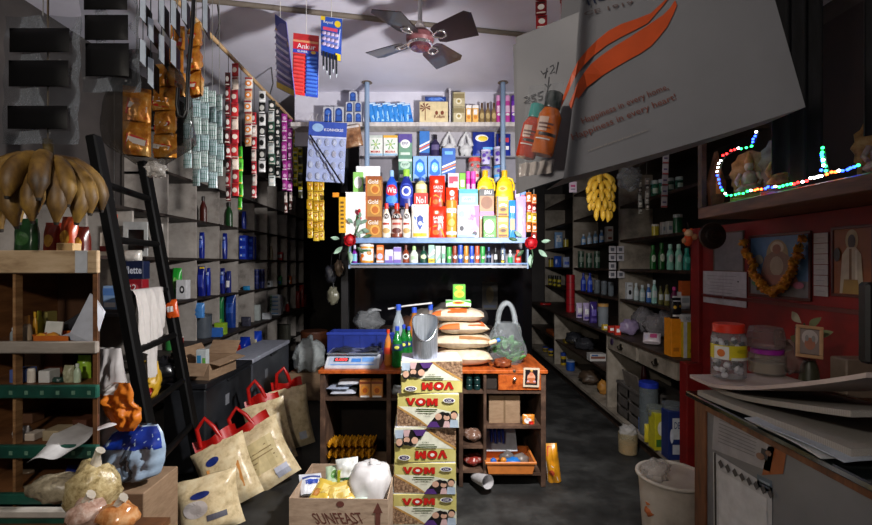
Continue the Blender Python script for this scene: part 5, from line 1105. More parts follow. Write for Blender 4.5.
b = MB(); w_, h_, p = size(155, 167, 208, 241, 3.2); fm2 = C('#b9b6ae', .6)
b.box(-w_/2, w_/2, 0, .02, h_ - .03, h_, fm2); b.box(w_/2 - .025, w_/2, 0, .02, 0, h_ - .03, fm2); b.box(-w_/2, -w_/2 + .012, 0, .02, h_ - .06, h_ - .03, fm2); o = b.build('white_bracket', loc=(-1.965, 3.2, 1.552)); tag(o, 'white angled strip standing on the upper board behind the ladder rail', 'bracket')
# white cloth over a rung
b = MB(); cl = C('#c9c4bf', .85, var=.06)
def cloth(u, v):
    y = 2.47 + .40 * u; L = .30 + .10 * math.sin(PI * u * 1.3) + (.12 if .25 < u < .6 else 0)
    s = (v - .35) * (L / .65 if v > .35 else .20 / .35)
    xx = -1.646 - .0 - (y - 2.4) / .6 * .12
    fold = .016 * math.sin(u * 21 + 3 * v) + .012 * math.sin(u * 43)
    if abs(s) < .03: return Vector((xx + s * 1.0, y, 1.353 + .004 - s * s * 8))
    return Vector((xx + (.028 if s > 0 else -.03) + fold * min(1, abs(s) * 8) + (.05 * abs(s) if s > 0 else -.02 * abs(s)), y, 1.36 - abs(s)))
b.grid(cloth, 30, 26, cl); o = b.build('white_cloth'); tag(o, 'crumpled white cloth thrown over a rung of the ladder', 'cloth')
pouch('orange_packet', 'orange and white packet tucked under the white cloth at the ladder', 'packet', 165, 178, 300, 318, 2.96, '#d8561c', [('r', 0, .5, .5, .3, W)], t=.04).rotation_euler = (0, R(-10), 0)

# ================================================================== chest freezers and what lies on them
fz = MIX('dark_grey_freezer', ['#3a3c42', '#4a4d54', '#565a62'], .35, 4, 7, (1, 1, 1), .03)
def freezer(lab, y0, y1, lidm, bodym):
    t = thing('chest_freezer', lab, 'freezer', (0, 0, 0))
    b = MB(); b.box(-1.88, -1.58, y0, y1, .03, .62, bodym, .012); b.build('body', t)
    b = MB(); b.box(-1.885, -1.572, y0 - .006, y1 + .006, .622, .662, lidm, .008); b.build('lid', t)
    b = MB(); b.box(-1.58, -1.560, (y0 + y1) / 2 - .08, (y0 + y1) / 2 + .08, .60, .622, C('#202226', .4), .004); b.build('handle', t)
    for y in (y0 + .08, y1 - .08):
        b = MB(); b.lathe([(.03, .001), (.03, .03)], BLACKMETAL(), 12, (-1.66, y, 0)); b.build('foot', t)
    b = MB(); b.box(-1.579, -1.577, y0 + .3, y0 + .36, .42, .5, C('#8a8d94', .4)); b.build('badge', t)
freezer('dark grey chest freezer with a white lid along the cubby wall', 3.96, 4.97, C('#b5b9c8', .4), fz)
freezer('blackish chest freezer next to the ladder with the open carton on it', 3.14, 3.94, C('#1b1c20', .4), MIX('black_freezer', ['#1a1b1e', '#2a2c30', '#383b40'], .35, 4, 7, (1, 1, 1), .03))
def open_carton(name, lab, w, d, h, loc, rz, m, flaps, inner=None):
    t = thing(name, lab, 'carton', loc, (0, 0, rz)); th = .005
    b = MB(); b.box(-w/2, w/2, -d/2, d/2, 0, th, m); b.box(-w/2, w/2, -d/2, -d/2 + th, th, h, m); b.box(-w/2, w/2, d/2 - th, d/2, th, h, m); b.box(-w/2, -w/2 + th, -d/2 + th, d/2 - th, th, h, m); b.box(w/2 - th, w/2, -d/2 + th, d/2 - th, th, h, m); b.build('body', t)
    for side, ang, ln in flaps:
        b = MB()
        if side in 'fb':
            b.T = Matrix.Translation((0, -d/2 if side == 'f' else d/2, h)) @ Matrix.Rotation(ang if side == 'f' else -ang, 4, 'X')
            b.box(-w/2 + .003, w/2 - .003, -ln if side == 'f' else 0, 0 if side == 'f' else ln, 0, th, m)
        else:
            b.T = Matrix.Translation((-w/2 if side == 'l' else w/2, 0, h)) @ Matrix.Rotation(-ang if side == 'l' else ang, 4, 'Y') 
            b.box(-ln if side == 'l' else 0, 0 if side == 'l' else ln, -d/2 + .003, d/2 - .003, 0, th, m)
        b.build('flap', t)
    return t
t = open_carton('open_carton', 'open brown carton with raised flaps standing on the blackish freezer', .24, .36, .12, (-1.70, 3.42, .664), R(-6), CARD(), [('f', .9, .1), ('b', -.9, .12), ('l', -1.0, .1), ('r', .2, .08)])
carton('green_blue_packet', 'small white and green packet lying in the open brown carton', 'packet', 196, 206, 350, 362, 3.3, '#c8d0d0', [('r', -.2, .5, .4, .6, C('#3a8ac0')), ('r', .3, .4, .3, .6, C('#6ab04a'))], d=.05, zb=.672)
b = MB(); b.blob((0, 0, .075), (.10, .12, .085), C('#0e0e10', .25), .22, 5, 4, flat=.0); o = b.build('black_bag', loc=(-1.76, 3.27, .664)); o.location = (-1.80, 3.02, .0); o.data.transform(Matrix.Translation((0, 0, .70)));
tag(o, 'glossy black plastic bag hung on the ladder next to the blackish freezer', 'bag')
# things past the freezers at the dark end
b = MB(); b.blob((0, 0, .17), (.17, .2, .19), FILM('#d8e0e0', .85, .3, .5), .2, 8, 5, flat=0.); b.tube([(0, 0, .33), (.02, 0, .40)], [.05, .02], FILM('#b8c4c4', .75, .3, .5), 8); o = b.build('white_bag', loc=(P(308, 0, 5.0).x, 5.05, .003 + .3)); tag(o, 'lumpy translucent white bag at the far end of the freezers', 'bag')
b = MB(); b.box(-.2, .2, -.15, .15, .003, .30, CARD(), .003); o = b.build('kraft_carton', loc=(P(308, 0, 5.0).x, 5.08, 0)); tag(o, 'low kraft carton under the lumpy translucent bag', 'carton')
b = MB(); b.lathe([(.12, .0), (.16, .1), (.17, .28), (.165, .30)], C('#5a2f18', .6, var=.25), 20); b.lathe([(.165, .29), (.14, .28), (.0, .25)], C('#3a1f10', .8), 20, cap=(False, False)); o = b.build('brown_tub', loc=(P(311, 0, 5.6).x, 5.75, .35)); tag(o, 'brown basket on a stool at the dark end of the cubby wall', 'basket')
b = MB(); b.box(-.17, .17, -.17, .17, .31, .348, DARKWOOD(), .004)
for sx in (-1, 1):
    for sy in (-1, 1): b.box(sx * .14 - .015, sx * .14 + .015, sy * .14 - .015, sy * .14 + .015, .003, .31, DARKWOOD())
o = b.build('stool', loc=(P(311, 0, 5.6).x, 5.75, 0)); tag(o, 'low dark stool under the brown basket', 'stool')
b = MB(); b.lathe([(.05, 0), (.055, .02), (.05, .2), (.035, .26), (.03, .30)], C('#8a2414', .4), 14); o = b.build('red_bottle_tall', loc=(P(292, 0, 5.0).x, 5.06, .003)); tag(o, 'tall red brown bottle on the floor past the white lidded freezer', 'bottle')

# ================================================================== bags hanging beside the rack
def sheet_bag(name, lab, Y, rows, m, t_=.12, extra=None, hang=None, seed=0):
    """rows: photo outline [(py, px_left, px_right)] top to bottom"""
    th = thing(name, lab, 'bag', (0, Y, 0)); N = len(rows)
    def at_v(v):
        f = v * (N - 1); i = min(N - 2, int(f)); k = f - i
        return [rows[i][j] * (1 - k) + rows[i + 1][j] * k for j in range(3)]
    def S(u, v, side):
        py, a, c = at_v(v); px = a + (c - a) * u
        prof = max(0, 1 - abs(2 * u - 1) ** 2.6) ** .5 * min(1, (1 - v) * 5 + .04) ** .5 * (.25 + .75 * min(1, v * 2))
        cr = .035 * mnoise.noise(Vector((u * 6 + seed, v * 7, seed * 1.7))) + .02 * mnoise.noise(Vector((u * 15, v * 13 + seed, 2))) + .008 * math.sin(u * 17 + seed + 6 * v)
        q = P(px, py, Y); return Vector((q.x, side * (t_ / 2 * prof) + cr * prof * 1.0, q.z))
    b = MB(); b.grid(lambda u, v: S(u, 1 - v, -1), 22, 22, m); b.grid(lambda u, v: S(1 - u, 1 - v, 1), 22, 22, m); b.build('sack', th)
    if extra:
        for nm, mm, quad in extra:
            b = MB(); b.grid(lambda u, v: S(quad[0] + (quad[1] - quad[0]) * u, 1 - (quad[2] + (quad[3] - quad[2]) * v) , -1) + Vector((0, -.003, 0)), 12, 10, mm); b.build(nm, th)
    if hang:
        b = MB(); b.tube([P(hang[0], hang[1], Y) - Vector((0, Y, 0)), P(hang[0], hang[1] - 40, Y) - Vector((0, Y, 0)), P(hang[2], hang[3], Y) - Vector((0, Y, 0))], .006, m, 6); b.build('handle', th)
    return th
wp = C('#aaa6a4', .5, var=.1); 
sheet_bag('grey_white_bag', 'large whitish plastic bag hanging in folds between the rack and the ladder', 2.18, [(348, 93, 121), (370, 92, 124), (400, 80, 127), (420, 91, 126), (450, 93, 122), (476, 91, 118)], wp, .14, seed=2)
sheet_bag('orange_bag', 'white carrier bag with a bright orange panel hanging beside the ladder', 2.10, [(383, 112, 130), (393, 98, 134), (402, 98, 133), (410, 105, 141), (420, 112, 142), (431, 119, 134)], C('#d0741a', .45), .045, [('white_flap', C('#c8c4c0', .5), (0.0, .5, .78, 1.0))], seed=5)
sheet_bag('blue_bag', 'blue and pale blue bag slumped below the orange panelled bag', 2.14, [(424, 128, 158), (432, 112, 163), (446, 104, 166), (460, 100, 165), (474, 108, 160), (481, 116, 140)], C('#9fb6cd', .35), .11, [('blue_panel', C('#123396', .4), (.08, .98, .60, .97)), ('grey_stripe', C('#4a5662', .45), (.44, .58, .08, .6))], seed=7)
sheet_bag('yellow_print_bag', 'yellow and white printed packet bulging behind the ladder above the orange bag', 2.75, [(361, 140, 158), (370, 137, 159), (382, 138, 160), (394, 141, 157), (400, 146, 153)], C('#d0a42a', .4), .1, [('white_panel', C('#c9c4bc', .45), (.1, .9, .62, .95)), ('red_patch', C('#b02a1c', .4), (.5, .9, .2, .42))], seed=9)
b = MB(); b.box(-1.58, -1.32, 2.06, 2.34, .003, .45, CARD(), .004); o = b.build('brown_carton'); tag(o, 'plain brown carton on the floor below the blue bag', 'carton')
# pale grain bags on the lower rack front
def lump(name, lab, px, py, Y, rx, ry, rz, m, seed, amp=.14, cat='bag', knot=True):
    p = P(px, py, Y); t = thing(name, lab, cat, p)
    b = MB(); b.blob((0, 0, 0), (rx, ry, rz), m, amp, seed, 4); b.build('sack', t)
    if knot: b = MB(); b.tube([(rx * .1, 0, rz * .9), (rx * .16, 0, rz * 1.25), (rx * .3, 0, rz * 1.4)], [.018, .010, .016], FILM('#e0d8c8', .5, .2, .5), 8); b.build('knot', t)
    return t
gr_ = MIX('pulses_in_clear_bag', ['#8a7850', '#b5a274', '#cdbd92'], .25, 60, 3, (1, 1, 1), .3)
lump('grain_bag', 'big pale yellow bag of grain bulging out of the lowest rack shelf', 93, 492, 1.50, .085, .07, .10, gr_, 3)
lump('grain_bag', 'long greyish bag of grain lying across the lowest rack edge', 56, 488, 1.50, .085, .05, .045, MIX('dull_pulses', ['#6a6050', '#958a72', '#a89c84'], .3, 50, 3, (1, 1, 1), .3), 12, knot=False)
lump('spice_bag', 'pinkish clear bag of spices in front of the big grain bag', 86, 514, 1.42, .055, .05, .045, MIX('pink_mix', ['#8a6a58', '#b09080', '#c8b4a8'], .2, 40, 3, (1, 1, 1), .3), 16)
lump('spice_bag', 'orange clear bag of snacks lowest in the rack corner', 118, 517, 1.42, .06, .05, .045, MIX('orange_mix', ['#a05a2a', '#c88850', '#d8a878'], .2, 30, 3, (1, 1, 1), .3), 18)
b = MB(); b.box(-1.52, -.93, 1.36, 1.60, .58, .60, dw); 
for x in (-1.50, -.97): b.box(x, x + .03, 1.38, 1.41, .003, .58, dw)
o = b.build('low_bench'); tag(o, 'low brown bench carrying the pale grain bags in front of the rack', 'bench')

# ================================================================== flour sacks with red handles on the floor
cream = MIX('cream_woven_sack', ['#b5a078', '#dcc89e', '#e8dab6'], .3, 20, 5, (1, 1, 1), .3); redp = C('#b01410', .35)
def flour(lab, loc, rot, w, h, d, seed, ds, handle=True):
    t = thing('flour_sack', lab, 'sack', loc, rot, 'cream flour sacks with red handles')
    def S(u, v, side):
        uu = 2 * u - 1; a = max(0, 1 - abs(uu) ** 3) ** .5 * max(0, min(1, v * 5 + .35) * min(1, (1 - v) * 4 + .12))
        return Vector((uu * w / 2 * (1 - .08 * math.sin(PI * v)), side * (d / 2 * a + .012 * a * mnoise.noise(Vector((u * 4 + seed, v * 5, side * 3)))), h * v + .012 * mnoise.noise(Vector((u * 3, seed, 0))) * v))
    b = MB(); b.grid(lambda u, v: S(u, v, -1), 16, 20, cream); b.grid(lambda u, v: S(1 - u, v, 1), 16, 20, cream)
    b.add([S(i / 16, 0, -1) for i in range(17)] + [S(1 - i / 16, 0, 1) for i in range(17)], [tuple(range(33, -1, -1))], redp)
    decals(b, lambda u, v, e: tuple(S(u + .5, v, -1) + Vector((0, -e, 0))), ds, .002); b.build('sack', t)
    if handle:
        b = MB(); b.grid(lambda u, v: Vector(((u - .5) * w * .8, .02 * math.sin(9 * u), h * .97 + .07 * v + .015 * math.sin(7 * u + seed))), 10, 4, redp)
        b.tube([(-w * .28, 0, h + .02), (-w * .22, -.03, h + .13), (-w * .02, -.04, h + .17), (w * .06, -.02, h + .1), (w * .1, 0, h + .02)], .014, redp, 8); b.build('red_handle', t)
    return t
lab1 = [('p', [(-.3, .25), (.3, .2), (.34, .6), (-.26, .66)], C('#d8924a', .45)), ('t', 'ATTA', 0, .42, .4, .08, C('#7a3a1c')), ('e', -.1, .74, .26, .12, C('#1c2f7a', .4))]
lab2 = [('r', 0, .5, .7, .5, C('#c9b888', .4))] + [('r', 0, .36 + .07 * i, .56, .018, C('#8f7a50')) for i in range(5)] + [('r', .26, .14, .24, .16, C('#b8bccc')), ('e', -.3, .1, .3, .2, C('#d0c8c0'))]
lab3 = [('e', -.1, .5, .4, .3, C('#d0c8c4')), ('r', .2, .3, .3, .1, C('#5a5a66')), ('e', 0, .72, .3, .12, C('#1c2f7a'))]
flour('cream flour sack with orange panel, second from the camera in the floor heap', (-1.20, 2.78, .012), (R(-22), R(-24), R(14)), .34, .40, .15, 2, lab1)
flour('cream flour sack lying foremost in the heap at the foot of the ladder', (-1.22, 2.50, .012), (R(-14), R(-14), R(10)), .36, .30, .17, 5, lab3, False)
flour('cream flour sack with printed lines and price sticker, middle of the floor heap', (-1.05, 3.02, .012), (R(-26), R(-28), R(18)), .38, .42, .15, 8, lab2)
flour('cream flour sack with blue oval mark, behind the printed lines sack', (-1.16, 3.36, .012), (R(-14), R(-16), R(10)), .32, .46, .14, 11, [('e', 0, .66, .3, .12, C('#1c2f7a')), ('p', [(-.3, .3), (.3, .3), (.3, .5), (-.3, .5)], C('#d8924a')), ('e', .3, .14, .3, .16, C('#c8c0b8'))])
flour('plain cream flour sack standing last in the heap, tallest red loop', (-1.10, 3.66, .012), (R(-8), R(-8), R(24)), .30, .48, .16, 14, [('r', .2, .2, .2, .12, C('#b8c0cc'))])
b = MB(); b.tube([P(160, 478, 2.44), P(166, 482, 2.42), P(170, 492, 2.42), P(166, 505, 2.42), P(160, 512, 2.42), P(158, 506, 2.42)], .006, C('#c8c4bc', .3), 8); o = b.build('loose_cord'); tag(o, 'curl of pale cord hanging by the foremost flour sack', 'cord')
random.seed(31)
# ================================================================== middle counter
YC = 3.02; xa, xb = P(320, 0, YC).x, P(546, 0, YC).x; TOP = .79; YB = 3.56
wf = MIX('worn_brown_frame', ['#2a1d16', '#4f392c', '#7a5f4c'], .6, 8, 9, (1, 1, 1), .12); dki = MIX('dark_inner_board', ['#17110d', '#2a1f18'], .7, 6, 6, (1, 1, 1), .05); ow = ORANGEWOOD()
t = thing('counter', 'low wooden counter with an orange brown top and open compartments under the display', 'counter', (0, 0, 0))
b = MB(); b.box(xa - .01, xb + .01, YC - .015, YB, TOP - .025, TOP, ow, .004); b.build('top', t)
def cx(px): return P(px, 0, YC).x
for a, c in ((320, 325), (386.5, 391), (459, 463), (483.5, 486.5), (541, 546)):
    b = MB(); b.box(cx(a), cx(c), YC, YB - .01, .003, TOP - .026, wf, .002); b.build('upright', t)
zz = lambda py: CH + (CY - py) * YC / F
for a, c, py in ((325, 386.5, 398), (391, 459, 398), (463, 483.5, 391), (486.5, 541, 391), (486.5, 541, 426), (463, 483.5, 446), (486.5, 541, 473), (325, 386.5, 484), (391, 459, 470)):
    b = MB(); b.box(cx(a) + .001, cx(c) - .001, YC + .002, YB - .012, zz(py) - .018, zz(py), wf); b.build('shelf_board', t)
b = MB(); b.box(xa, xb, YB - .009, YB, .003, TOP - .026, dki); b.build('back_board', t)
b = MB(); b.box(cx(498) + .001, cx(541) - .001, YC - .008, YC + .012, zz(390), TOP - .03, ow, .003); d = b.build('drawer', t)
b = MB(); b.lathe([(.012, 0), (.012, .006), (.008, .008)], C('#5a4a3a', .4, .5), 14); o = b.build('lock', d, (cx(514), YC - .008, zz(371)), (R(90), 0, 0))
b = MB(); b.lathe([(.006, 0), (.006, .014), (.011, .018), (.011, .028), (.004, .032)], C('#c8c4bc', .2, .9), 14); o = b.build('knob', d, (cx(514), YC - .008, zz(378)), (R(90), 0, 0))
b = MB(); b.box(cx(486.5) + .001, cx(498), YC + .03, YC + .04, zz(390), TOP - .03, dki); b.build('front_board', t)
# sacred picture leaning on the drawer
w_, h_, p = size(523, 539, 368, 387, YC - .02)
t = thing('small_picture', 'small framed sacred picture in orange tones on the drawer front', 'picture', (p.x, YC - .022, p.z), (0, R(2), 0)); fmz = C('#c9b8a0', .5)
b = MB(); f_ = .012
for x0, x1, z0, z1 in ((-w_/2, w_/2, 0, f_), (-w_/2, w_/2, h_ - f_, h_), (-w_/2, -w_/2 + f_, f_, h_ - f_), (w_/2 - f_, w_/2, f_, h_ - f_)): b.box(x0, x1, 0, .01, z0, z1, fmz)
b.build('border', t)
b = MB(); b.box(-w_/2 + .002, w_/2 - .002, .004, .009, .002, h_ - .002, C('#171018', .4)); decals(b, S_flat(w_, h_, .004), [('e', 0, .5, .5, .42, C('#d89a7a')), ('e', 0, .68, .26, .2, C('#c87a5a')), ('p', [(-.32, .2), (.32, .2), (.2, .48), (-.2, .48)], C('#b5643c')), ('e', 0, .86, .16, .1, C('#d8a050')), ('e', -.2, .3, .16, .1, C('#c8a0a8')), ('e', .2, .3, .16, .1, C('#c8a0a8'))]); b.build('print', t)
# dark green tins in the little compartment
for i in range(2):
    for j in range(3):
        x = cx(469.5 + i * 8); z = zz(391) + .001 + j * .038
        b = MB(); b.lathe([(.02, 0), (.022, .004), (.022, .03), (.019, .035)], C('#15302f', .3), 14, seg=None); b.lathe([(.0, .0355), (.017, .0355)], C('#7a9a98', .4), 12, cap=(False, False))
        o = b.build('tin', loc=(x, YC + .035, z)); tag(o, 'dark green tin under the counter top, %s, %s column' % (('bottom', 'middle', 'top')[j], ('carton side', 'drawer side')[i]), 'tin', 'dark green tins under the counter top')
# left upper compartment: white packets and two small orange cartons
zs = zz(398) + .001
for k, (px, w_, h_, c, rz) in enumerate(((341, .17, .028, '#b8bcc8', 4), (338, .15, .024, '#9aa4b8', -5), (346, .15, .022, '#c8ccd4', 8))):
    b = MB(); b.T = Matrix.Rotation(R(-90), 4, 'X'); Sf = pouch_S(w_, .13, h_ * 1.6, seed=k, crink=.006, side=-1); Sb = pouch_S(w_, .13, h_, seed=k + 4, side=1, crink=.004)
    m = C(c, .3); b.grid(lambda u, v: Sf(u - .5, v), 12, 10, m); b.grid(lambda u, v: Sb(.5 - u, v), 12, 10, m); decals(b, Sf, [('r', .1, .5, .4, .3, C('#4a82c8', .35)), ('r', -.3, .5, .1, .7, C('#e4e6ea', .3))])
    o = b.build('white_packet', loc=(cx(px), YC + .02 + .004 * k, zs + .022 + k * .032), rot=(R(0), 0, R(rz))); o.rotation_euler = (R(180), 0, R(rz)); o.location.y = YC + .15
    tag(o, 'whitish blue packet lying flat in the upper compartment, %s of the pile' % ('bottom', 'middle', 'top')[k], 'packet', 'whitish packets under the scale')
for k, px in enumerate((365, 377)):
    carton('orange_carton', ('first', 'second')[k] + ' of two small orange cartons beside the whitish packets under the scale', 'carton', px - 5.6, px + 5.6, 381, 398, YC + .012, '#c98a4a', [('e', 0, .45, .7, .5, C('#e0902a')), ('e', 0, .42, .44, .3, C('#b85a1c')), ('r', 0, .9, 1, .16, C('#7a3a1c')), ('r', 0, .06, .8, .1, W)], d=.07, zb=zs, group='two small orange cartons')
b = MB(); b.blob((0, 0, .03), (.05, .04, .03), FILM('#d0d4d8', .5, .2, .5), .2, 3, flat=0.); o = b.build('crumpled_film', loc=(cx(397), YC + .08, zz(398) + .001)); tag(o, 'crumpled clear wrapper beside the topmost cartons on the counter shelf', 'wrapper')
# yellow egg trays in the dark lower compartment
ye = C('#d8960f', .5)
def egg_tray(lab, py, tilt):
    t = thing('egg_tray', lab, 'egg tray', (cx(348), YC + .16, CH + (CY - py) * YC / F), (R(tilt), 0, 0), 'yellow egg trays')
    b = MB()
    nx, ny = 7, 5; pw = .315
    def S(u, v):
        x = (u - .5) * pw; y = (v - .5) * .25
        return Vector((x, y, .012 + .016 * math.cos(2 * PI * u * nx) * math.cos(2 * PI * v * ny)))
    b.grid(S, nx * 6, ny * 6, ye); b.build('tray', t)
    for i in range(nx):
        for j in range(ny):
            if (i + j) % 1 == 0 and j < 2:
                x = (i / nx - .5) * pw + .022; y = -.115 + j * .05
                b = MB(); b.lathe([(.009, .01), (.007, .035), (.003, .045)], ye, 8, (x, y, 0)); b.build('peak', t)
    return t
egg_tray('yellow egg tray on top in the dark compartment behind the open carton', 452, -8)
egg_tray('yellow egg tray beneath the topmost one in the dark compartment', 463, -8)
b = MB(); b.box(cx(326), cx(386), YC + .03, YC + .3, zz(484) + .001, zz(470), CARD(), .003); o = b.build('low_carton'); tag(o, 'low carton carrying the yellow egg trays', 'carton')
# middle compartment packets beyond the carton stack
def flatbag(px, pyb, w_, h_, dep, c, lb, nm='grain_packet', Y=YC + .03):
    m = MIX('grains_' + c, [c, c, '#c8b8b0'], .2, 40, 3, (1, 1, 1), .3, pos=[.2, .55, .75]); b = MB()
    b.blob((0, 0, h_ / 2), (w_ / 2, dep / 2, h_ / 2), m, .12, px, 4, flat=0.); o = b.build(nm, loc=(cx(px), Y + dep / 2, CH + (CY - pyb) * YC / F + .001)); return tag(o, lb, 'packet')
flatbag(474, 446, .12, .085, .12, '#7a5a4a', 'brownish packet of nuts on the upper shelf beside the tray compartment')
flatbag(474, 470.5, .13, .075, .14, '#8a3028', 'red packet of chillies below the brownish nut packet')
b = MB(); b.box(cx(463) + .001, cx(483) , YC + .002, YB - .02, zz(471) - .014, zz(471), wf); b.build('shelf_board', bpy.data.objects['counter'])
b = MB()
def roll(u, v):
    a = 2 * PI * u * 1.15; r = (.028 + .014 * v) * (1 + .1 * u)
    return Vector((r * math.cos(a), -.16 * v, r * math.sin(a)))
b.grid(roll, 22, 6, C('#c4c2c4', .55)); o = b.build('paper_roll', loc=(cx(475), YC + .03, zz(488) + .06), rot=(R(-12), R(0), R(28))); tag(o, 'white paper rolled into a cone sticking out below the red chilli packet', 'paper roll')
# right compartments
carton('kraft_carton', 'brown kraft carton lying in the compartment below the drawer', 'carton', 489, 520, 396, 426, YC + .06, CARD(), [('r', 0, .5, .06, 1, C('#7a6248'))], d=.2)
pouch('orange_packet', 'small orange and cream packet beside the brown kraft carton', 'packet', 523, 535, 415, 426, YC + .03, '#d8862a', [('e', -.1, .5, .6, .5, W), ('r', .2, .3, .4, .3, RED)], t=.03)
yt_ = YC - .03
p = P(511, 472, yt_); w_ = 49 * yt_ / F
t = thing('orange_tub', 'shallow orange plastic tub with odds and ends on the lower counter shelf', 'tub', (p.x, yt_ + .13, zz(473) + .001)); om = C('#d8803a', .4)
b = MB(); hw, hd, h_ = w_ / 2, .13, .085
def ring(s_, z): return [(-hw * s_, -hd * s_, z), (hw * s_, -hd * s_, z), (hw * s_, hd * s_, z), (-hw * s_, hd * s_, z)]
b.add(ring(.9, 0) + ring(1, h_) + ring(.96, h_) + ring(.88, .006), [(3, 2, 1, 0)] + [(i, (i + 1) % 4, 4 + (i + 1) % 4, 4 + i) for i in range(4)] + [(4 + i, 4 + (i + 1) % 4, 8 + (i + 1) % 4, 8 + i) for i in range(4)] + [(8 + i, 8 + (i + 1) % 4, 12 + (i + 1) % 4, 12 + i) for i in range(4)] + [(12, 13, 14, 15)], om); b.build('tub_body', t)
b = MB(); b.box(-hw - .008, hw + .008, -hd - .008, -hd, h_ - .014, h_ + .002, om, .003); b.box(-hw - .008, hw + .008, hd, hd + .008, h_ - .014, h_ + .002, om, .003); b.box(-hw - .008, -hw, -hd, hd, h_ - .014, h_ + .002, om, .003); b.box(hw, hw + .008, -hd, hd, h_ - .014, h_ + .002, om, .003); b.build('rim', t)
zt_ = zz(473) + .01
for k, (dx, dy, c, nm, lb) in enumerate(((-.11, -.08, '#1f6ac8', 'blue_lid', 'round blue lid in the front corner of the orange tub'), (-.04, -.07, '#d88a2a', 'amber_lid', 'amber lid beside the blue lid in the orange tub'), (.02, -.075, '#2a7ad0', 'blue_wrapper', 'pale blue wrapper along the front of the orange tub'), (.0, .03, '#6a6462', 'grey_packet', 'grey packet filling the back of the orange tub'), (.09, .0, '#7a706a', 'grey_sachet', 'greyish sachet at the inner side of the orange tub'))):
    b = MB(); r = .022 if k < 2 else .05 if k == 2 else .055
    b.blob((0, 0, .03), (r, r * .8, .022 if k < 3 else .045), C(c, .4), .15 if k > 1 else .03, k + 2, 4, flat=0.); o = b.build(nm, loc=(p.x + dx, yt_ + .13 + dy, zt_ + (.03 if k < 3 else .003))); tag(o, lb, 'packet' if k > 1 else 'lid')  # the blue and amber rounds are loose lids
b = MB(); b.T = Matrix.Rotation(R(-38), 4, 'X'); b.box(-.12, .10, 0, .004, 0, .17, C('#bfc2ca', .5)); o = b.build('white_sheet', loc=(p.x - .02, yt_ + .19, zt_ + .07)); o.data.transform(Matrix.Translation((0, 0, 0))); tag(o, 'whitish board leaning back above the orange tub', 'board')
t = thing('blue_glove', 'blue rubber glove end draped over the whitish board above the orange tub', 'glove', (p.x - .06, yt_ + .205, zt_ + .20))
b = MB(); bl = C('#152a86', .45)
b.blob((0, .06, .02), (.06, .04, .015), bl, .15, 4, nu=14, nv=8); b.build('palm', t)
for k in range(4):
    b = MB(); b.tube([(-.045 + .028 * k, .04, .02), (-.045 + .028 * k, .0, .0), (-.046 + .028 * k, -.03, -.06 - .01 * (k % 2))], [.011, .011, .008], bl, 8); b.build('finger', t)
# pack on the floor at the counter's end
pouch('snack_bag', 'yellow and white snack bag standing on the floor at the end of the counter', 'bag', 549, 563, 446, 484, 3.06, '#d8921c', [('p', [(-.45, .05), (.3, .05), (.1, .45), (-.4, .6)], W), ('e', -.1, .3, .4, .16, C('#b84a2a')), ('p', [(-.3, .7), (.2, .95), (-.2, .95)], C('#c8401c'))], t=.09, zb=.003, rot=(0, R(-7), R(-12)), crink=.02)

# ================================================================== things on the counter top
TT = TOP + .001
# blue crate behind the scale, and the scale
b = MB(); 
t = thing('blue_crate', 'dark blue plastic crate standing behind the weighing scale', 'crate', (P(361, 0, 3.34).x, 3.42, TT)); bc = C('#1b2c78', .35)
w_ = 66 * 3.34 / F
b = MB(); b.box(-w_/2, w_/2, -.10, -.094, 0, .20, bc); b.box(-w_/2, w_/2, .094, .10, 0, .20, bc); b.box(-w_/2, -w_/2 + .006, -.094, .094, 0, .20, bc); b.box(w_/2 - .006, w_/2, -.094, .094, 0, .20, bc); b.box(-w_/2 + .006, w_/2 - .006, -.094, .094, 0, .006, bc); b.build('crate_body', t)
b = MB(); b.box(-w_/2 - .006, w_/2 + .006, -.106, -.1, .185, .205, C('#24388e', .35), .003); b.box(-.004, .004, -.105, -.1, 0, .185, bc); b.box(-w_/4 - .004, -w_/4 + .004, -.105, -.1, 0, .185, bc); b.box(w_/4 - .004, w_/4 + .004, -.105, -.1, 0, .185, bc); b.build('rim', t)
t = thing('weighing_scale', 'white electronic weighing scale with a silver tray on the counter corner', 'scale', (P(352, 0, 3.06).x, 3.05, TT)); sm = C('#c4c8d0', .4); w_ = 54 * 3.06 / F
b = MB(); prof = [(0, 0), (0, .014), (.10, .075), (.26, .075), (.26, 0)]
b.add([(-w_/2, y, z) for y, z in prof] + [(w_/2, y, z) for y, z in prof], [(0, 1, 2, 3, 4), (9, 8, 7, 6, 5)] + [(i, 5 + i, 5 + (i + 1) % 5, (i + 1) % 5) for i in range(5)], sm); b.build('body', t)
def Ssc(u, v, e): 
    n = Vector((0, -.061, .10)).normalized(); q = Vector((u * w_, .10 * v, .014 + .061 * v)) + n * e; return tuple(q)
b = MB(); decals(b, Ssc, [('r', 0, .5, .9, .8, C('#a8b4c8', .4)), ('r', -.22, .55, .28, .34, C('#30343a', .2)), ('r', .06, .5, .18, .3, C('#3a7ac8')), ('r', .28, .55, .22, .36, C('#6a9ad8')), ('r', .0, .12, .8, .06, C('#5a8ad0'))]); b.build('control_panel', t)
b = MB(); decals(b, lambda u, v, e: Ssc(u, v, e + .003), [('t', '0.000', -.22, .55, .22, .22, EMIT('#ff3a3a', 3))]); b.build('digits', t)
b = MB(); b.box(-w_/2 - .004, w_/2 - .008, .06, .29, .082, .09, STEEL(), .003); b.box(-.05, .05, .12, .22, .075, .082, C('#222222', .5))
b.box(-w_/2 - .004, w_/2 - .008, .284, .29, .09, .102, STEEL()); b.build('tray', t)
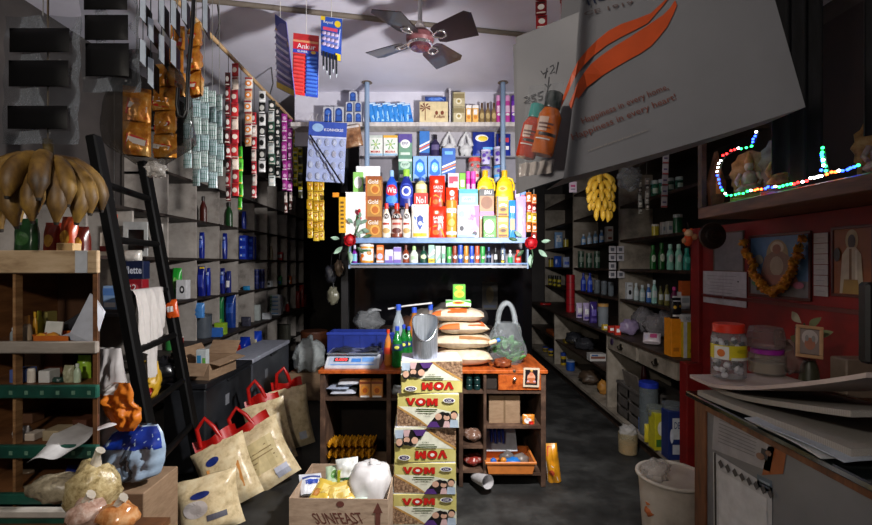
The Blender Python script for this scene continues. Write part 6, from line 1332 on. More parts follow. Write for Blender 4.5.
b = MB(); b.grid(lambda u, v: Vector(((u - .5) * w_ * .9, .08 + .19 * v, .095 + .012 * mnoise.noise(Vector((u * 6, v * 6, 1))) + .008 * math.sin(9 * u))), 24, 14, FILM('#3a3c42', .6, .15, .6)); o = b.build('black_film', loc=t.location); tag(o, 'crinkled dark plastic film lying over the scale tray', 'film')
# bottles beside the scale
def drink(px0, px1, yt, Y, col, capc, lb, lab, liq=None, nm='soft_drink_bottle', ds=()):
    yb_ = CY - (TT - CH) * F / Y
    return bottle(nm, lb, 'bottle', px0, px1, yt, yb_, Y, col, capc, ds, 'soda', .10, .34, zb=TT, ry=1, liquid=liq, lab=lab)
drink(383.5, 392, 330, 3.10, FILM('#e8a04a', .45), '#c83a1c', 'orange juice bottle with a red cap next to the weighing scale', (.34, .52, C('#b8341c', .4)), '#d8741c')
for k, (x0, x1, yt, Y) in enumerate(((391, 402.5, 327, 3.06), (399, 408, 325, 3.18), (404, 413, 327, 3.28))):
    drink(x0, x1, yt, Y, FILM('#1f8a3a', .5), '#2a4ab8', ['green soft drink bottle at the front beside the juice bottle', 'green soft drink bottle in the middle behind the front one', 'green soft drink bottle at the back beside the steel jug'][k], (.42, .58, C('#16305a', .4)), '#14702a', ds=[('e', 0, .5, .3, .08, C('#d8dc5a'))])
for k, (x0, x1, yt, Y, c, lq, lb) in enumerate(((391, 405, 305, 3.36, '#c8d4dc', '#8a97a0', 'tall clear bottle with a blue cap behind the green bottles'), (407, 421, 308, 3.40, '#e8a04a', '#e0781c', 'tall orange drink bottle with a blue cap behind the steel jug'), (424, 437, 305, 3.44, '#d8c4b4', '#a88a74', 'tall bottle with a blue cap hidden behind the steel jug'))):
    drink(x0, x1, yt, Y, FILM(c, .4), '#2a52c8', lb, None, lq, 'tall_bottle')
# carton stack, steel jug
zb0 = .003; H5 = [.186, .190, .200, .174, .176]
names = ['topmost', 'second from the top', 'middle', 'fourth from the top', 'lowest']
Yv = 2.585; zc = 0
cy = MIX('yellow_print_card', ['#b5ab5c', '#c4ba70', '#cdc484'], .5, 5, 5, (1, 1, 1), .03); cw = MIX('pale_card', ['#c2c3d4', '#d2d3e2'], .6, 6, 5, (1, 1, 1), .02); brn = MIX('soap_nut_print', ['#3a2a20', '#8a6a50', '#b59a7c'], .5, 70, 2, (1, 1, 1), 0); red = C('#b81c14', .4); skin = C('#c9a088', .5); hair = C('#120e0e', .5); pur = C('#4a2a6a', .5); wht = C('#d8d8d0', .5)
def VOM(u0, v0, w, h, m, sh=0.):
    P_ = lambda q: [(u0 + x * w, v0 + y * h + sh) for x, y in q]
    o = [('p', P_([(0, 1), (.1, 1), (.155, .38), (.21, 1), (.31, 1), (.2, 0), (.11, 0)]), m), ('e', u0 + .47 * w, v0 + .5 * h + sh, .32 * w, 1.04 * h, m),
         ('p', P_([(.66, 0), (.66, 1), (.78, 1), (.83, .55), (.88, 1), (1, 1), (1, 0), (.9, 0), (.9, .55), (.855, .1), (.805, .1), (.76, .55), (.76, 0)]), m)]
    return o if sh else o + [('e', u0 + .47 * w, v0 + .5 * h, .13 * w, .42 * h, wht)]
def pic(flip):
    """the print of one carton; drawn upright, turned over when flip"""
    d = [('p', [(-.5, .0), (.5, .0), (.5, .42), (.1, .58), (-.5, .62)], C('#d4d4c0', .5)), ('p', [(-.5, .02), (-.5, .58), (-.36, .42), (-.16, .20), (-.02, .02)], brn), ('p', [(-.5, .58), (-.5, .64), (-.34, .47), (-.13, .23), (.02, .02), (-.02, .02), (-.16, .2), (-.36, .42)], C('#b58a4a', .5)),
         *VOM(-.36, .65, .52, .22, C('#4a120e', .4), -.006), *VOM(-.36, .66, .52, .22, red), ('r', -.02, .54, .34, .04, C('#3a4a1c', .5)), ('r', -.02, .48, .26, .03, C('#3a4a1c', .5)), ('t', '1KG', .0, .41, .1, .05, C('#3a4a1c', .5)),
         ('e', .34, .83, .2, .16, C('#e4e4dc', .5)), ('e', .34, .83, .16, .12, C('#3a2a5a', .5)), ('t', 'OK', .34, .83, .1, .07, wht),
         ('p', [(-.02, .03), (.16, .44), (.24, .5), (.36, .4), (.36, .03)], hair), ('e', .17, .34, .11, .2, skin), ('e', .30, .32, .1, .17, skin), ('e', .31, .42, .09, .1, hair), ('e', .42, .42, .12, .24, hair), ('e', .42, .38, .1, .2, skin), ('p', [(.24, .03), (.27, .22), (.34, .22), (.36, .03)], C('#c8a8a8', .5)), ('p', [(.35, .03), (.36, .26), (.48, .26), (.49, .03)], C('#a8b8c8', .5)), ('p', [(-.02, .03), (.04, .2), (.14, .2), (.2, .03)], pur)]
    if not flip: return d
    o = []
    for k in d:
        if k[0] == 'p': o.append(('p', [(-u, 1 - v) for u, v in k[1]], k[2]))
        elif k[0] == 't': o.append(('t', k[1], -k[2], 1 - k[3], k[4], k[5], k[6], PI))
        else: o.append((k[0], -k[1], 1 - k[2]) + k[3:])
    return o
z = zb0
order = list(range(5))[::-1]
for i in order:
    px0, px1 = ((401, 462.5), (397, 459), (394.5, 456), (394, 456), (393, 456.5))[i]
    w_ = (px1 - px0) * Yv / F; h_ = H5[i]; dd = .235; flip = i in (0, 2)
    t = thing('soap_carton', 'yellow carton lettered VOM in red, %s of the stack of five%s' % (names[i], ', upside down' if flip else ''), 'carton', (P((px0 + px1) / 2, 0, Yv).x, Yv, z), (0, 0, R((3, -3, 2, -1, 1)[i])), 'stack of yellow VOM cartons')
    b = MB(); b.box(-w_/2, w_/2, 0, dd, 0, h_, cy, .004); decals(b, S_flat(w_, h_), pic(flip)); b.build('carton_body', t)
    b = MB(); b.box(-w_/2 + .004, w_/2 - .004, .004, dd / 2 - .001, h_, h_ + .0025, cw); b.box(-w_/2 + .004, w_/2 - .004, dd / 2 + .001, dd - .004, h_, h_ + .0025, cw); b.build('top_flap', t)
    z += h_ + .0035
ZST = z
p = P(425, 355, 2.66)
t = thing('steel_scoop', 'steel measuring scoop standing upright on the topmost yellow carton', 'scoop', (p.x, 2.67, ZST)); r = .075; st = STEEL()
b = MB()
def sc_(u, v, rr=1.):
    a = 2 * PI * u; fr_ = .5 - .5 * math.sin(a)   # front (−y) is lower
    h_ = .245 - .135 * fr_ ** 2.2
    k = 1 + .02 * v + (.12 * v * max(0, -math.sin(a)) ** 8)
    return Vector((r * k * rr * math.cos(a), r * k * rr * math.sin(a), h_ * v))
b.grid(lambda u, v: sc_(u, v), 36, 10, st); b.grid(lambda u, v: sc_(1 - u, v, .975), 36, 10, st); b.lathe([(r, 0), (r, .004)], st, 36); b.build('scoop_body', t)
b = MB(); b.tube([sc_(i / 36, 1, .99) for i in range(36)], .0035, C('#d8dce0', .2, 1.), 6, closed=True); b.build('rolled_rim', t)
# flour bags, tea cartons
def flat_sack(lab, px0, px1, pyt, pyb, Y, rz, seed, ds, dep=.26, m=None):
    w_ = (px1 - px0) * Y / F; z0 = CH + (CY - pyb) * Y / F; h_ = (pyb - pyt) * Y / F
    t = thing('flour_bag', lab, 'bag', (P((px0 + px1) / 2, 0, Y).x, Y + dep / 2, z0), (0, 0, R(rz)), 'cream flour bags on the counter'); m = m or MIX('cream_flour_bag', ['#b8a488', '#d2c2a8', '#dccfb8'], .4, 18, 5, (1, 1, 1), .12)
    def S(u, v, side):
        x, y = 2 * u - 1, 2 * v - 1
        a = max(0, 1 - abs(x) ** 3.5) ** .6 * max(0, 1 - abs(y) ** 3) ** .5
        zz_ = h_ * (.5 + side * .5 * a) + .008 * a * mnoise.noise(Vector((u * 4 + seed, v * 4, side)))
        return Vector((x * w_ / 2, y * dep / 2, zz_))
    b = MB(); b.grid(lambda u, v: S(u, v, 1), 20, 16, m); b.grid(lambda u, v: S(1 - u, v, -1), 20, 16, m)
    decals(b, lambda u, v, e: tuple(S(u + .5, v, 1) + Vector((0, -e * .7, e))), ds, .003); b.build('sack', t)
    return t
og = C('#d8662a', .45)
flat_sack('cream flour bag at the bottom of the counter pile', 436, 493, 351, 368, 3.06, 0, 1, [], .3)
flat_sack('plain cream flour bag, second from the bottom of the counter pile', 433, 494, 336, 351, 3.08, -3, 4, [('r', .2, .1, .5, .1, C('#a8764a', .5))], .3)
flat_sack('cream flour bag with an orange end panel, third from the bottom of the counter pile', 438, 489, 323, 336, 3.10, 4, 7, [('r', .24, .3, .34, .5, og), ('r', -.3, .06, .4, .14, og)], .28)
flat_sack('cream flour bag with an orange square, topmost of the counter pile', 432, 486, 310, 323, 3.12, -6, 9, [('r', .0, .3, .36, .5, og), ('r', -.4, .1, .2, .2, og), ('e', .0, .3, .12, .14, C('#e89a6a', .5))], .26)
ztop = CH + (CY - 310) * 3.12 / F + .016
tg = C('#3f9a2c', .45); ty = C('#e8c02a', .45)
o = carton('tea_carton', 'wide green and white tea carton on the topmost flour bag', 'carton', 446, 471, 300.5, 312, 3.18, '#cfd8cc', [('p', [(-.5, .55), (-.1, .98), (-.5, .98)], tg), ('p', [(.5, .55), (.1, .98), (.5, .98)], tg), ('e', 0, .66, .5, .5, ty), ('e', 0, .66, .34, .3, C('#d8341c', .4)), ('r', 0, .12, .9, .12, C('#7ab04a'))], d=.09, zb=ztop)
h1 = (o.data.vertices and max(v.co.z for v in o.data.vertices))
carton('tea_carton', 'tall green and yellow tea carton standing on the wide tea carton', 'carton', 453, 465.5, 284.5, 302, 3.20, '#5aa832', [('e', 0, .8, .6, .24, ty), ('t', 'Tea', 0, .8, .4, .12, C('#c8281c')), ('e', 0, .4, .8, .46, C('#d8d03a')), ('e', .05, .36, .5, .28, C('#e89a1c')), ('r', 0, .08, 1, .14, tg)], d=.06, zb=o.location.z + h1 + .001)
# green vegetables in a clear carrier bag
p = P(508, 358, 3.12)
t = thing('vegetable_bag', 'clear plastic carrier bag full of green vegetables standing on the counter', 'bag', (p.x, 3.24, TT)); fb = FILM('#cdd4d8', .12, .12, .7)
prof = [(0, .115, .09), (.06, .145, .10), (.14, .135, .095), (.22, .105, .07), (.29, .08, .05)]
def vb(u, v):
    f = v * (len(prof) - 1); i = min(len(prof) - 2, int(f)); k = f - i
    z_, rx, ry = [prof[i][j] * (1 - k) + prof[i + 1][j] * k for j in range(3)]
    a = 2 * PI * u; w1 = 1 + .06 * math.sin(5 * a + 9 * v) + .04 * math.sin(11 * a - 5 * v)
    return Vector((rx * w1 * math.cos(a) + .01 * v, ry * w1 * math.sin(a), z_))
b = MB(); b.grid(vb, 40, 24, fb); b.build('film', t)
for sy in (-.03, .03):
    b = MB(); b.grid(lambda u, v: Vector((.01 + math.cos(PI * u) * (.075 - .028 * v), sy + .01 * math.sin(8 * u), .28 + math.sin(PI * u) * (.165 - .03 * v))), 20, 4, FILM('#cdd4d8', .25, .12, .5)); b.build('handle', t)
vg = MIX('green_leaf_vegetable', ['#163a14', '#2f6a28', '#5a9a48'], .45, 14, 5, (1, 1, 1), .2)
for k in range(14):
    b = MB(); a = random.uniform(0, 6.3); x, y, z_ = random.uniform(-.085, .085), random.uniform(-.05, .05), random.uniform(.03, .15)
    d = Vector((math.cos(a), .4 * math.sin(a), .5 * math.sin(a * 2))).normalized() * .06
    b.tube([Vector((x, y, z_)) - d, Vector((x, y, z_)) - d * .3 + Vector((0, 0, .008)), Vector((x, y, z_)) + d * .4 + Vector((0, 0, .01)), Vector((x, y, z_)) + d], [.006, .019, .02, .007], vg, 8); b.build('vegetable', t)
for k in range(7):
    b = MB(); x, z_ = random.uniform(-.09, .09), random.uniform(.06, .17); a = random.uniform(.5, 2.6)
    b.grid(lambda u, v: Vector((x + .09 * (v - .5) * math.cos(a) - .05 * (u - .5) * math.sin(PI * v) * math.sin(a), -.05 + .02 * math.sin(5 * v + k), z_ + .09 * (v - .5) * math.sin(a) + .05 * (u - .5) * math.sin(PI * v) * math.cos(a))), 4, 6, vg); b.build('leaf', t)
p = P(492, 340, 3.04); b = MB(); b.lathe([(.012, 0), (.016, .008), (.016, .05), (.009, .06)], C('#d8c4a0', .4), 14); b.lathe([(.014, .06), (.014, .08), (.012, .082)], C('#1f6ad0', .35), 14); o = b.build('small_bottle', loc=(p.x - .02, 3.07, CH + (CY - 345) * 3.07 / F + .012), rot=(0, R(75), R(10))); tag(o, 'little cream bottle with a blue cap lying at the edge of the flour pile', 'bottle')
b = MB(); b.blob((0, 0, .03), (.06, .05, .035), MIX('brown_bag_print', ['#4a2010', '#7a3a1c', '#9a5a34'], .4, 20, 4, (1, 1, 1), .2), .2, 6, 4, flat=0.); o = b.build('brown_packet', loc=(P(503, 0, 3.07).x, 3.09, TT)); tag(o, 'crumpled brown packet on the counter in front of the vegetable bag', 'packet')

# ================================================================== open carton of mixed goods in front
t = open_carton('goods_carton', 'open brown carton of groceries with a printed logo in front of the counter', .52, .41, .268, (P(341, 0, 2.5).x, 2.56, .003), R(-1.5), MIX('light_cardboard', ['#9a826c', '#b59c84', '#c2aa92'], .8, 10, 5, (1, 1, 4), .05), [])
t.location.x = -.485
bd = [c for c in t.children if c.name.startswith('body')][0]
lg = C('#6a3a30', .7); mb = MB(); S2 = lambda u, v, e: (u * .52, -.205 - e, v * .268)
decals(mb, S2, [('t', 'SUNFEAST', .0, .62, .5, .22, lg, .12), ('e', .02, .9, .08, .12, lg), ('p', [(-.26, .42), (-.2, .34), (.0, .36), (.3, .66), (.02, .42), (-.18, .4)], lg), ('r', .4, .5, .05, .5, lg), ('p', [(.35, .74), (.45, .74), (.4, .95)], lg), ('r', .4, .2, .1, .04, lg)]); mb.build('printed_logo', t)
gx, gy = t.location.x, t.location.y
b = MB(); b.box(-.245, .245, -.185, .185, .006, .13, CARD()); o = b.build('inner_carton', loc=(gx, gy, .003)); tag(o, 'flattened carton filling the bottom of the grocery carton', 'carton')
wb = C('#d6d4d4', .4, var=.04, bump=.1)
t = thing('white_bag', 'full white plastic bag with a gathered top sitting in the grocery carton', 'bag', (gx + .13, gy + .04, .137))
def wbag(u, v):
    a = 2 * PI * u; z_ = .215 * math.sin(PI / 2 * v) ** .9; r = .128 * max(.08, (1 - max(0, v - .3) ** 2.2 * 2.05))
    fold = 1 + .16 * mnoise.noise(Vector((2.2 * math.cos(a), 2.2 * math.sin(a), 3 * v))) + (.02 + .05 * v) * mnoise.noise(Vector((7 * math.cos(a), 7 * math.sin(a), 2 * v)))
    return Vector((r * fold * math.cos(a), r * .95 * fold * math.sin(a), z_ + .02 * mnoise.noise(Vector((math.cos(a), math.sin(a), v * 3)))))
b = MB(); b.grid(wbag, 52, 20, wb); b.build('bag_body', t)
b = MB(); b.blob((.02, 0, .215), (.035, .03, .016), wb, .3, 3); b.build('knot', t)
for k, (dx, dy, dz, rx, c, lb, rz, ds) in enumerate((
    (-.12, -.05, .235, 62, '#d8b84a', 'yellow packet lying on top of the groceries at the front', -14, [('r', .1, .5, .6, .4, C('#e4cc7a')), ('r', -.3, .3, .2, .3, C('#b5762a'))]),
    (-.0, -.06, .225, 55, '#d0b054', 'second yellow packet leaning by the white bag', 20, [('r', 0, .5, .5, .5, C('#e0d08a'))]),
    (-.19, .02, .25, 50, '#d4d8e0', 'white and blue packet at the outer side of the grocery carton', 30, [('r', 0, .5, .6, .2, C('#2a4ab0')), ('r', 0, .75, .8, .1, C('#3a4a8a'))]),
    (-.06, .07, .27, 40, '#b8d0b0', 'pale green packet standing behind the yellow one', 5, [('e', 0, .5, .5, .4, C('#6aa05a'))]),
    (-.20, -.13, .18, 70, '#c8d0e0', 'blue and white packet lying in the front corner of the grocery carton', -10, [('r', 0, .5, .3, .8, C('#2a56c0'))]),
    (.0, .08, .30, 20, '#dce0dc', 'white card box standing between the packets and the white bag', 0, [('r', 0, .1, .9, .1, C('#3a7a4a'))]),
    (-.09, -.15, .18, 75, '#e0d0cc', 'pinkish white packet along the front edge of the grocery carton', 6, [('r', .1, .5, .3, .4, C('#c86a5a'))]),
    (.06, -.14, .20, 60, '#c8e0d0', 'pale mint packet at the front below the white bag', -8, [('r', 0, .5, .5, .3, C('#4a9a6a'))]))):
    b = MB(); w_, h_ = (.17, .14) if k in (0, 1) else (.13, .12); Sf = pouch_S(w_, h_, .05, seed=k, crink=.02); Sb = pouch_S(w_, h_, .05, side=1, seed=k + 5, crink=.02); m = C(c, .3)
    b.grid(lambda u, v: Sf(u - .5, v), 12, 10, m); b.grid(lambda u, v: Sb(.5 - u, v), 12, 10, m); decals(b, Sf, ds)
    o = b.build('grocery_packet', loc=(gx + dx, gy + dy - .04, dz - .05), rot=(R(-rx), R(8 * (-1) ** k), R(rz))); tag(o, lb, 'packet', 'packets in the grocery carton')
b = MB(); b.box(-.008, .008, -.006, .006, 0, .12, C('#a8b02a', .4)); o = b.build('lime_stick', loc=(gx - .05, gy + .03, .19)); tag(o, 'narrow lime green strip standing up among the groceries', 'packet')

# ================================================================== dark clutter in the passage behind the counter
for k, (px, py, Y, rx, rz, c, lb) in enumerate(((424, 304, 4.3, .14, .10, '#8a837c', 'pale sack lying in the passage behind the tea cartons'), (452, 301, 4.42, .20, .13, '#6f6a68', 'greyish sack behind the tall tea carton in the passage'), (408, 315, 4.2, .10, .07, '#5a3a2a', 'brown sack in the passage behind the steel scoop'), (479, 304, 4.36, .1, .10, '#4a4442', 'dark grey sack nearest the poster in the passage'))):
    p = P(px, py, Y); b = MB(); b.blob((0, 0, rz), (rx, .16, rz), C(c, .7, bump=.2), .14, k + 20, 4, flat=0.); o = b.build('sack', loc=(p.x, Y + .14, .86)); tag(o, lb, 'sack')
b = MB(); b.box(-.62, .62, 4.20, 4.72, .82, .858, DARKWOOD())
for x in (-.6, .56):
    for y in (4.22, 4.66): b.box(x, x + .04, y, y + .04, .003, .82, DARKWOOD())
o = b.build('back_table'); tag(o, 'dark table in the passage carrying the sacks behind the counter', 'table')
b = MB(); b.blob((0, 0, .09), (.13, .08, .10), FILM('#b8bcc0', .3, .25, .6), .25, 33, 4, flat=0.); b.tube([(0, 0, .17), (.06, 0, .2), (.12, 0, .19)], [.02, .014, .006], FILM('#d8dce0', .6, .25, .4), 8); o = b.build('film_bag', loc=(P(368, 0, 4.3).x, 4.36, .86)); tag(o, 'crumpled clear bag in the dark behind the blue crate', 'bag')
b = MB(); b.tube([P(388, 309, 3.44), P(405, 306, 3.44), P(432, 303, 3.44)], .007, C('#d0d0d0', .4), 8); o = b.build('white_stick'); tag(o, 'thin white stick lying across the tops of the tall bottles', 'stick')
# bags hung on the dark post past the cubbies
b = MB(); b.box(-.80, -.74, 3.96, 4.02, .003, CEIL - .48, BLACKMETAL()); o = b.build('dark_post'); tag(o, 'dark square post below the outer end of the loft', 'post')
for k, (px, py, rx, rz, c, lb) in enumerate(((331, 274, .05, .08, '#23242a', 'dark bundle hanging on the post above the white one'), (339, 268, .035, .06, '#7a6a58', 'beige bundle hanging beside the dark one on the post'), (333, 296, .05, .07, '#6a6858', 'greenish white bag hanging lowest on the dark post'))):
    p = P(px, py, 3.86); t = thing('hanging_bundle', lb, 'bundle', p); b = MB(); b.blob((0, 0, 0), (rx, .05, rz), C(c, .35, bump=.3), .22, k + 50, 5); b.build('bundle_body', t)
    b = MB(); b.tube([(0, 0, rz * .8), (.0, .04, rz + .1), (-.77 - p.x + .0, .09, rz + .12)], .005, C('#2a2a2a', .5), 6); b.build('string', t)
random.seed(41)
# ================================================================== bottles and packs on the right wall shelf
XS = 2.03
def rit(px0, px1, yt, zrow, kind, c1, c2, nm, lb, ct, X=XS, ds=(), **k):
    Y = PX((px0 + px1) / 2, X); yb_ = CY - (zrow - CH) * F / Y
    if kind == 'c': return carton(nm, lb, ct, px0, px1, yt, yb_, Y, c1, ds, zb=zrow + .001, **k)
    if kind == 'p': return pouch(nm, lb, ct, px0, px1, yt, yb_, Y, c1, ds, zb=zrow + .001, **k)
    return bottle(nm, lb, ct, px0, px1, yt, yb_, Y, c1, c2, ds, zb=zrow + .001, **k)
for k, (x, c, yt) in enumerate(((578, '#8ab0d0', 233), (584, '#6a98c8', 234), (590, '#a8c4dc', 232.5), (596, '#7aa8d0', 231), (602, '#5a88c4', 230))):
    rit(x - 2.3, x + 2.3, yt, 1.75, 'b', c, '#c8ccd4', 'shampoo_bottle', 'pale blue bottle below the bananas, %s in the row from the dark end' % ORD[k], 'bottle', ds=[('r', 0, .4, .6, .3, C('#d8e0e8'))], group='pale blue bottles below the bananas')
for k in range(2):
    p = P(610, 0, 1); X = 2.04; Y = PX(610, X); hh = .09
    o = carton('white_carton', ('lower', 'upper')[k] + ' white carton stacked at the end of the pale blue bottle row', 'carton', 606.5, 613, 0, hh * F / Y, Y, '#c0bcb8', [('r', 0, .5, .6, .3, C('#8a4a3a'))], d=.07, group='two white cartons below the bananas'); o.location = (P(610, 0, Y).x, Y, 1.751 + k * (hh + .001))
rit(653, 660, 224, 1.75, 'b', '#c8b83a', '#d8d4c8', 'yellow_jar', 'low yellow jar on the shelf beside the toy', 'jar', shape='tub')
for k, (x, yt) in enumerate(((665, 222), (670.5, 221))):
    rit(x - 2.4, x + 2.4, yt, 1.75, 'c', '#b8b8b4', '', 'white_pack', ('first', 'second')[k] + ' whitish pack next to the low yellow jar', 'pack', ds=[('r', 0, .5, .6, .3, C('#6a7a8a'))], d=.05)
rit(675, 684, 214, 1.75, 'b', '#1a5a34', '#c8ccc8', 'green_jar', 'green jar on the shelf just behind the toy', 'jar', shape='tub')
for k, x in enumerate((656, 664, 672, 681)):
    rit(x - 3.4, x + 3.4, 180 - k * 1.2, 2.10, 'b', FILM('#4a9a7a', .5), '#b8c4c4', 'glass_jar', 'green glass jar with a silver lid behind the white label strip, %s of four' % ORD[k], 'jar', shape='tub', capf=.2, ry=1, liquid='#1f5a3a', ds=[('r', 0, .4, .6, .3, C('#c8d8c8'))])
for k, x in enumerate((582, 590, 598)):
    rit(x - 3, x + 3, 251 + (k % 2) * 2, 1.45, 'b', '#2c4a3a', '#5a6a5a', 'dark_green_jar', 'dark green jar behind the white tags, %s from the dark end' % ORD[k], 'jar', shape='tub', ry=1, ds=[('r', 0, .5, .6, .3, C('#7a8a7a'))])
for k, (x0, x1, yt, c, cc, lb, shp) in enumerate(((651, 657, 245, '#1f6a2c', '#2a7a34', 'dark green shampoo bottle, first of the green group under the toy', 'round'), (659.5, 666, 243, '#1a6028', '#28702f', 'dark green shampoo bottle, second of the green group under the toy', 'round'), (668, 675, 244, '#8fd8c0', '#b8e8d8', 'mint bottle with a curved side, first of the mint pair', 'waist'), (676.5, 683.5, 244, '#9ae0c8', '#c0ece0', 'mint bottle with a curved side, second of the mint pair', 'waist'), (684.5, 692, 248, '#1f8a7a', '#2a9a88', 'teal bottle at the red post end of the green group', 'round'))):
    rit(x0, x1, yt, 1.45, 'b', c, cc, 'shampoo_bottle', lb, 'bottle', shape=shp, capr=.5, ds=[('e', 0, .45, .5, .3, C('#d8e8d0' if k < 2 else '#e8f4ee' if k < 4 else '#5ac0b0'))], group=None)
for k, (x, c) in enumerate(((584, '#1f3ab8'), (590.5, '#2444c4'))):
    rit(x - 2.6, x + 2.6, 273, 1.14, 'b', c, '#16288a', 'blue_bottle', ('first', 'second')[k] + ' royal blue bottle on the shelf above the violet packs', 'bottle', ds=[('r', 0, .5, .5, .2, C('#6a88e0'))])
for k, x in enumerate((598, 605, 612)):
    rit(x - 2.8, x + 2.8, 280 + k, 1.14, 'b', FILM('#9aa4ac', .4), '#6a7078', 'grey_jar', 'greyish jar beside the royal blue bottles, %s counted from them' % ORD[k], 'jar', shape='tub', ry=1, liquid='#4a5056')
for k, x in enumerate((624, 630)):
    rit(x - 2.8, x + 2.8, 282.5, 1.14, 'c', '#c8ccd0', '', 'white_carton', ('first', 'second')[k] + ' white carton with a black mark at eye level by the white upright', 'carton', ds=[('e', 0, .4, .5, .3, BLK), ('r', 0, .8, .6, .1, C('#8a8a8a'))], d=.05)
for k, (x0, x1, yt, c, cc, lb) in enumerate(((634.5, 639.5, 283, '#b8c8c8', '#d0d8dc', 'pale lotion bottle, first after the white cartons'), (640.5, 646, 285, '#a0b8b8', '#c8d4d8', 'greyish lotion bottle, second after the white cartons'), (647, 652, 284, '#3a6ab0', '#c8d0dc', 'blue and white lotion bottle in the lower right row'), (652.5, 658, 280, '#9accc0', '#d8ece8', 'tall mint lotion bottle in the lower row'), (659, 664, 286, '#6a6a3a', '#4a4a2a', 'olive bottle next to the tall mint one'), (665, 670.5, 285, '#7a743a', '#5a5228', 'second olive bottle in the lower row'), (672, 679, 287, '#6a1f4a', '#e04a9a', 'dark plum bottle with a pink cap in the lower row'))):
    rit(x0, x1, yt, 1.14, 'b', c, cc, 'lotion_bottle', lb, 'bottle', ds=[('r', 0, .4, .6, .3, C('#d0d8d8' if k not in (2,) else '#e0e4ec'))], capr=.45)
rit(681, 690, 292, 1.14, 'c', '#c8c8cc', '', 'white_carton', 'white carton under the orange carton next to the red post', 'carton', ds=[('r', 0, .5, .8, .3, C('#9aa0a8'))], d=.06)
o = rit(682, 690.5, 279, 1.14, 'c', '#c8602a', '', 'orange_carton', 'orange brown carton on the white one next to the red post', 'carton', d=.055); o.location.z = 1.141 + .105; o.scale.z = .5
# dark end of the shelf
rit(555, 563, 232, 1.75, 'p', '#8ab0dc', '', 'pale_blue_pouch', 'pale blue and white pouch on the shelf at the dark end', 'pouch', ds=[('r', 0, .6, .6, .4, W)], t=.05)
rit(564, 569, 238, 1.75, 'b', '#b8a83a', '#3a3a3a', 'yellow_jar', 'small yellow jar beside the pale blue pouch at the dark end', 'jar', shape='tub')
rit(549, 553.5, 258, 1.45, 'b', '#c0a82a', '#2a2a2a', 'yellow_tin', 'yellow tin at the dark end beside the blue pack', 'tin', shape='tub')
rit(554.5, 562, 256, 1.45, 'p', '#2a56c0', '', 'blue_pack', 'blue pack at the dark end between the yellow tin and the white one', 'pack', t=.06)
rit(563.5, 570, 257, 1.45, 'p', '#a8b4d0', '', 'white_blue_pack', 'white and blue pack at the dark end beside the upright', 'pack', ds=[('r', 0, .4, .7, .3, C('#3a5ac0'))], t=.06)
for k, x in enumerate((546, 550.5, 555, 559.5)):
    rit(x - 1.9, x + 1.9, 275 + k * .3, 1.14, 'b', '#b8a81f', '#15150f', 'yellow_black_jar', 'yellow jar with a black lid at the dark end, %s of four' % ORD[k], 'jar', shape='tub', capf=.35, ry=1, ds=[('r', 0, .3, .8, .2, C('#1a1a10'))])
b = MB(); b.lathe([(.055, 0), (.058, .01), (.058, .50), (.05, .505)], C('#a81420', .4), 16); [b.lathe([(.0592, z), (.0592, z + .008)], C('#7a0c14', .4), 16, cap=(False, False)) for z in (.1, .2, .3, .4)]; o = b.build('red_cylinder', loc=(1.87, 6.08, .851)); tag(o, 'tall red cylinder of stacked cups standing on the ledge at the dark end', 'cups')
rit(541, 552, 303, .85, 'p', '#a81c1c', '', 'red_packet', 'red packet lying on the ledge at the dark end', 'packet', X=1.80, t=.1)
# ledge
for k, (x0, x1, yt, c, lb) in enumerate(((577, 583, 303, '#c8b8d8', 'pale lilac pack on the ledge, first of three near the glass jar'), (584, 590, 303, '#b0a0c8', 'lilac and white pack on the ledge, second of three near the glass jar'), (590.5, 598, 302, '#3a2a70', 'dark violet pack on the ledge beside the glass jar'))):
    rit(x0, x1, yt, .85, 'p', c, '', 'violet_pack', lb, 'pack', X=1.78, t=.06, ds=[('r', 0, .5, .6, .3, W if k < 2 else C('#6a5ab0')), ('r', 0, .15, .8, .14, C('#5a4a98'))])
rit(600, 610, 304, .85, 'b', FILM('#b8c0c8', .35), '#b5884a', 'glass_jar', 'clear glass jar with a brass coloured lid on the ledge', 'jar', X=1.78, shape='tub', capf=.12, ry=1, liquid='#3a4452')
for k, (x0, x1, c, lb) in enumerate(((603, 608, '#c8a83a', 'small yellow sweet box on the ledge edge below the glass jar'), (609, 615, '#b02a1c', 'small red box on the ledge edge'), (615.5, 621, '#c83a2a', 'second small red box on the ledge edge, next to the violet grey bag'))):
    rit(x0, x1, 326 - 1.5 * (k == 0) , .85, 'c', c, '', 'small_box', lb, 'box', X=1.70, d=.04, ds=[('r', 0, .5, .6, .4, W)])
def clump(px, py, X, r, h, c, lb, nm='clear_bag', film=True, seed=1):
    Y = PX(px, X); b = MB(); m = FILM(c, .35, .2, .6) if film else C(c, .4); b.blob((0, 0, h / 2), (r, r * .8, h / 2), m, .2, seed, 5, flat=0.)
    o = b.build(nm, loc=(X, Y, .851)); return tag(o, lb, 'bag')
clump(629, 0, 1.80, .085, .14, '#8a7a98', 'violet grey bag slumped on the ledge above the drawers', 'violet_grey_bag', False, 3)
clump(644, 0, 2.0, .11, .24, '#a8a4a8', 'clear bag of pale goods at the back of the ledge, nearer the uprights', seed=5)
clump(658, 0, 1.98, .12, .22, '#b4aeb0', 'clear bag of pale goods at the back of the ledge, middle one', seed=9)
clump(668, 0, 2.05, .1, .26, '#a09aa0', 'clear bag of pale goods at the back of the ledge, next to the orange box', seed=13)
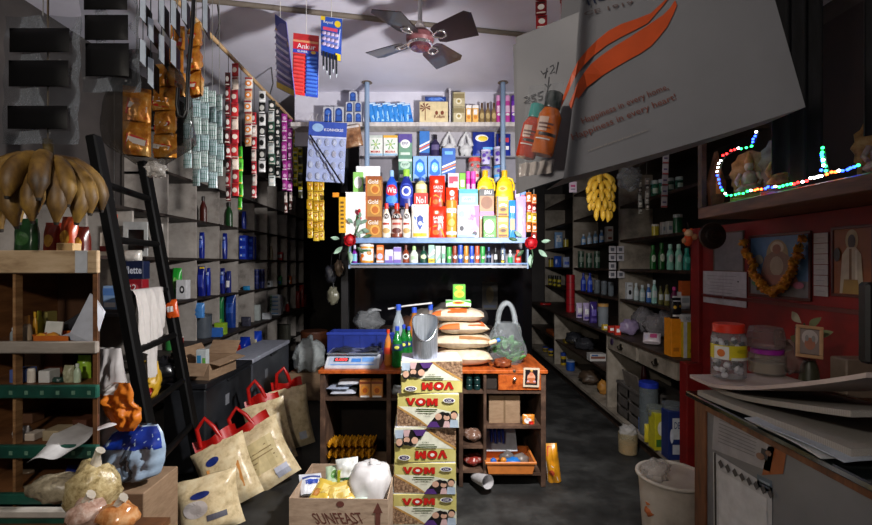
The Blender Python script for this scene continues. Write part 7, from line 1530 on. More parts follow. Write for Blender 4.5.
pouch('white_pink_packet', 'white and pink packet lying on the ledge above the second drawer', 'packet', 645, 661, 330, 345, PX(653, 1.74), '#d0c4c8', [('r', .1, .5, .4, .4, C('#b84a7a')), ('r', -.3, .4, .2, .5, C('#c8c0d0'))], t=.05, zb=.875, rot=(R(-50), 0, R(-30)))
b = MB(); b.lathe([(.0, .03), (.03, .024), (.034, .0), (.03, 0)], C('#a84a2a', .4), 14); o = b.build('reddish_cap', loc=(1.74, PX(669, 1.74), .852)); tag(o, 'reddish cap lying on the ledge near the orange box', 'bottle cap')  # a loose bottle cap
# orange and yellow boxes next to the red post
yo = 3.13
p = P(678, 357, yo)
carton('orange_box', 'tall orange box standing on the ledge next to the red post', 'box', 671.5, 683, 319, 357, yo, '#e08a14', [('r', .46, .5, .14, 1, W), ('r', -.1, .2, .5, .1, C('#b86a10'))], d=.1, zb=.852)
carton('yellow_box', 'tall yellow and white box between the orange box and the red post', 'box', 683.5, 696, 322, 358, yo - .03, '#b8a41a', [('r', -.36, .5, .28, 1, C('#c8c8cc')), ('r', .2, .2, .4, .1, C('#8a7a10'))], d=.09, zb=.852)
carton('white_strip_box', 'flat white box lying on top of the yellow and white box', 'box', 683, 696, 315, 321.5, yo - .03, '#b8bcc0', [('t', 'NEW', 0, .5, .5, .5, C('#5a6a7a'))], d=.08, zb=.852 + 36 * 3.10 / F)
pouch('black_pack', 'black pack with two pale marks standing on the orange box', 'pack', 672, 683, 298, 318, yo + .01, '#0f0e14', [('e', -.2, .55, .28, .16, C('#d8a82a')), ('e', .25, .6, .24, .14, C('#d8a82a')), ('r', 0, .15, .8, .1, C('#c8c8c8')), ('r', 0, .85, .7, .06, C('#c0c0c8'))], t=.05, zb=.853 + 38 * yo / F)
# below the ledge, far section
for k, x in enumerate((546, 551.5, 557.5, 564)):
    rit(x - 2.6, x + 2.6, 347 + k * 2, .131, 'b', '#b8981f', '#1f3a8a', 'yellow_blue_jar', 'yellow jar with a blue lid on the bottom board, %s of four' % ORD[k], 'jar', X=1.78, shape='tub', capf=.25, ry=1, ds=[('r', 0, .35, .8, .3, C('#1a1a1a'))])
rit(567.5, 576, 361, .131, 'b', '#1c4a9a', '#8a96a8', 'blue_jar', 'bigger blue jar next to the yellow ones on the bottom board', 'jar', X=1.78, shape='tub', capf=.12, ry=1)
rit(590, 606, 354, .472, 'c', '#b8b4b0', '', 'white_carton', 'white printed carton on the middle shelf by the first drawer', 'carton', X=1.75, d=.1, ds=[('r', 0, .5, .9, .3, C('#7a4a3a')), ('r', -.2, .8, .4, .2, C('#3a5a8a'))])
rit(565, 574, 340, .472, 'c', '#8a741f', '', 'mustard_carton', 'mustard yellow carton on the middle shelf toward the dark end', 'carton', X=1.78, d=.1)
b = MB(); b.box(-.09, .09, -.2, .2, 0, .06, C('#9a4a1c', .5), .01); o = b.build('orange_tray', loc=(1.80, 6.55, .472)); tag(o, 'orange brown tray on the middle shelf at the dark end', 'tray')
for k, (px, r, c, lb) in enumerate(((575, .12, '#3a3c44', 'dark clear bag on the middle shelf before the white printed carton'), (585, .11, '#4a4a50', 'second dark clear bag on the middle shelf before the white printed carton'))):
    Y = PX(px, 1.84); b = MB(); b.blob((0, 0, .07), (r, r, .075), FILM(c, .5, .2, .6), .2, k + 70, 5, flat=0.); o = b.build('dark_bag', loc=(1.84, Y, .472)); tag(o, lb, 'bag')
for k, (px, r, h, c, lb) in enumerate(((590, .12, .16, '#4a3a2c', 'brown bag slumped on the bottom board'), (603, .06, .14, '#b07a34', 'amber bag on the bottom board beside the divider'))):
    Y = PX(px, 1.80); b = MB(); b.blob((0, 0, h / 2), (r, r, h / 2), C(c, .5, bump=.2), .2, k + 80, 5, flat=0.); o = b.build('brown_bag', loc=(1.80, Y, .131)); tag(o, lb, 'bag')
# below the drawers: crate, tub, boxes
cr = C('#55504c', .5, var=.2)
t = thing('plastic_crate', 'grey slatted plastic crate on the bottom board under the drawers', 'crate', (1.90, 3.92, .131))
b = MB(); hw, hd, h_ = .19, .24, .30
for z0, z1 in ((0, .07), (.10, .17), (.20, .30)):
    b.box(-hw, hw, -hd, -hd + .012, z0, z1, cr); b.box(-hw, hw, hd - .012, hd, z0, z1, cr); b.box(-hw, -hw + .012, -hd, hd, z0, z1, cr); b.box(hw - .012, hw, -hd, hd, z0, z1, cr)
for x, y in ((-hw, -hd), (hw - .03, -hd), (-hw, hd - .03), (hw - .03, hd - .03), (-hw, -.015), (-.015, -hd)): b.box(x, x + .03, y, y + .03, 0, h_, cr)
b.box(-hw, hw, -hd, hd, 0, .01, cr); b.build('crate_body', t)
b = MB(); b.box(-hw - .008, hw + .008, -hd - .008, -hd, h_ - .025, h_, cr, .003); b.box(-hw - .008, -hw, -hd, hd, h_ - .025, h_, cr, .003); b.build('rim', t)
b = MB(); b.T = Matrix.Rotation(R(-14), 4, 'Y'); b.box(-.012, 0, -.17, .13, 0, .40, MIX('grey_cardboard', ['#5a524a', '#7a7066'], .8, 8, 5)); o = b.build('grey_card', loc=(1.86, 4.02, .145)); tag(o, 'grey cardboard sheet sticking up out of the grey crate', 'cardboard')
b = MB(); b.lathe([(.03, 0), (.032, .01), (.03, .2), (.014, .26), (.014, .30)], C('#4a1a20', .35), 14); o = b.build('maroon_bottle', loc=(1.93, 4.10, .345)); tag(o, 'dark maroon bottle standing in the grey crate by the divider', 'bottle'); o.location.z = .143
o.scale = (1, 1, 1.7)
t = bottle('blue_lid_tub', 'clear tub with a round blue lid standing under the second drawer', 'tub', 644, 662, 384, 420, 3.55, FILM('#8a9498', .4), '#2436a0', [], 'tub', .09, ry=1, zb=.131, liquid='#3c4a44')
o = carton('yellow_label_box', 'yellow and white labelled box on the bottom board near the red post', 'box', 655, 668, 414, 441, 3.30, '#b8b01f', [('r', 0, .2, .8, .2, C('#3a6a2a')), ('e', 0, .6, .6, .4, C('#d8d8c8'))], d=.1, zb=.131)
o = carton('blue_white_box', 'navy and white lettered box on the bottom board against the red post', 'box', 668.5, 688, 412, 454, 3.14, '#1c2c66', [('r', .05, .65, .7, .44, C('#c0c4c8')), ('t', 'DBX', .05, .72, .5, .14, C('#1c2c66')), ('r', .05, .22, .7, .2, C('#b8bcc4')), ('e', -.34, .5, .18, .3, C('#c8ccd4'))], d=.1, zb=.131)
for k, (px, yt, c, lb) in enumerate(((654, 400, '#a8b0a8', 'clear container stacked above the yellow labelled box'), (672, 396, '#98a0a4', 'clear container above the navy lettered box'))):
    Y = (3.32, 3.16)[k]; zz_ = .131 + ((441 - 414) * 3.30 / F, (454 - 412) * 3.14 / F)[k] + .002
    b = MB(); b.lathe([(.055, 0), (.065, .02), (.07, .07), (.072, .075)], FILM(c, .35), 18); b.lathe([(.05, .004), (.06, .03), (.0, .035)], C('#5a625c', .6), 14); o = b.build('clear_container', loc=(P((661, 678)[k], 0, Y).x, Y + .07, zz_ + (.0 if k else .02))); tag(o, lb, 'container')
b = MB(); b.tube([(1.80, 3.32, .16), (1.86, 3.25, .62)], .012, C('#b8c4d4', .4), 8); b.tube([(1.86, 3.25, .62), (1.865, 3.245, .66)], .014, C('#3a6ac0', .4), 8); o = b.build('white_stick'); tag(o, 'white and blue stick leaning behind the navy lettered box', 'stick')
pouch('yellow_packet', 'crumpled yellow packet lying before the clear tub on the bottom board', 'packet', 646, 656, 425, 440, 3.44, '#c8b42a', [('r', 0, .5, .5, .3, C('#3a7a3a'))], t=.05, zb=.132)
pouch('blue_orange_packet', 'blue and orange packet lying at the edge of the bottom board', 'packet', 640, 650, 418, 430, 3.66, '#3a5a9a', [('r', .2, .5, .4, .5, C('#c86a2a'))], t=.05, zb=.132)
# jar on the floor
t = bottle('puffs_jar', 'plastic jar of yellow puffs with a clear bag over its top on the aisle floor', 'jar', 622.5, 641, 436, 457, 3.50, FILM('#d8c8a0', .3), '#c8c4c0', [], 'tub', .0, ry=1, zb=.003, liquid='#b8883a')
b = MB(); b.blob((0, 0, .17), (.065, .065, .045), FILM('#d0ccc8', .45, .2, .5), .25, 3, 5); b.build('film_top', t)
# white waste bucket
t = thing('waste_bucket', 'white translucent bucket with litter inside on the aisle floor by the till counter', 'bucket', (P(672, 0, 2.2).x, 2.2, .003)); wbk = MIX('dirty_white_plastic', ['#8f8478', '#b5ab9f', '#c4bbb0'], .4, 5, 7, (1, 1, 1), .05)
b = MB(); b.lathe([(.115, 0), (.12, .01), (.152, .46), (.152, .465)], wbk, 32); b.lathe([(.148, .462), (.117, .02), (.0, .018)], wbk, 32, cap=(False, False)); b.build('bucket_body', t)
b = MB(); b.tube([(.156 * math.cos(a), .156 * math.sin(a), .465) for a in [2 * PI * i / 32 for i in range(32)]], .01, C('#b8afa4', .4), 8, closed=True); b.build('rim', t)
t0 = t.location
b = MB(); b.blob((-.07, -.03, .32), (.07, .06, .05), C('#a85a2c', .6), .3, 3, 5); b.blob((.03, .0, .32), (.09, .08, .05), C('#8f8680', .6), .3, 6, 5); b.blob((0, 0, .2), (.11, .11, .12), C('#6f665e', .8), .1, 8, 5); o = b.build('litter', loc=t0); tag(o, 'crumpled wrappers filling the white bucket', 'litter', None, 'stuff')
b = MB(); b.blob((-.10, -.04, .50), (.06, .035, .055), FILM('#e4e0dc', .22, .15, .6), .3, 12, 5); o = b.build('clear_bag', loc=t0); tag(o, 'crumpled clear bag hung over the rim of the white bucket', 'bag')

# ================================================================== hanging fruit and label strips
by = MIX('yellow_banana_skin', ['#a8801c', '#d8ac34', '#e8c048'], .5, 9, 5, (1, 1, .6), .04)
bunch('banana_bunch', 'bunch of yellow bananas hanging over the aisle on a string', P(601, 184, 3.4), [(-.06, 6, -PI / 2, 5.0, .72, .115), (-.01, 8, -PI / 2, 4.4, .70, .12), (.05, 8, -PI / 2, 4.2, .66, .12), (.11, 7, -PI / 2, 3.6, .55, .12), (.17, 4, -PI / 2 + .2, 2.0, .36, .125)], by, C('#3a2a14', .7), .0195, .2, CEIL)
p = P(629, 178, 3.5); t = thing('clear_bag', 'crumpled clear bag hanging next to the yellow bananas', 'bag', p); b = MB(); b.blob((0, 0, 0), (.085, .05, .085), FILM('#c4c8cc', .22, .12, .8), .3, 6, 6); b.build('film', t)
b = MB(); b.tube([(0, 0, .07), (0, 0, CEIL - p.z - .002)], .002, C('#8a8a80', .5), 5); b.build('string', t)
t = thing('label_strip', 'white strip of small labels with red edges hanging before the green glass jars', 'labels', P(666, 153, 3.55), (0, R(2), 0)); h_ = 11 * 3.55 / F; w_ = 6 * 3.55 / F
for k in range(5):
    b = MB(); b.box(-w_/2, w_/2, 0, .002, -(k + 1) * h_ + .004, -k * h_, C('#d0ccd0', .5)); decals(b, lambda u, v, e: (u * w_, -e, -(k + 1) * h_ + .004 + v * (h_ - .004)), [('r', 0, .5, .6, .16, C('#6a5a8a')), ('r', 0, .08, 1, .14, C('#b84a4a'))]); b.build('label', t)
b = MB(); b.tube([(0, .001, 0), (-.02, .001, CEIL - t.location.z - .002)], .0015, C('#b0aca4', .5), 5); b.build('string', t)
yt_ = 4.63
for k, (x, y) in enumerate(((609, 246), (617, 246), (609, 254), (617, 254), (609, 262.5), (609, 271), (617.5, 271))):
    p = P(x + 3.5, y + 3.5, yt_); s_ = 7 * yt_ / F / 2
    b = MB(); b.box(-s_, s_, 0, .004, -s_, s_, C('#b8b4b8', .5)); decals(b, lambda u, v, e: (u * 2 * s_, -e, (v - .5) * 2 * s_), [('r', 0, .5, .5, .5, C('#5a5a62'))]); b.tube([(0, .003, s_), (0, .03, s_ + .02)], .0015, BLACKMETAL(), 5)
    o = b.build('white_tag', loc=p); tag(o, 'small white tag pinned by the upright, %s row, %s column' % (('top', 'second', 'third', 'bottom')[[0, 0, 1, 1, 2, 3, 3][k]], ('far', 'near')[[0, 1, 0, 1, 0, 0, 1][k]]), 'tag', 'white tags by the upright')
p = P(573, 187, 4.2); b = MB(); b.box(-.035, .035, 0, .003, -.05, .05, C('#b8a8b4', .5)); decals(b, lambda u, v, e: (u * .07, -e, (v - .5) * .1), [('r', 0, .6, .6, .2, C('#a83a6a')), ('r', 0, .3, .6, .1, C('#5a5a6a'))]); b.tube([(0, .001, .05), (0, .001, CEIL - p.z - .002)], .0015, C('#8a8680', .5), 5); o = b.build('hanging_tag', loc=p); tag(o, 'pinkish white tag hanging in the dark beside the yellow bananas', 'tag')
for k, (px, y0, y1, lb) in enumerate(((640, 180, 214, 'strip of small silvery sachets, nearer the banana bag'), (647, 178, 210, 'strip of small silvery sachets, nearer the white label strip'))):
    t_ = sachet_strip(px, 4, y1, ['#a8a8a0', '#6a655c', '#c4c4c0'], lb, yt=y0, Yo=3.9, n=5)
    b = MB(); b.tube([(0, .006, -.01), (0, .006, CEIL - t_.location.z - .002)], .0015, C('#6a6a66', .5), 5); b.build('string', t_)
for k, (px, y1, lb) in enumerate(((541, 29, 'dark red sachet strip under the ceiling, first beside the carrier bag'), (566, 14, 'dark red sachet strip under the ceiling, partly behind the carrier bag'))):
    Y = 2.1; t_ = sachet_strip(px, 11, y1, ['#7a1018', '#a01c24'], lb, yt=-28, Yo=Y, n=4)
    b = MB(); b.tube([(0, .006, -.01), (0, .006, CEIL - t_.location.z - .002)], .0015, C('#6a6a66', .5), 5); b.build('string', t_)

# ================================================================== big carrier bag hanging near the camera
YB_ = .80
def edge(py):   # fold line of the bag
    pts = [(-80, 584), (0, 580), (40, 577), (80, 575), (120, 571), (160, 566), (200, 560)]
    for (a, x0), (c, x1) in zip(pts, pts[1:]):
        if a <= py <= c: return x0 + (x1 - x0) * (py - a) / (c - a)
    return pts[-1][1]
def dep(px, py): return YB_ - .022 * math.exp(-((px - edge(py)) / 9) ** 2)
def bp(px, py, e=0.): return P(px, py, dep(px, py) - e)
paper = MIX('grey_white_card', ['#66666a', '#6e6e72', '#757579'], .6, 2, 5, (1, 1, 1), .02)
t = thing('carrier_bag', 'big greyish white paper carrier bag with an orange swoosh hanging close to the camera', 'bag', (0, 0, 0))
bot = lambda px: 192 + (px - 519) * (107 - 192) / (805 - 519)
def rgt(py): return 775 + (py) * 30 / 105 
def front(u, v):
    # v=0 bottom, 1 top
    u_ = u ** 1.6
    pyt = -70
    xb_ = edge(178) + (805 - edge(178)) * u_; yb_ = bot(xb_)
    xt_ = edge(-70) + (rgt(-70) - edge(-70)) * u_
    py = yb_ + (pyt - yb_) * v
    a = edge(max(-79, min(199, py))); px = a + (rgt(py) - a) * u_ if u_ > 0 else a
    return P(px, py, dep(px, py))
b = MB(); b.grid(front, 40, 40, paper); o = b.build('front_panel', t)
def back(u, v):
    q = front(u, v); return Vector((q.x, .90, q.z))
b = MB(); b.grid(lambda u, v: back(1 - u, v), 12, 16, paper); b.build('back_panel', t)
b = MB(); b.grid(lambda u, v: front(v, 0).lerp(back(v, 0), u), 3, 20, C('#8f8f93', .6)); b.grid(lambda u, v: back(1, v).lerp(front(1, v), u), 3, 16, paper); b.build('bottom_fold', t)
LYl = .86
def side(u, v):
    xl_ = 519 - 3 * v; yl_ = 192 - 155 * v; xr_ = edge(178 - 166 * v); yr_ = 178 - 166 * v
    px = xl_ + (xr_ - xl_) * u; py = yl_ + (yr_ - yl_) * u
    return P(px, py, LYl + (YB_ + .012 - LYl) * u + .006 * math.sin(6 * v + 3 * u))
b = MB(); b.grid(side, 14, 18, MIX('grey_gusset_card', ['#6c6c70', '#747478', '#7b7b7f'], .6, 2, 5, (1, 1, 1), .02)); b.build('side_panel', t)
b = MB(); b.grid(lambda u, v: side(1 - u, v) + Vector((0.0, .03, 0)), 6, 8, paper); b.build('side_lining', t)
org = C('#b5471c', .5); grw = C('#6a3a30', .6)
sw1 = ([(665, 0), (651, 13), (636, 19), (621, 24), (608, 31), (597, 40), (587, 50), (578, 61), (572, 73), (567, 86), (562, 100)], [(674, -8), (660, 9), (648, 23), (635, 30), (621, 37), (607, 45), (594, 55), (584, 65), (575, 77), (569, 90), (561, 108)])
sw2 = ([(675, 0), (670, 8), (663, 15), (645, 27), (630, 37), (615, 46), (602, 55), (591, 64), (584, 73), (578, 82), (569, 104)], [(677, 5), (673, 15), (667, 27), (659, 37), (651, 46), (641, 53), (630, 59), (616, 67), (603, 75), (587, 87), (571, 109)])
b = MB()
for a, c in (sw1, sw2):
    vs_ = [bp(x, y, .0025) for x, y in a] + [bp(x, y, .0025) for x, y in c]; n = len(a)
    b.add(vs_, [(i, i + 1, n + i + 1, n + i) for i in range(n - 1)], org)
b.build('orange_swoosh', t)
b = MB()
def btext(s_, x0, y0, x1, y1, hh, m):
    d = Vector((x1 - x0, y1 - y0)); L = d.length; d /= L; n = Vector((d.y, -d.x)); c = Vector(((x0 + x1) / 2, (y0 + y1) / 2))
    tv, tf = text_mesh(s_)
    b.add([bp(*(c + d * x * L + n * y * hh), .003) for x, y in tv], tf, m)
btext('Happiness in every home,', 582, 122, 668, 87, 8, grw); btext('Happiness in every heart!', 572, 138, 676, 97, 8.5, grw)
b.build('slogan', t)
b = MB(); btext('a promise of purity and taste since ever', 588, 151, 648, 130, 2.4, C('#8a8078', .6)); b.build('small_print', t)
b = MB(); btext('TIGER', 584, 3, 620, -12, 9, C('#16213f', .5)); b.build('name_lettering', t)
b = MB(); btext('CE 1919', 584, 14, 633, 2, 4, C('#5a4a48', .5)); b.build('year_lettering', t)
b = MB(); ink = C('#3a3a40', .6)
def sp(px, py): 
    v = (192 - py) / 155; u = max(0, min(1, (px - 518) / 54)); q = side(u, max(0, min(1, v + .1 * u))); return P(px, py, q.y - .004)
for st_ in ([(524, 98), (528, 96), (529, 99), (524, 103), (529, 102)], [(536, 94), (531, 96), (531, 98), (535, 98), (535, 101), (531, 102)], [(543, 91), (538, 93), (538, 96), (542, 96), (542, 99), (538, 100)], [(548, 88), (545, 99)], [(541, 71), (543, 74), (548, 71)], [(547, 68), (545, 78)], [(550, 67), (553, 65), (554, 68), (550, 74), (555, 72)], [(558, 62), (556, 74)],
            [(549, 77), (548, 88)], [(545, 84), (548, 88), (551, 84)]):
    b.tube([sp(*q) for q in st_], .0011, ink, 5)
b.build('handwriting', t)
b = MB()
for x in (615, 735): b.tube([P(x, -68, .86), P(x + 6, -110, .86), Vector((P(x, 0, .86).x, .86, CEIL - .002))], .003, C('#9a948a', .7), 6)
b.build('cord', t)
# sachet of two hair oil bottles hooked on the bag
q0 = P(538, 150, .765)
def oil(px0, px1, yt, yb, Y, tilt, liq, cap, lb):
    w_, h_, p = size(px0, px1, yt, yb, Y); r = w_ / 2
    t_ = thing('oil_bottle', lb, 'bottle', p, (0, R(tilt), 0))
    b = MB(); b.lathe([(r * .9, 0), (r, h_ * .04), (r, h_ * .62), (r * .62, h_ * .74), (r * .5, h_ * .76)], FILM(liq, .86, .1), 20, ry=.6); b.build('bottle_body', t_)
    b = MB(); b.lathe([(r * .7, h_ * .74), (r * .72, h_ * .76), (r * .7, h_ * .98), (r * .6, h_)], C(cap, .35), 20, ry=.75); b.build('cap', t_)
    b = MB(); S_ = S_cyl(r, h_, .6); decals(b, S_, [('r', -.2, .46, .3, .22, C('#d8b8a8', .3)), ('r', .0, .3, .5, .05, C('#2a1a14', .4)), ('r', -.1, .46, .4, .03, C('#6a3a2a', .4)), ('r', -.12, .4, .3, .02, C('#6a3a2a', .4)), ('r', -.1, .22, .36, .02, C('#e8e0d8', .4))], .0006); b.build('front_label', t_)
    return t_
oil(515, 535, 103, 158, .775, 14, '#c83a14', '#1f8f88', 'orange red bottle with a teal cap in the clear pouch on the carrier bag')
oil(529, 553, 91, 155, .770, 13, '#d86a14', '#14211f', 'orange bottle with a black cap in the clear pouch on the carrier bag')
t = thing('clear_pouch', 'clear plastic pouch around the two orange bottles hooked on the carrier bag', 'pouch', (0, 0, 0)); fl = FILM('#d8dce0', .06, .08, .8)
def pw_(u, v):
    x = 517 + (552 - 517) * u + 12 * v; y = 170 - 84 * v - 4 * u
    q = P(x, y, .755 - .022 * math.sin(PI * u) * math.sin(PI * min(1, v + .1)) ** .5 + .003 * math.sin(u * 19 + v * 11)); return q
b = MB(); b.grid(pw_, 18, 20, fl); b.build('film', t)
b = MB(); b.grid(lambda u, v: pw_(u, v * .16) + Vector((0, -.002 + .004 * math.sin(u * 25), -.012)), 18, 4, FILM('#e0d4cc', .45, .1, .8)); b.build('crumpled_foot', t)

# ================================================================== black cloth and shrine
blkc = MIX('black_cloth', ['#060607', '#101013', '#1a1a1e'], .85, 30, 6, (1, 1, .2), .2)
b = MB(); b.grid(lambda u, v: Vector((1.36 + .23 * u, 1.80 + .02 * math.sin(u * 20) + .02 * u, CEIL - .004 - (CEIL - 1.85 - .02 * math.sin(9 * u)) * v)), 36, 20, blkc); o = b.build('black_cloth'); tag(o, 'black cloth strip hanging from the ceiling between the carrier bag and the idols', 'cloth')
b = MB(); b.grid(lambda u, v: Vector((1.50 + .14 * u, 1.56 + .015 * math.sin(u * 18), CEIL - .004 - (CEIL - 1.95) * v)), 20, 16, blkc); o = b.build('black_cloth'); tag(o, 'second black cloth strip hanging above the far end of the coloured lights', 'cloth')
gold_ = MIX('dull_gold', ['#5f4420', '#a8834c', '#cdb07c'], .4, 14, 5, (1, 1, 1), .15, metal=.15); silv = MIX('dull_silver', ['#6a554a', '#a8948a', '#cfc0b8'], .4, 14, 5, (1, 1, 1), .15, metal=.1)
def idol(lab, loc, s_, m, m2, rz=-.7):
    t = thing('idol', lab, 'idol', loc, (0, 0, rz)); t.scale = (s_, s_, s_)
    b = MB(); b.box(-.10, .10, -.06, .06, 0, .03, m2, .006); b.box(-.08, .08, -.05, .05, .03, .05, m2, .005); b.build('pedestal', t)
    b = MB(); b.blob((0, 0, .085), (.075, .05, .04), m, .12, 3, 4); b.blob((0, 0, .15), (.045, .035, .06), m, .06, 4, 4)
    for sx in (-1, 1): b.tube([(sx * .045, 0, .19), (sx * .07, -.01, .14), (sx * .055, -.035, .11)], [.016, .013, .011], m, 8)
    b.blob((0, -.005, .235), (.027, .026, .032), m, .03, 5, 4); b.lathe([(.03, .255), (.024, .28), (.014, .31), (.004, .34)], m2, 14); b.build('figure', t)
    b = MB(); n = 26
    b.poly([(.11 * math.cos(a) * (1 + .07 * math.cos(12 * a)), .045, .20 + .15 * math.sin(a) * (1 + .07 * math.cos(12 * a))) for a in [2 * PI * i / n for i in range(n)]], m2, .012, (0, -1, 0)); b.box(-.09, -.07, .04, .055, .03, .2, m2); b.box(.07, .09, .04, .055, .03, .2, m2); b.build('halo', t)
    return t
idol('pale seated idol with a fan shaped halo, nearest the broken corner of the shrine shelf', (1.55, 2.20, 1.802), .74, silv, gold_)
idol('golden seated idol in the middle of the shrine shelf behind the coloured lights', (1.56, 2.00, 1.802), .80, gold_, silv)
idol('pale idol at the far end of the shrine shelf beyond the black cloth', (1.66, 1.66, 1.802), .72, silv, gold_)
b = MB(); b.poly([(0, 0, 0), (.06, 0, 0), (.075, 0, .12), (.05, 0, .20), (.03, 0, .29), (.012, 0, .22), (-.01, 0, .13)], wd, .03, (0, -1, 0)); decals(b, lambda u, v, e: (.03 + u * .05, -e, v * .26), [('r', .05, .5, .5, .5, C('#c9763a', .5)), ('e', .05, .55, .3, .14, C('#d8c0a0', .5))]); o = b.build('carved_finial', loc=(P(701, 0, 2.36).x, 2.355, 1.802)); tag(o, 'carved tan wooden finial at the corner of the shrine shelf', 'finial'); o.location.x = 1.465
# coloured string lights on the shrine
Xl = 1.445
def lp(px, py): 
    Y = PX(px, Xl); return P(px, py, Y)
path = [(757, 132), (752, 146), (742, 148), (732, 151), (724, 156), (720, 164), (718, 172), (719, 180), (721, 188), (728, 196), (740, 194), (752, 191), (766, 188), (780, 186), (795, 183), (808, 180), (822, 176), (824, 166), (822, 156), (823, 148), (824, 160), (828, 174), (840, 171), (852, 168), (864, 165)]
pts = []
for a, c in zip(path, path[1:]):
    n = max(1, int(math.hypot(c[0] - a[0], c[1] - a[1]) / 3.4))
    for i in range(n): pts.append((a[0] + (c[0] - a[0]) * i / n, a[1] + (c[1] - a[1]) * i / n))
t = thing('string_lights', 'string of red, green, blue and white lights glowing around the idols on the shrine shelf', 'lights', (0, 0, 0))
b = MB(); b.tube([lp(*q) + Vector((.008, 0, 0)) for q in pts], .002, C('#1a2a1a', .5), 5); b.build('wire', t)
cols = ['#2040ff', '#20d860', '#ff2020', '#ffffff', '#2040ff', '#20d860', '#20d860', '#ff5020']
pro = {}
for c in set(cols):
    b = MB(); b.lathe([(.0, -.0055), (.0042, -.0035), (.0055, 0), (.0042, .0035), (0, .0055)], EMIT(c, LED), 8); pro[c] = b.build('bulb', t)
used = set()
for i, q in enumerate(pts):
    c = cols[(i // 4) % 8] if i % 7 else '#ffffff'
    if c in used: o = pro[c].copy(); COL.objects.link(o)
    else: o = pro[c]; used.add(c)
    j = lp(*q); o.location = (j.x - .004 + random.uniform(-.003, .003), j.y, j.z + random.uniform(-.004, .004))
# pictures on the red cabinet
Xr = 1.745
def wallpic(name, lab, px0, px1, z0, z1, border, bm_, base, ds, th=.012):
    y1_, y0_ = PX(px0, Xr), PX(px1, Xr); w_ = y1_ - y0_
    t = thing(name, lab, 'picture', (Xr + .006, (y0_ + y1_) / 2, z0), (0, 0, R(-90))); h_ = z1 - z0
    b = MB()
    if border:
        for a in ((-w_/2, w_/2, 0, border), (-w_/2, w_/2, h_ - border, h_), (-w_/2, -w_/2 + border, border, h_ - border), (w_/2 - border, w_/2, border, h_ - border)): b.box(a[0], a[1], 0, th, a[2], a[3], bm_, .002)
        b.build('border', t)
    b = MB(); b.box(-w_/2 + border * .8, w_/2 - border * .8, th * .4, th, border * .8, h_ - border * .8, base); decals(b, S_flat(w_, h_, th * .4), ds); b.build('print', t)
    return t, w_, h_
fb_ = MIX('dark_red_frame', ['#3a120c', '#5f2418'], .45, 8, 6)
sk = C('#8a5a44', .5)
t, w1, h1 = wallpic('sacred_picture', 'framed picture of a seated sacred figure under the marigold garland on the red cabinet', 747, 809, 1.325, 1.655, .014, fb_, C('#4a6f96', .45), [('r', 0, .14, 1, .28, C('#6f6d6f')), ('e', 0, .66, .36, .5, C('#8f7c5c')), ('e', 0, .78, .22, .2, C('#b5a68c')), ('p', [(-.3, .26), (.3, .26), (.2, .64), (.08, .72), (-.08, .72), (-.2, .64)], C('#7c5f50')), ('e', 0, .76, .14, .15, sk), ('e', 0, .5, .22, .3, C('#9a8a78')), ('p', [(-.36, .2), (.36, .2), (.3, .36), (-.3, .36)], C('#8a5a4c')), ('e', -.3, .6, .16, .16, C('#8a8478')), ('e', .3, .6, .16, .16, C('#8a8478')), ('e', .34, .22, .16, .1, C('#a8607a')), ('e', -.34, .22, .16, .1, C('#4a7a4a'))])
tg_ = thing('marigold_garland', 'orange yellow marigold garland draped over the framed sacred picture', 'garland', (Xr - .02, t.location.y, 1.325))
mg = [C('#d8921c', .6, var=.25, scale=80), C('#c97a14', .6, var=.25, scale=80)]
fm_ = []
for m in mg:
    b = MB(); b.blob((0, 0, 0), (.019, .019, .015), m, .5, 3, 9, nu=16, nv=10); fm_.append(b)
proto = [None, None]; pp = []
for i in range(30):
    s_ = i / 29; u = -.46 + .92 * s_; v = .90 - .80 * math.sin(PI * s_) ** .75
    pp.append(Vector((0, -u * w1, v * h1)))
    o = proto[i % 2].copy() if proto[i % 2] else fm_[i % 2].build('flower', tg_)
    if proto[i % 2]: COL.objects.link(o)
    proto[i % 2] = proto[i % 2] or o
    o.location = pp[-1] + Vector((random.uniform(-.006, .006), random.uniform(-.008, .008), random.uniform(-.006, .006))); o.rotation_euler = (random.uniform(0, 3), random.uniform(0, 3), random.uniform(0, 3))
b = MB(); b.tube(pp, .003, C('#6a5a2a', .8), 5); b.build('thread', tg_)
wallpic('grey_mirror', 'greyish blank panel above the white notice on the red cabinet', 712, 742, 1.455, 1.69, .006, C('#6a5a50', .5), C('#77757a', .3), [])
t, a_, c_ = wallpic('paper_notice', 'creased white paper notice with faint lines pinned to the red cabinet', 702, 745, 1.255, 1.455, 0, None, C('#b5b4bc', .7), [('r', 0, .5, .01, 1, C('#9a99a2', .7)), ('r', 0, .5, 1, .01, C('#9a99a2', .7))] + [('r', -.05, .86 - .1 * i, .7 - .08 * (i % 3), .012, C('#84838c', .7)) for i in range(8)] + [('e', .36, .72, .04, .05, C('#3a3a44'))], .004)
for k in range(6):
    wallpic('white_label', 'white price label on the red cabinet between the two pictures, %s from the top' % ORD[k], 812, 826, 1.595 - .048 * k, 1.64 - .048 * k, 0, None, C('#c0bcbc', .6), [('r', 0, .5, .6, .1, C('#a8a4a8'))], .004)[0]['category'] = 'label'
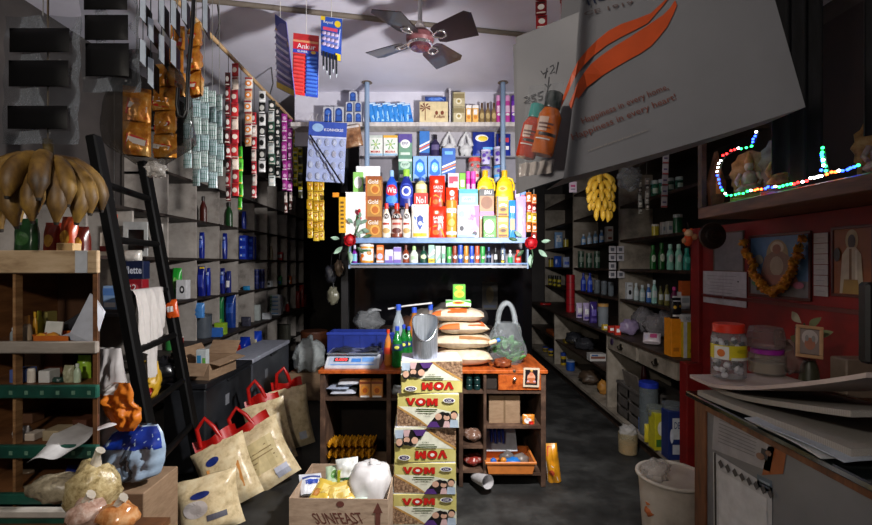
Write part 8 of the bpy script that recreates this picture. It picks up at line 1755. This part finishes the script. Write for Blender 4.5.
wallpic('figure_picture', 'picture of a standing garlanded figure on the red cabinet behind the monitor', 829, 872, 1.36, 1.66, .012, fb_, C('#8a4a1c', .5), [('e', 0, .8, .3, .3, C('#a8906a')), ('e', 0, .78, .18, .2, C('#3a2a24')), ('p', [(-.28, .05), (.28, .05), (.22, .6), (.1, .7), (-.1, .7), (-.22, .6)], C('#c0b49c')), ('r', -.02, .38, .06, .6, C('#7a5a3a')), ('r', .12, .38, .05, .55, C('#d8d0c0')), ('e', -.34, .6, .16, .2, C('#2a2420')), ('p', [(-.2, .05), (.2, .05), (.16, .25), (-.16, .25)], C('#9a7a3a'))])
# toy and wooden disc at the post
p = P(687, 236, 2.88); t = thing('plush_toy', 'small orange and tan plush toy hung at the corner of the red cabinet', 'toy', (p.x, 2.87, p.z))
b = MB(); tan = C('#b5825a', .8, var=.15); og_ = C('#c84a1c', .7)
b.blob((.0, 0, -.03), (.028, .022, .035), og_, .08, 3, 4); b.build('body_cloth', t)
b = MB(); b.blob((.002, -.004, .018), (.026, .024, .024), C('#d8b08a', .8), .05, 4, 4); b.blob((-.02, 0, .035), (.012, .01, .012), og_, .05, 5, 4); b.blob((.02, 0, .037), (.012, .01, .012), og_, .05, 5, 4); b.build('plush_head', t)
b = MB(); b.blob((.038, -.006, -.006), (.02, .018, .02), tan, .05, 6, 4); b.blob((-.03, -.008, -.03), (.012, .012, .018), tan, .05, 6, 4); b.build('paw', t)
b = MB(); b.tube([(0, .0, .03), (.02, .03, .07), (.03, .06, .09)], .003, C('#3a2a1c', .6), 6); b.build('string', t)
b = MB(); b.T = Matrix.Rotation(R(90), 4, 'X'); b.lathe([(.0, .03), (.02, .03), (.022, .024), (.04, .022), (.048, .016), (.075, .012), (.078, 0)], DARKWOOD(), 28); o = b.build('wooden_disc', loc=(P(712, 236, 2.60).x, 2.60, P(712, 236, 2.60).z)); tag(o, 'round dark wooden disc with a raised rim beside the plush toy', 'disc'); 

# ================================================================== till counter
Xc = 1.03; y0c, y1c = .86, 1.74
t = thing('till_counter', 'dark topped till counter with notices on its front beside the white bucket', 'counter', (0, 0, 0))
glass = C('#101614', .12); brw = MIX('brown_counter_wood', ['#3a2012', '#5f3820', '#7a4c2e'], .5, 5, 8, (6, 6, 1), .06); pan = MIX('grey_counter_front', ['#55575c', '#63656a', '#6e7075'], .35, 2, 5, (1, 1, 1), .02)
b = MB(); b.box(.99, 1.74, y0c - .03, y1c + .02, .985, 1.005, glass, .004); b.build('glass_top', t)
b = MB(); b.box(Xc, 1.735, y0c, y1c, .003, .984, brw); b.build('cabinet_body', t)
b = MB(); b.box(Xc - .008, Xc, y0c, y1c - .07, .02, .955, pan); b.build('front_panel', t)
b = MB(); b.box(Xc - .016, Xc, y1c - .07, y1c, .003, .984, brw, .003); b.box(Xc - .016, Xc, y0c, y1c - .07, .956, .984, brw); b.build('edge_trim', t)
def cf(px, py, e=0.): 
    x = Xc - .009 - e; Y = PX(px, x); return Vector((x, Y, CH + (CY - py) * Y / F))
def fronts(name, lab, q, m, ds, cat='notice'):
    """sheet glued to the counter front through four photo points: bottom-left, top-left, top-right, bottom-right"""
    b = MB()
    def S_(u, v, e):
        u += .5
        a = Vector(q[0]).lerp(Vector(q[3]), u); c = Vector(q[1]).lerp(Vector(q[2]), u); r_ = a.lerp(c, v); return cf(r_.x, r_.y, e)
    b.grid(lambda u, v: S_(u - .5, v, .001), 6, 6, m); decals(b, S_, ds, .0025); o = b.build(name); return tag(o, lab, cat)
pap = C('#8f8d8f', .6); ln = C('#6a686c', .6)
fronts('white_poster', 'tall white poster with a blank middle on the till counter front', [(714, 545), (713, 452), (772, 488), (772, 580)], C('#a8a8aa', .6), [('r', -.47, .5, .03, 1, C('#1a1a1a')), ('r', 0, .5, .82, .70, C('#b8b8ba', .6))] + [('p', [(-.42 + .12 * i, .92), (-.37 + .12 * i, .97), (-.32 + .12 * i, .92), (-.37 + .12 * i, .87)], C('#3a3a3e')) for i in range(8)] , 'poster')
fronts('paper_notice', 'grey paper notice with fine print and a small picture above the white poster', [(712, 449), (714, 413), (776, 440), (770, 472)], pap, [('r', -.1, .88 - .1 * i, .62, .022, ln) for i in range(7)] + [('e', .0, .9, .08, .1, C('#7a5a3a')), ('r', .36, .45, .12, .3, C('#2a2a30')), ('e', .3, .34, .14, .2, C('#7a5a4a')), ('e', .42, .52, .1, .16, C('#6a4a3a'))])
fronts('orange_tape', 'torn orange tape on the grey front of the till counter', [(762, 475), (768, 446), (787, 448), (783, 474)], C('#8a4a22', .5), [], 'tape')
fronts('blue_sticker', 'small bluish sticker under the torn orange tape', [(757, 486), (757, 474), (772, 481), (772, 494)], C('#4a5a68', .5), [('r', 0, .6, .7, .2, C('#7a8a94')), ('r', 0, .3, .7, .16, C('#3a4450'))], 'sticker')
# newspapers and papers
news = STRIPE('newsprint', '#8d8882', '#a39d96', 60, 'Y', .8, .45); pk = MIX('pinkish_newsprint', ['#a59490', '#b8a8a2', '#c4b4ae'], .8, 6, 6, (1, 1, 1), .03)
def paper_slab(name, lab, x0, x1, y0, y1, z, th, m, rz, curl=0., cat='newspaper', lift=0.):
    b = MB(); n = 12; cx_, cy_ = (x0 + x1) / 2, (y0 + y1) / 2
    def S_(u, v, top):
        x = (x0 - cx_) + (x1 - x0) * u; y = (y0 - cy_) + (y1 - y0) * v
        zz_ = curl * ((2 * v - 1) ** 2) * (1.0 - .6 * u) + .004 * math.sin(5 * v + 3 * u) + lift * max(0, 1 - v * 1.15) ** 1.4
        return Vector((x, y, zz_ + .005 + (th if top else 0)))
    b.grid(lambda u, v: S_(u, v, 1), n, n, m); b.grid(lambda u, v: S_(1 - u, v, 0), n, n, m)
    for f in ((lambda u, v: S_(0, 1 - u, v)), (lambda u, v: S_(1, u, v)), (lambda u, v: S_(u, 0, v)), (lambda u, v: S_(1 - u, 1, v))): b.grid(lambda u, v: f(u, v), n, 1, m, False)
    o = b.build(name, loc=(cx_, cy_, z), rot=(0, 0, R(rz))); return tag(o, lab, cat)
paper_slab('newspaper', 'folded newspaper at the bottom of the pile on the till counter', 1.01, 1.34, 1.10, 1.70, 1.006, .018, news, 2, .0, lift=.02)
paper_slab('newspaper', 'folded newspaper in the middle of the pile on the till counter', 1.03, 1.35, 1.08, 1.70, 1.03, .016, news, -3, .004, lift=.09)
paper_slab('newspaper', 'newspaper with curled ends on top of the pile under the sweet jar', .995, 1.34, 1.04, 1.73, 1.055, .012, pk, 1, .008, lift=.17)
paper_slab('white_paper', 'white sheet sticking out below the newspapers over the counter edge', .985, 1.2, 1.12, 1.42, 1.0065, .004, C('#b8babc', .6), -4, 0., 'paper')
paper_slab('white_paper', 'bluish white sheet lying at the very edge of the till counter', .978, 1.12, 1.08, 1.40, 1.0195, .003, C('#a8b0bc', .5), 3, 0., 'paper')
# sweet jar
zj = 1.083
def at_z(px, z, py): 
    Y = (CH - z) * F / (py - CY); return Vector(((px - CX) * Y / F, Y, z))
q = at_z(732, zj, 378)
rj = 15.5 * q.y / F; hj = 54 * q.y / F
t = thing('sweet_jar', 'tall clear jar of black and white sweets with a red lid on the newspapers', 'jar', (q.x, q.y + .02, zj))
b = MB(); b.lathe([(rj * .92, 0), (rj, .006), (rj, hj * .74), (rj * .9, hj * .82), (rj * .84, hj * .84)], FILM('#d0d0d4', .16, .08), 28); b.build('jar_body', t)
b = MB(); b.lathe([(rj * .9, hj * .84), (rj * .92, hj * .85), (rj * .92, hj * .98), (rj * .86, hj)], C('#c8301c', .35), 28); b.build('lid', t)
b = MB(); b.lathe([(rj * 1.012, hj * .36), (rj * 1.012, hj * .62)], C('#c4b41a', .4), 28, cap=(False, False)); decals(b, S_cyl(rj * 1.014, hj), [('r', -.34, .48, .3, .24, C('#d0d0cc')), ('e', -.34, .48, .16, .14, C('#c86a2a')), ('r', .1, .38, .5, .05, C('#c8c8c0')), ('e', .1, .52, .3, .08, C('#a89a10'))]); b.build('wrap_label', t)
sw = []
for m in (C('#ececf2', .4), C('#18181c', .4)):
    b = MB(); b.blob((0, 0, 0), (.012, .010, .009), m, .15, 3, 4, nu=12, nv=8); sw.append(b)
pr = [None, None]
for k in range(56):
    a, rr, z_ = random.uniform(0, 6.3), rj * .74 * math.sqrt(random.random()), random.uniform(.012, hj * .70)
    if k % 3: rr = rj * .74
    i = 1 if k % 4 == 3 else 0
    o = pr[i].copy() if pr[i] else sw[i].build('sweet', t)
    if pr[i]: COL.objects.link(o)
    pr[i] = pr[i] or o
    o.location = (rr * math.cos(a), rr * math.sin(a), z_); o.rotation_euler = (random.uniform(0, 3), random.uniform(0, 3), 0)
q = at_z(771, zj, 374); r2 = 16 * q.y / F
t = thing('clear_jar', 'clear jar with a magenta lid and a second clear jar upside down on it', 'jar', (q.x, q.y + .02, zj)); h2 = 20 * q.y / F
b = MB(); b.lathe([(r2 * .92, 0), (r2, .005), (r2, h2 * .6), (r2 * .96, h2 * .66), (r2, h2 * .72), (r2, h2 * .95), (r2 * .8, h2)], FILM('#c8c0b8', .25, .08), 28); b.build('jar_body', t)
b = MB(); b.lathe([(r2 * .05, .006), (r2 * .88, .006), (r2 * .9, h2 * .55), (.0, h2 * .58)], C('#8a7c68', .6), 20); b.build('contents', t)
b = MB(); b.lathe([(r2 * .86, h2), (r2 * .88, h2 + .002), (r2 * .88, h2 + .016), (r2 * .8, h2 + .018)], C('#8a1a8a', .35), 28); b.build('lid', t)
z3_ = zj + h2 + .0195
t = thing('clear_jar', 'empty ribbed clear jar standing on the magenta lidded jar', 'jar', (q.x - .005, q.y + .02, z3_)); h3 = 22 * q.y / F
b = MB(); b.lathe([(r2 * .85, 0), (r2 * 1.02, .006), (r2 * 1.02, h3 * .3), (r2 * .97, h3 * .36), (r2 * 1.02, h3 * .42), (r2 * 1.0, h3 * .62), (r2 * .96, h3 * .66), (r2 * .98, h3 * .72), (r2 * .9, h3 * .95), (r2 * .5, h3)], FILM('#b8a8a8', .14, .08), 28); b.build('jar_body', t)
q = at_z(803, zj, 376); t = thing('clear_bag', 'crumpled clear plastic bag slumped beside the stacked clear jars', 'bag', (q.x, q.y + .05, zj))
b = MB(); b.blob((0, 0, .055), (.075, .05, .06), FILM('#b8a8a0', .2, .15, .8), .25, 5, 5, flat=0.); b.tube([(-.03, 0, .09), (-.05, 0, .13), (-.055, 0, .165)], [.03, .02, .012], FILM('#b8a8a0', .2, .15, .8), 8); b.build('film', t)
# baby picture, tray, monitor
q = P(810, 358, 1.60); t = thing('photo_frame', 'small cream framed photo of a face leaning beside the monitor', 'frame', (q.x, 1.60, q.z), (R(-10), R(6), R(-12))); w_, h_ = .085, .115
b = MB(); f_ = .012; fm3 = C('#b8906a', .5)
for a in ((-w_/2, w_/2, 0, f_), (-w_/2, w_/2, h_ - f_, h_), (-w_/2, -w_/2 + f_, f_, h_ - f_), (w_/2 - f_, w_/2, f_, h_ - f_)): b.box(a[0], a[1], 0, .01, a[2], a[3], fm3, .002)
b.build('border', t); b = MB(); b.box(-w_/2 + .004, w_/2 - .004, .004, .02, .004, h_ - .004, C('#1a2230', .5)); decals(b, S_flat(w_, h_, .004), [('r', 0, .5, .7, .76, C('#8a7a74')), ('e', 0, .62, .6, .5, C('#b8aca8')), ('e', 0, .44, .4, .38, C('#a8705a')), ('e', -.12, .6, .14, .2, C('#8f8a88')), ('e', .12, .6, .14, .2, C('#8f8a88'))]); b.build('print', t)
t.name = 'framed_photo'
b = MB(); b.box(1.30, 1.70, 1.40, 1.72, 1.0065, 1.02, brw); b.box(1.30, 1.70, 1.40, 1.41, 1.02, 1.07, C('#8a6a50', .5)); b.box(1.30, 1.31, 1.41, 1.72, 1.02, 1.07, C('#8a6a50', .5)); o = b.build('wooden_tray'); tag(o, 'pale brown wooden tray on the till counter below the monitor', 'tray')
o.location = (.05, .0, .0)
b = MB(); b.box(1.475, 1.70, 1.60, 1.67, 1.021, 1.16, C('#7a6a5c', .5), .004); o = b.build('pink_box'); tag(o, 'pale box standing in the wooden tray behind the framed photo', 'box')
t = thing('monitor', 'black monitor seen from behind at the end of the till counter', 'monitor', (1.50, 1.30, 1.0065), (0, 0, R(-8)))
bk = C('#060607', .5)
b = MB(); b.lathe([(.11, 0), (.105, .012), (.03, .016)], bk, 24, ry=.7); b.box(-.025, .025, -.012, .012, .014, .20, bk); b.build('stand', t)
b = MB(); b.box(-.23, .23, -.02, .02, .20, .44, bk, .008); b.box(-.14, .14, -.045, -.02, .24, .40, bk, .01); b.build('screen_housing', t)
b = MB(); b.box(-.215, .215, .0205, .022, .215, .425, C('#0a0a0c', .1)); b.build('screen', t)
t = thing('potted_flower', 'small vase with pale blossom and leaves behind the framed photo', 'plant', (P(805, 0, 1.72).x - .0, 1.70, 1.0065)); 
b = MB(); b.lathe([(.025, 0), (.035, .04), (.028, .1), (.018, .13)], C('#3a3a2a', .4), 14); b.build('vase', t)
b = MB(); b.tube([(0, 0, .12), (-.01, 0, .2), (-.02, 0, .27)], .003, C('#2a4a2a', .6), 6); b.build('stem', t)
for k, (dx, dz, a) in enumerate(((-.03, .27, 2.3), (.0, .25, .8), (.03, .22, .3), (-.02, .2, 2.8))):
    b = MB(); b.grid(lambda u, v: Vector((dx + .06 * (v) * math.cos(a) - .03 * (u - .5) * math.sin(PI * v) * math.sin(a), .006 * math.sin(4 * v), dz + .06 * v * math.sin(a) + .03 * (u - .5) * math.sin(PI * v) * math.cos(a))), 4, 6, C('#8a8f68', .6) if k else C('#b5ac94', .6)); b.build('leaf', t)
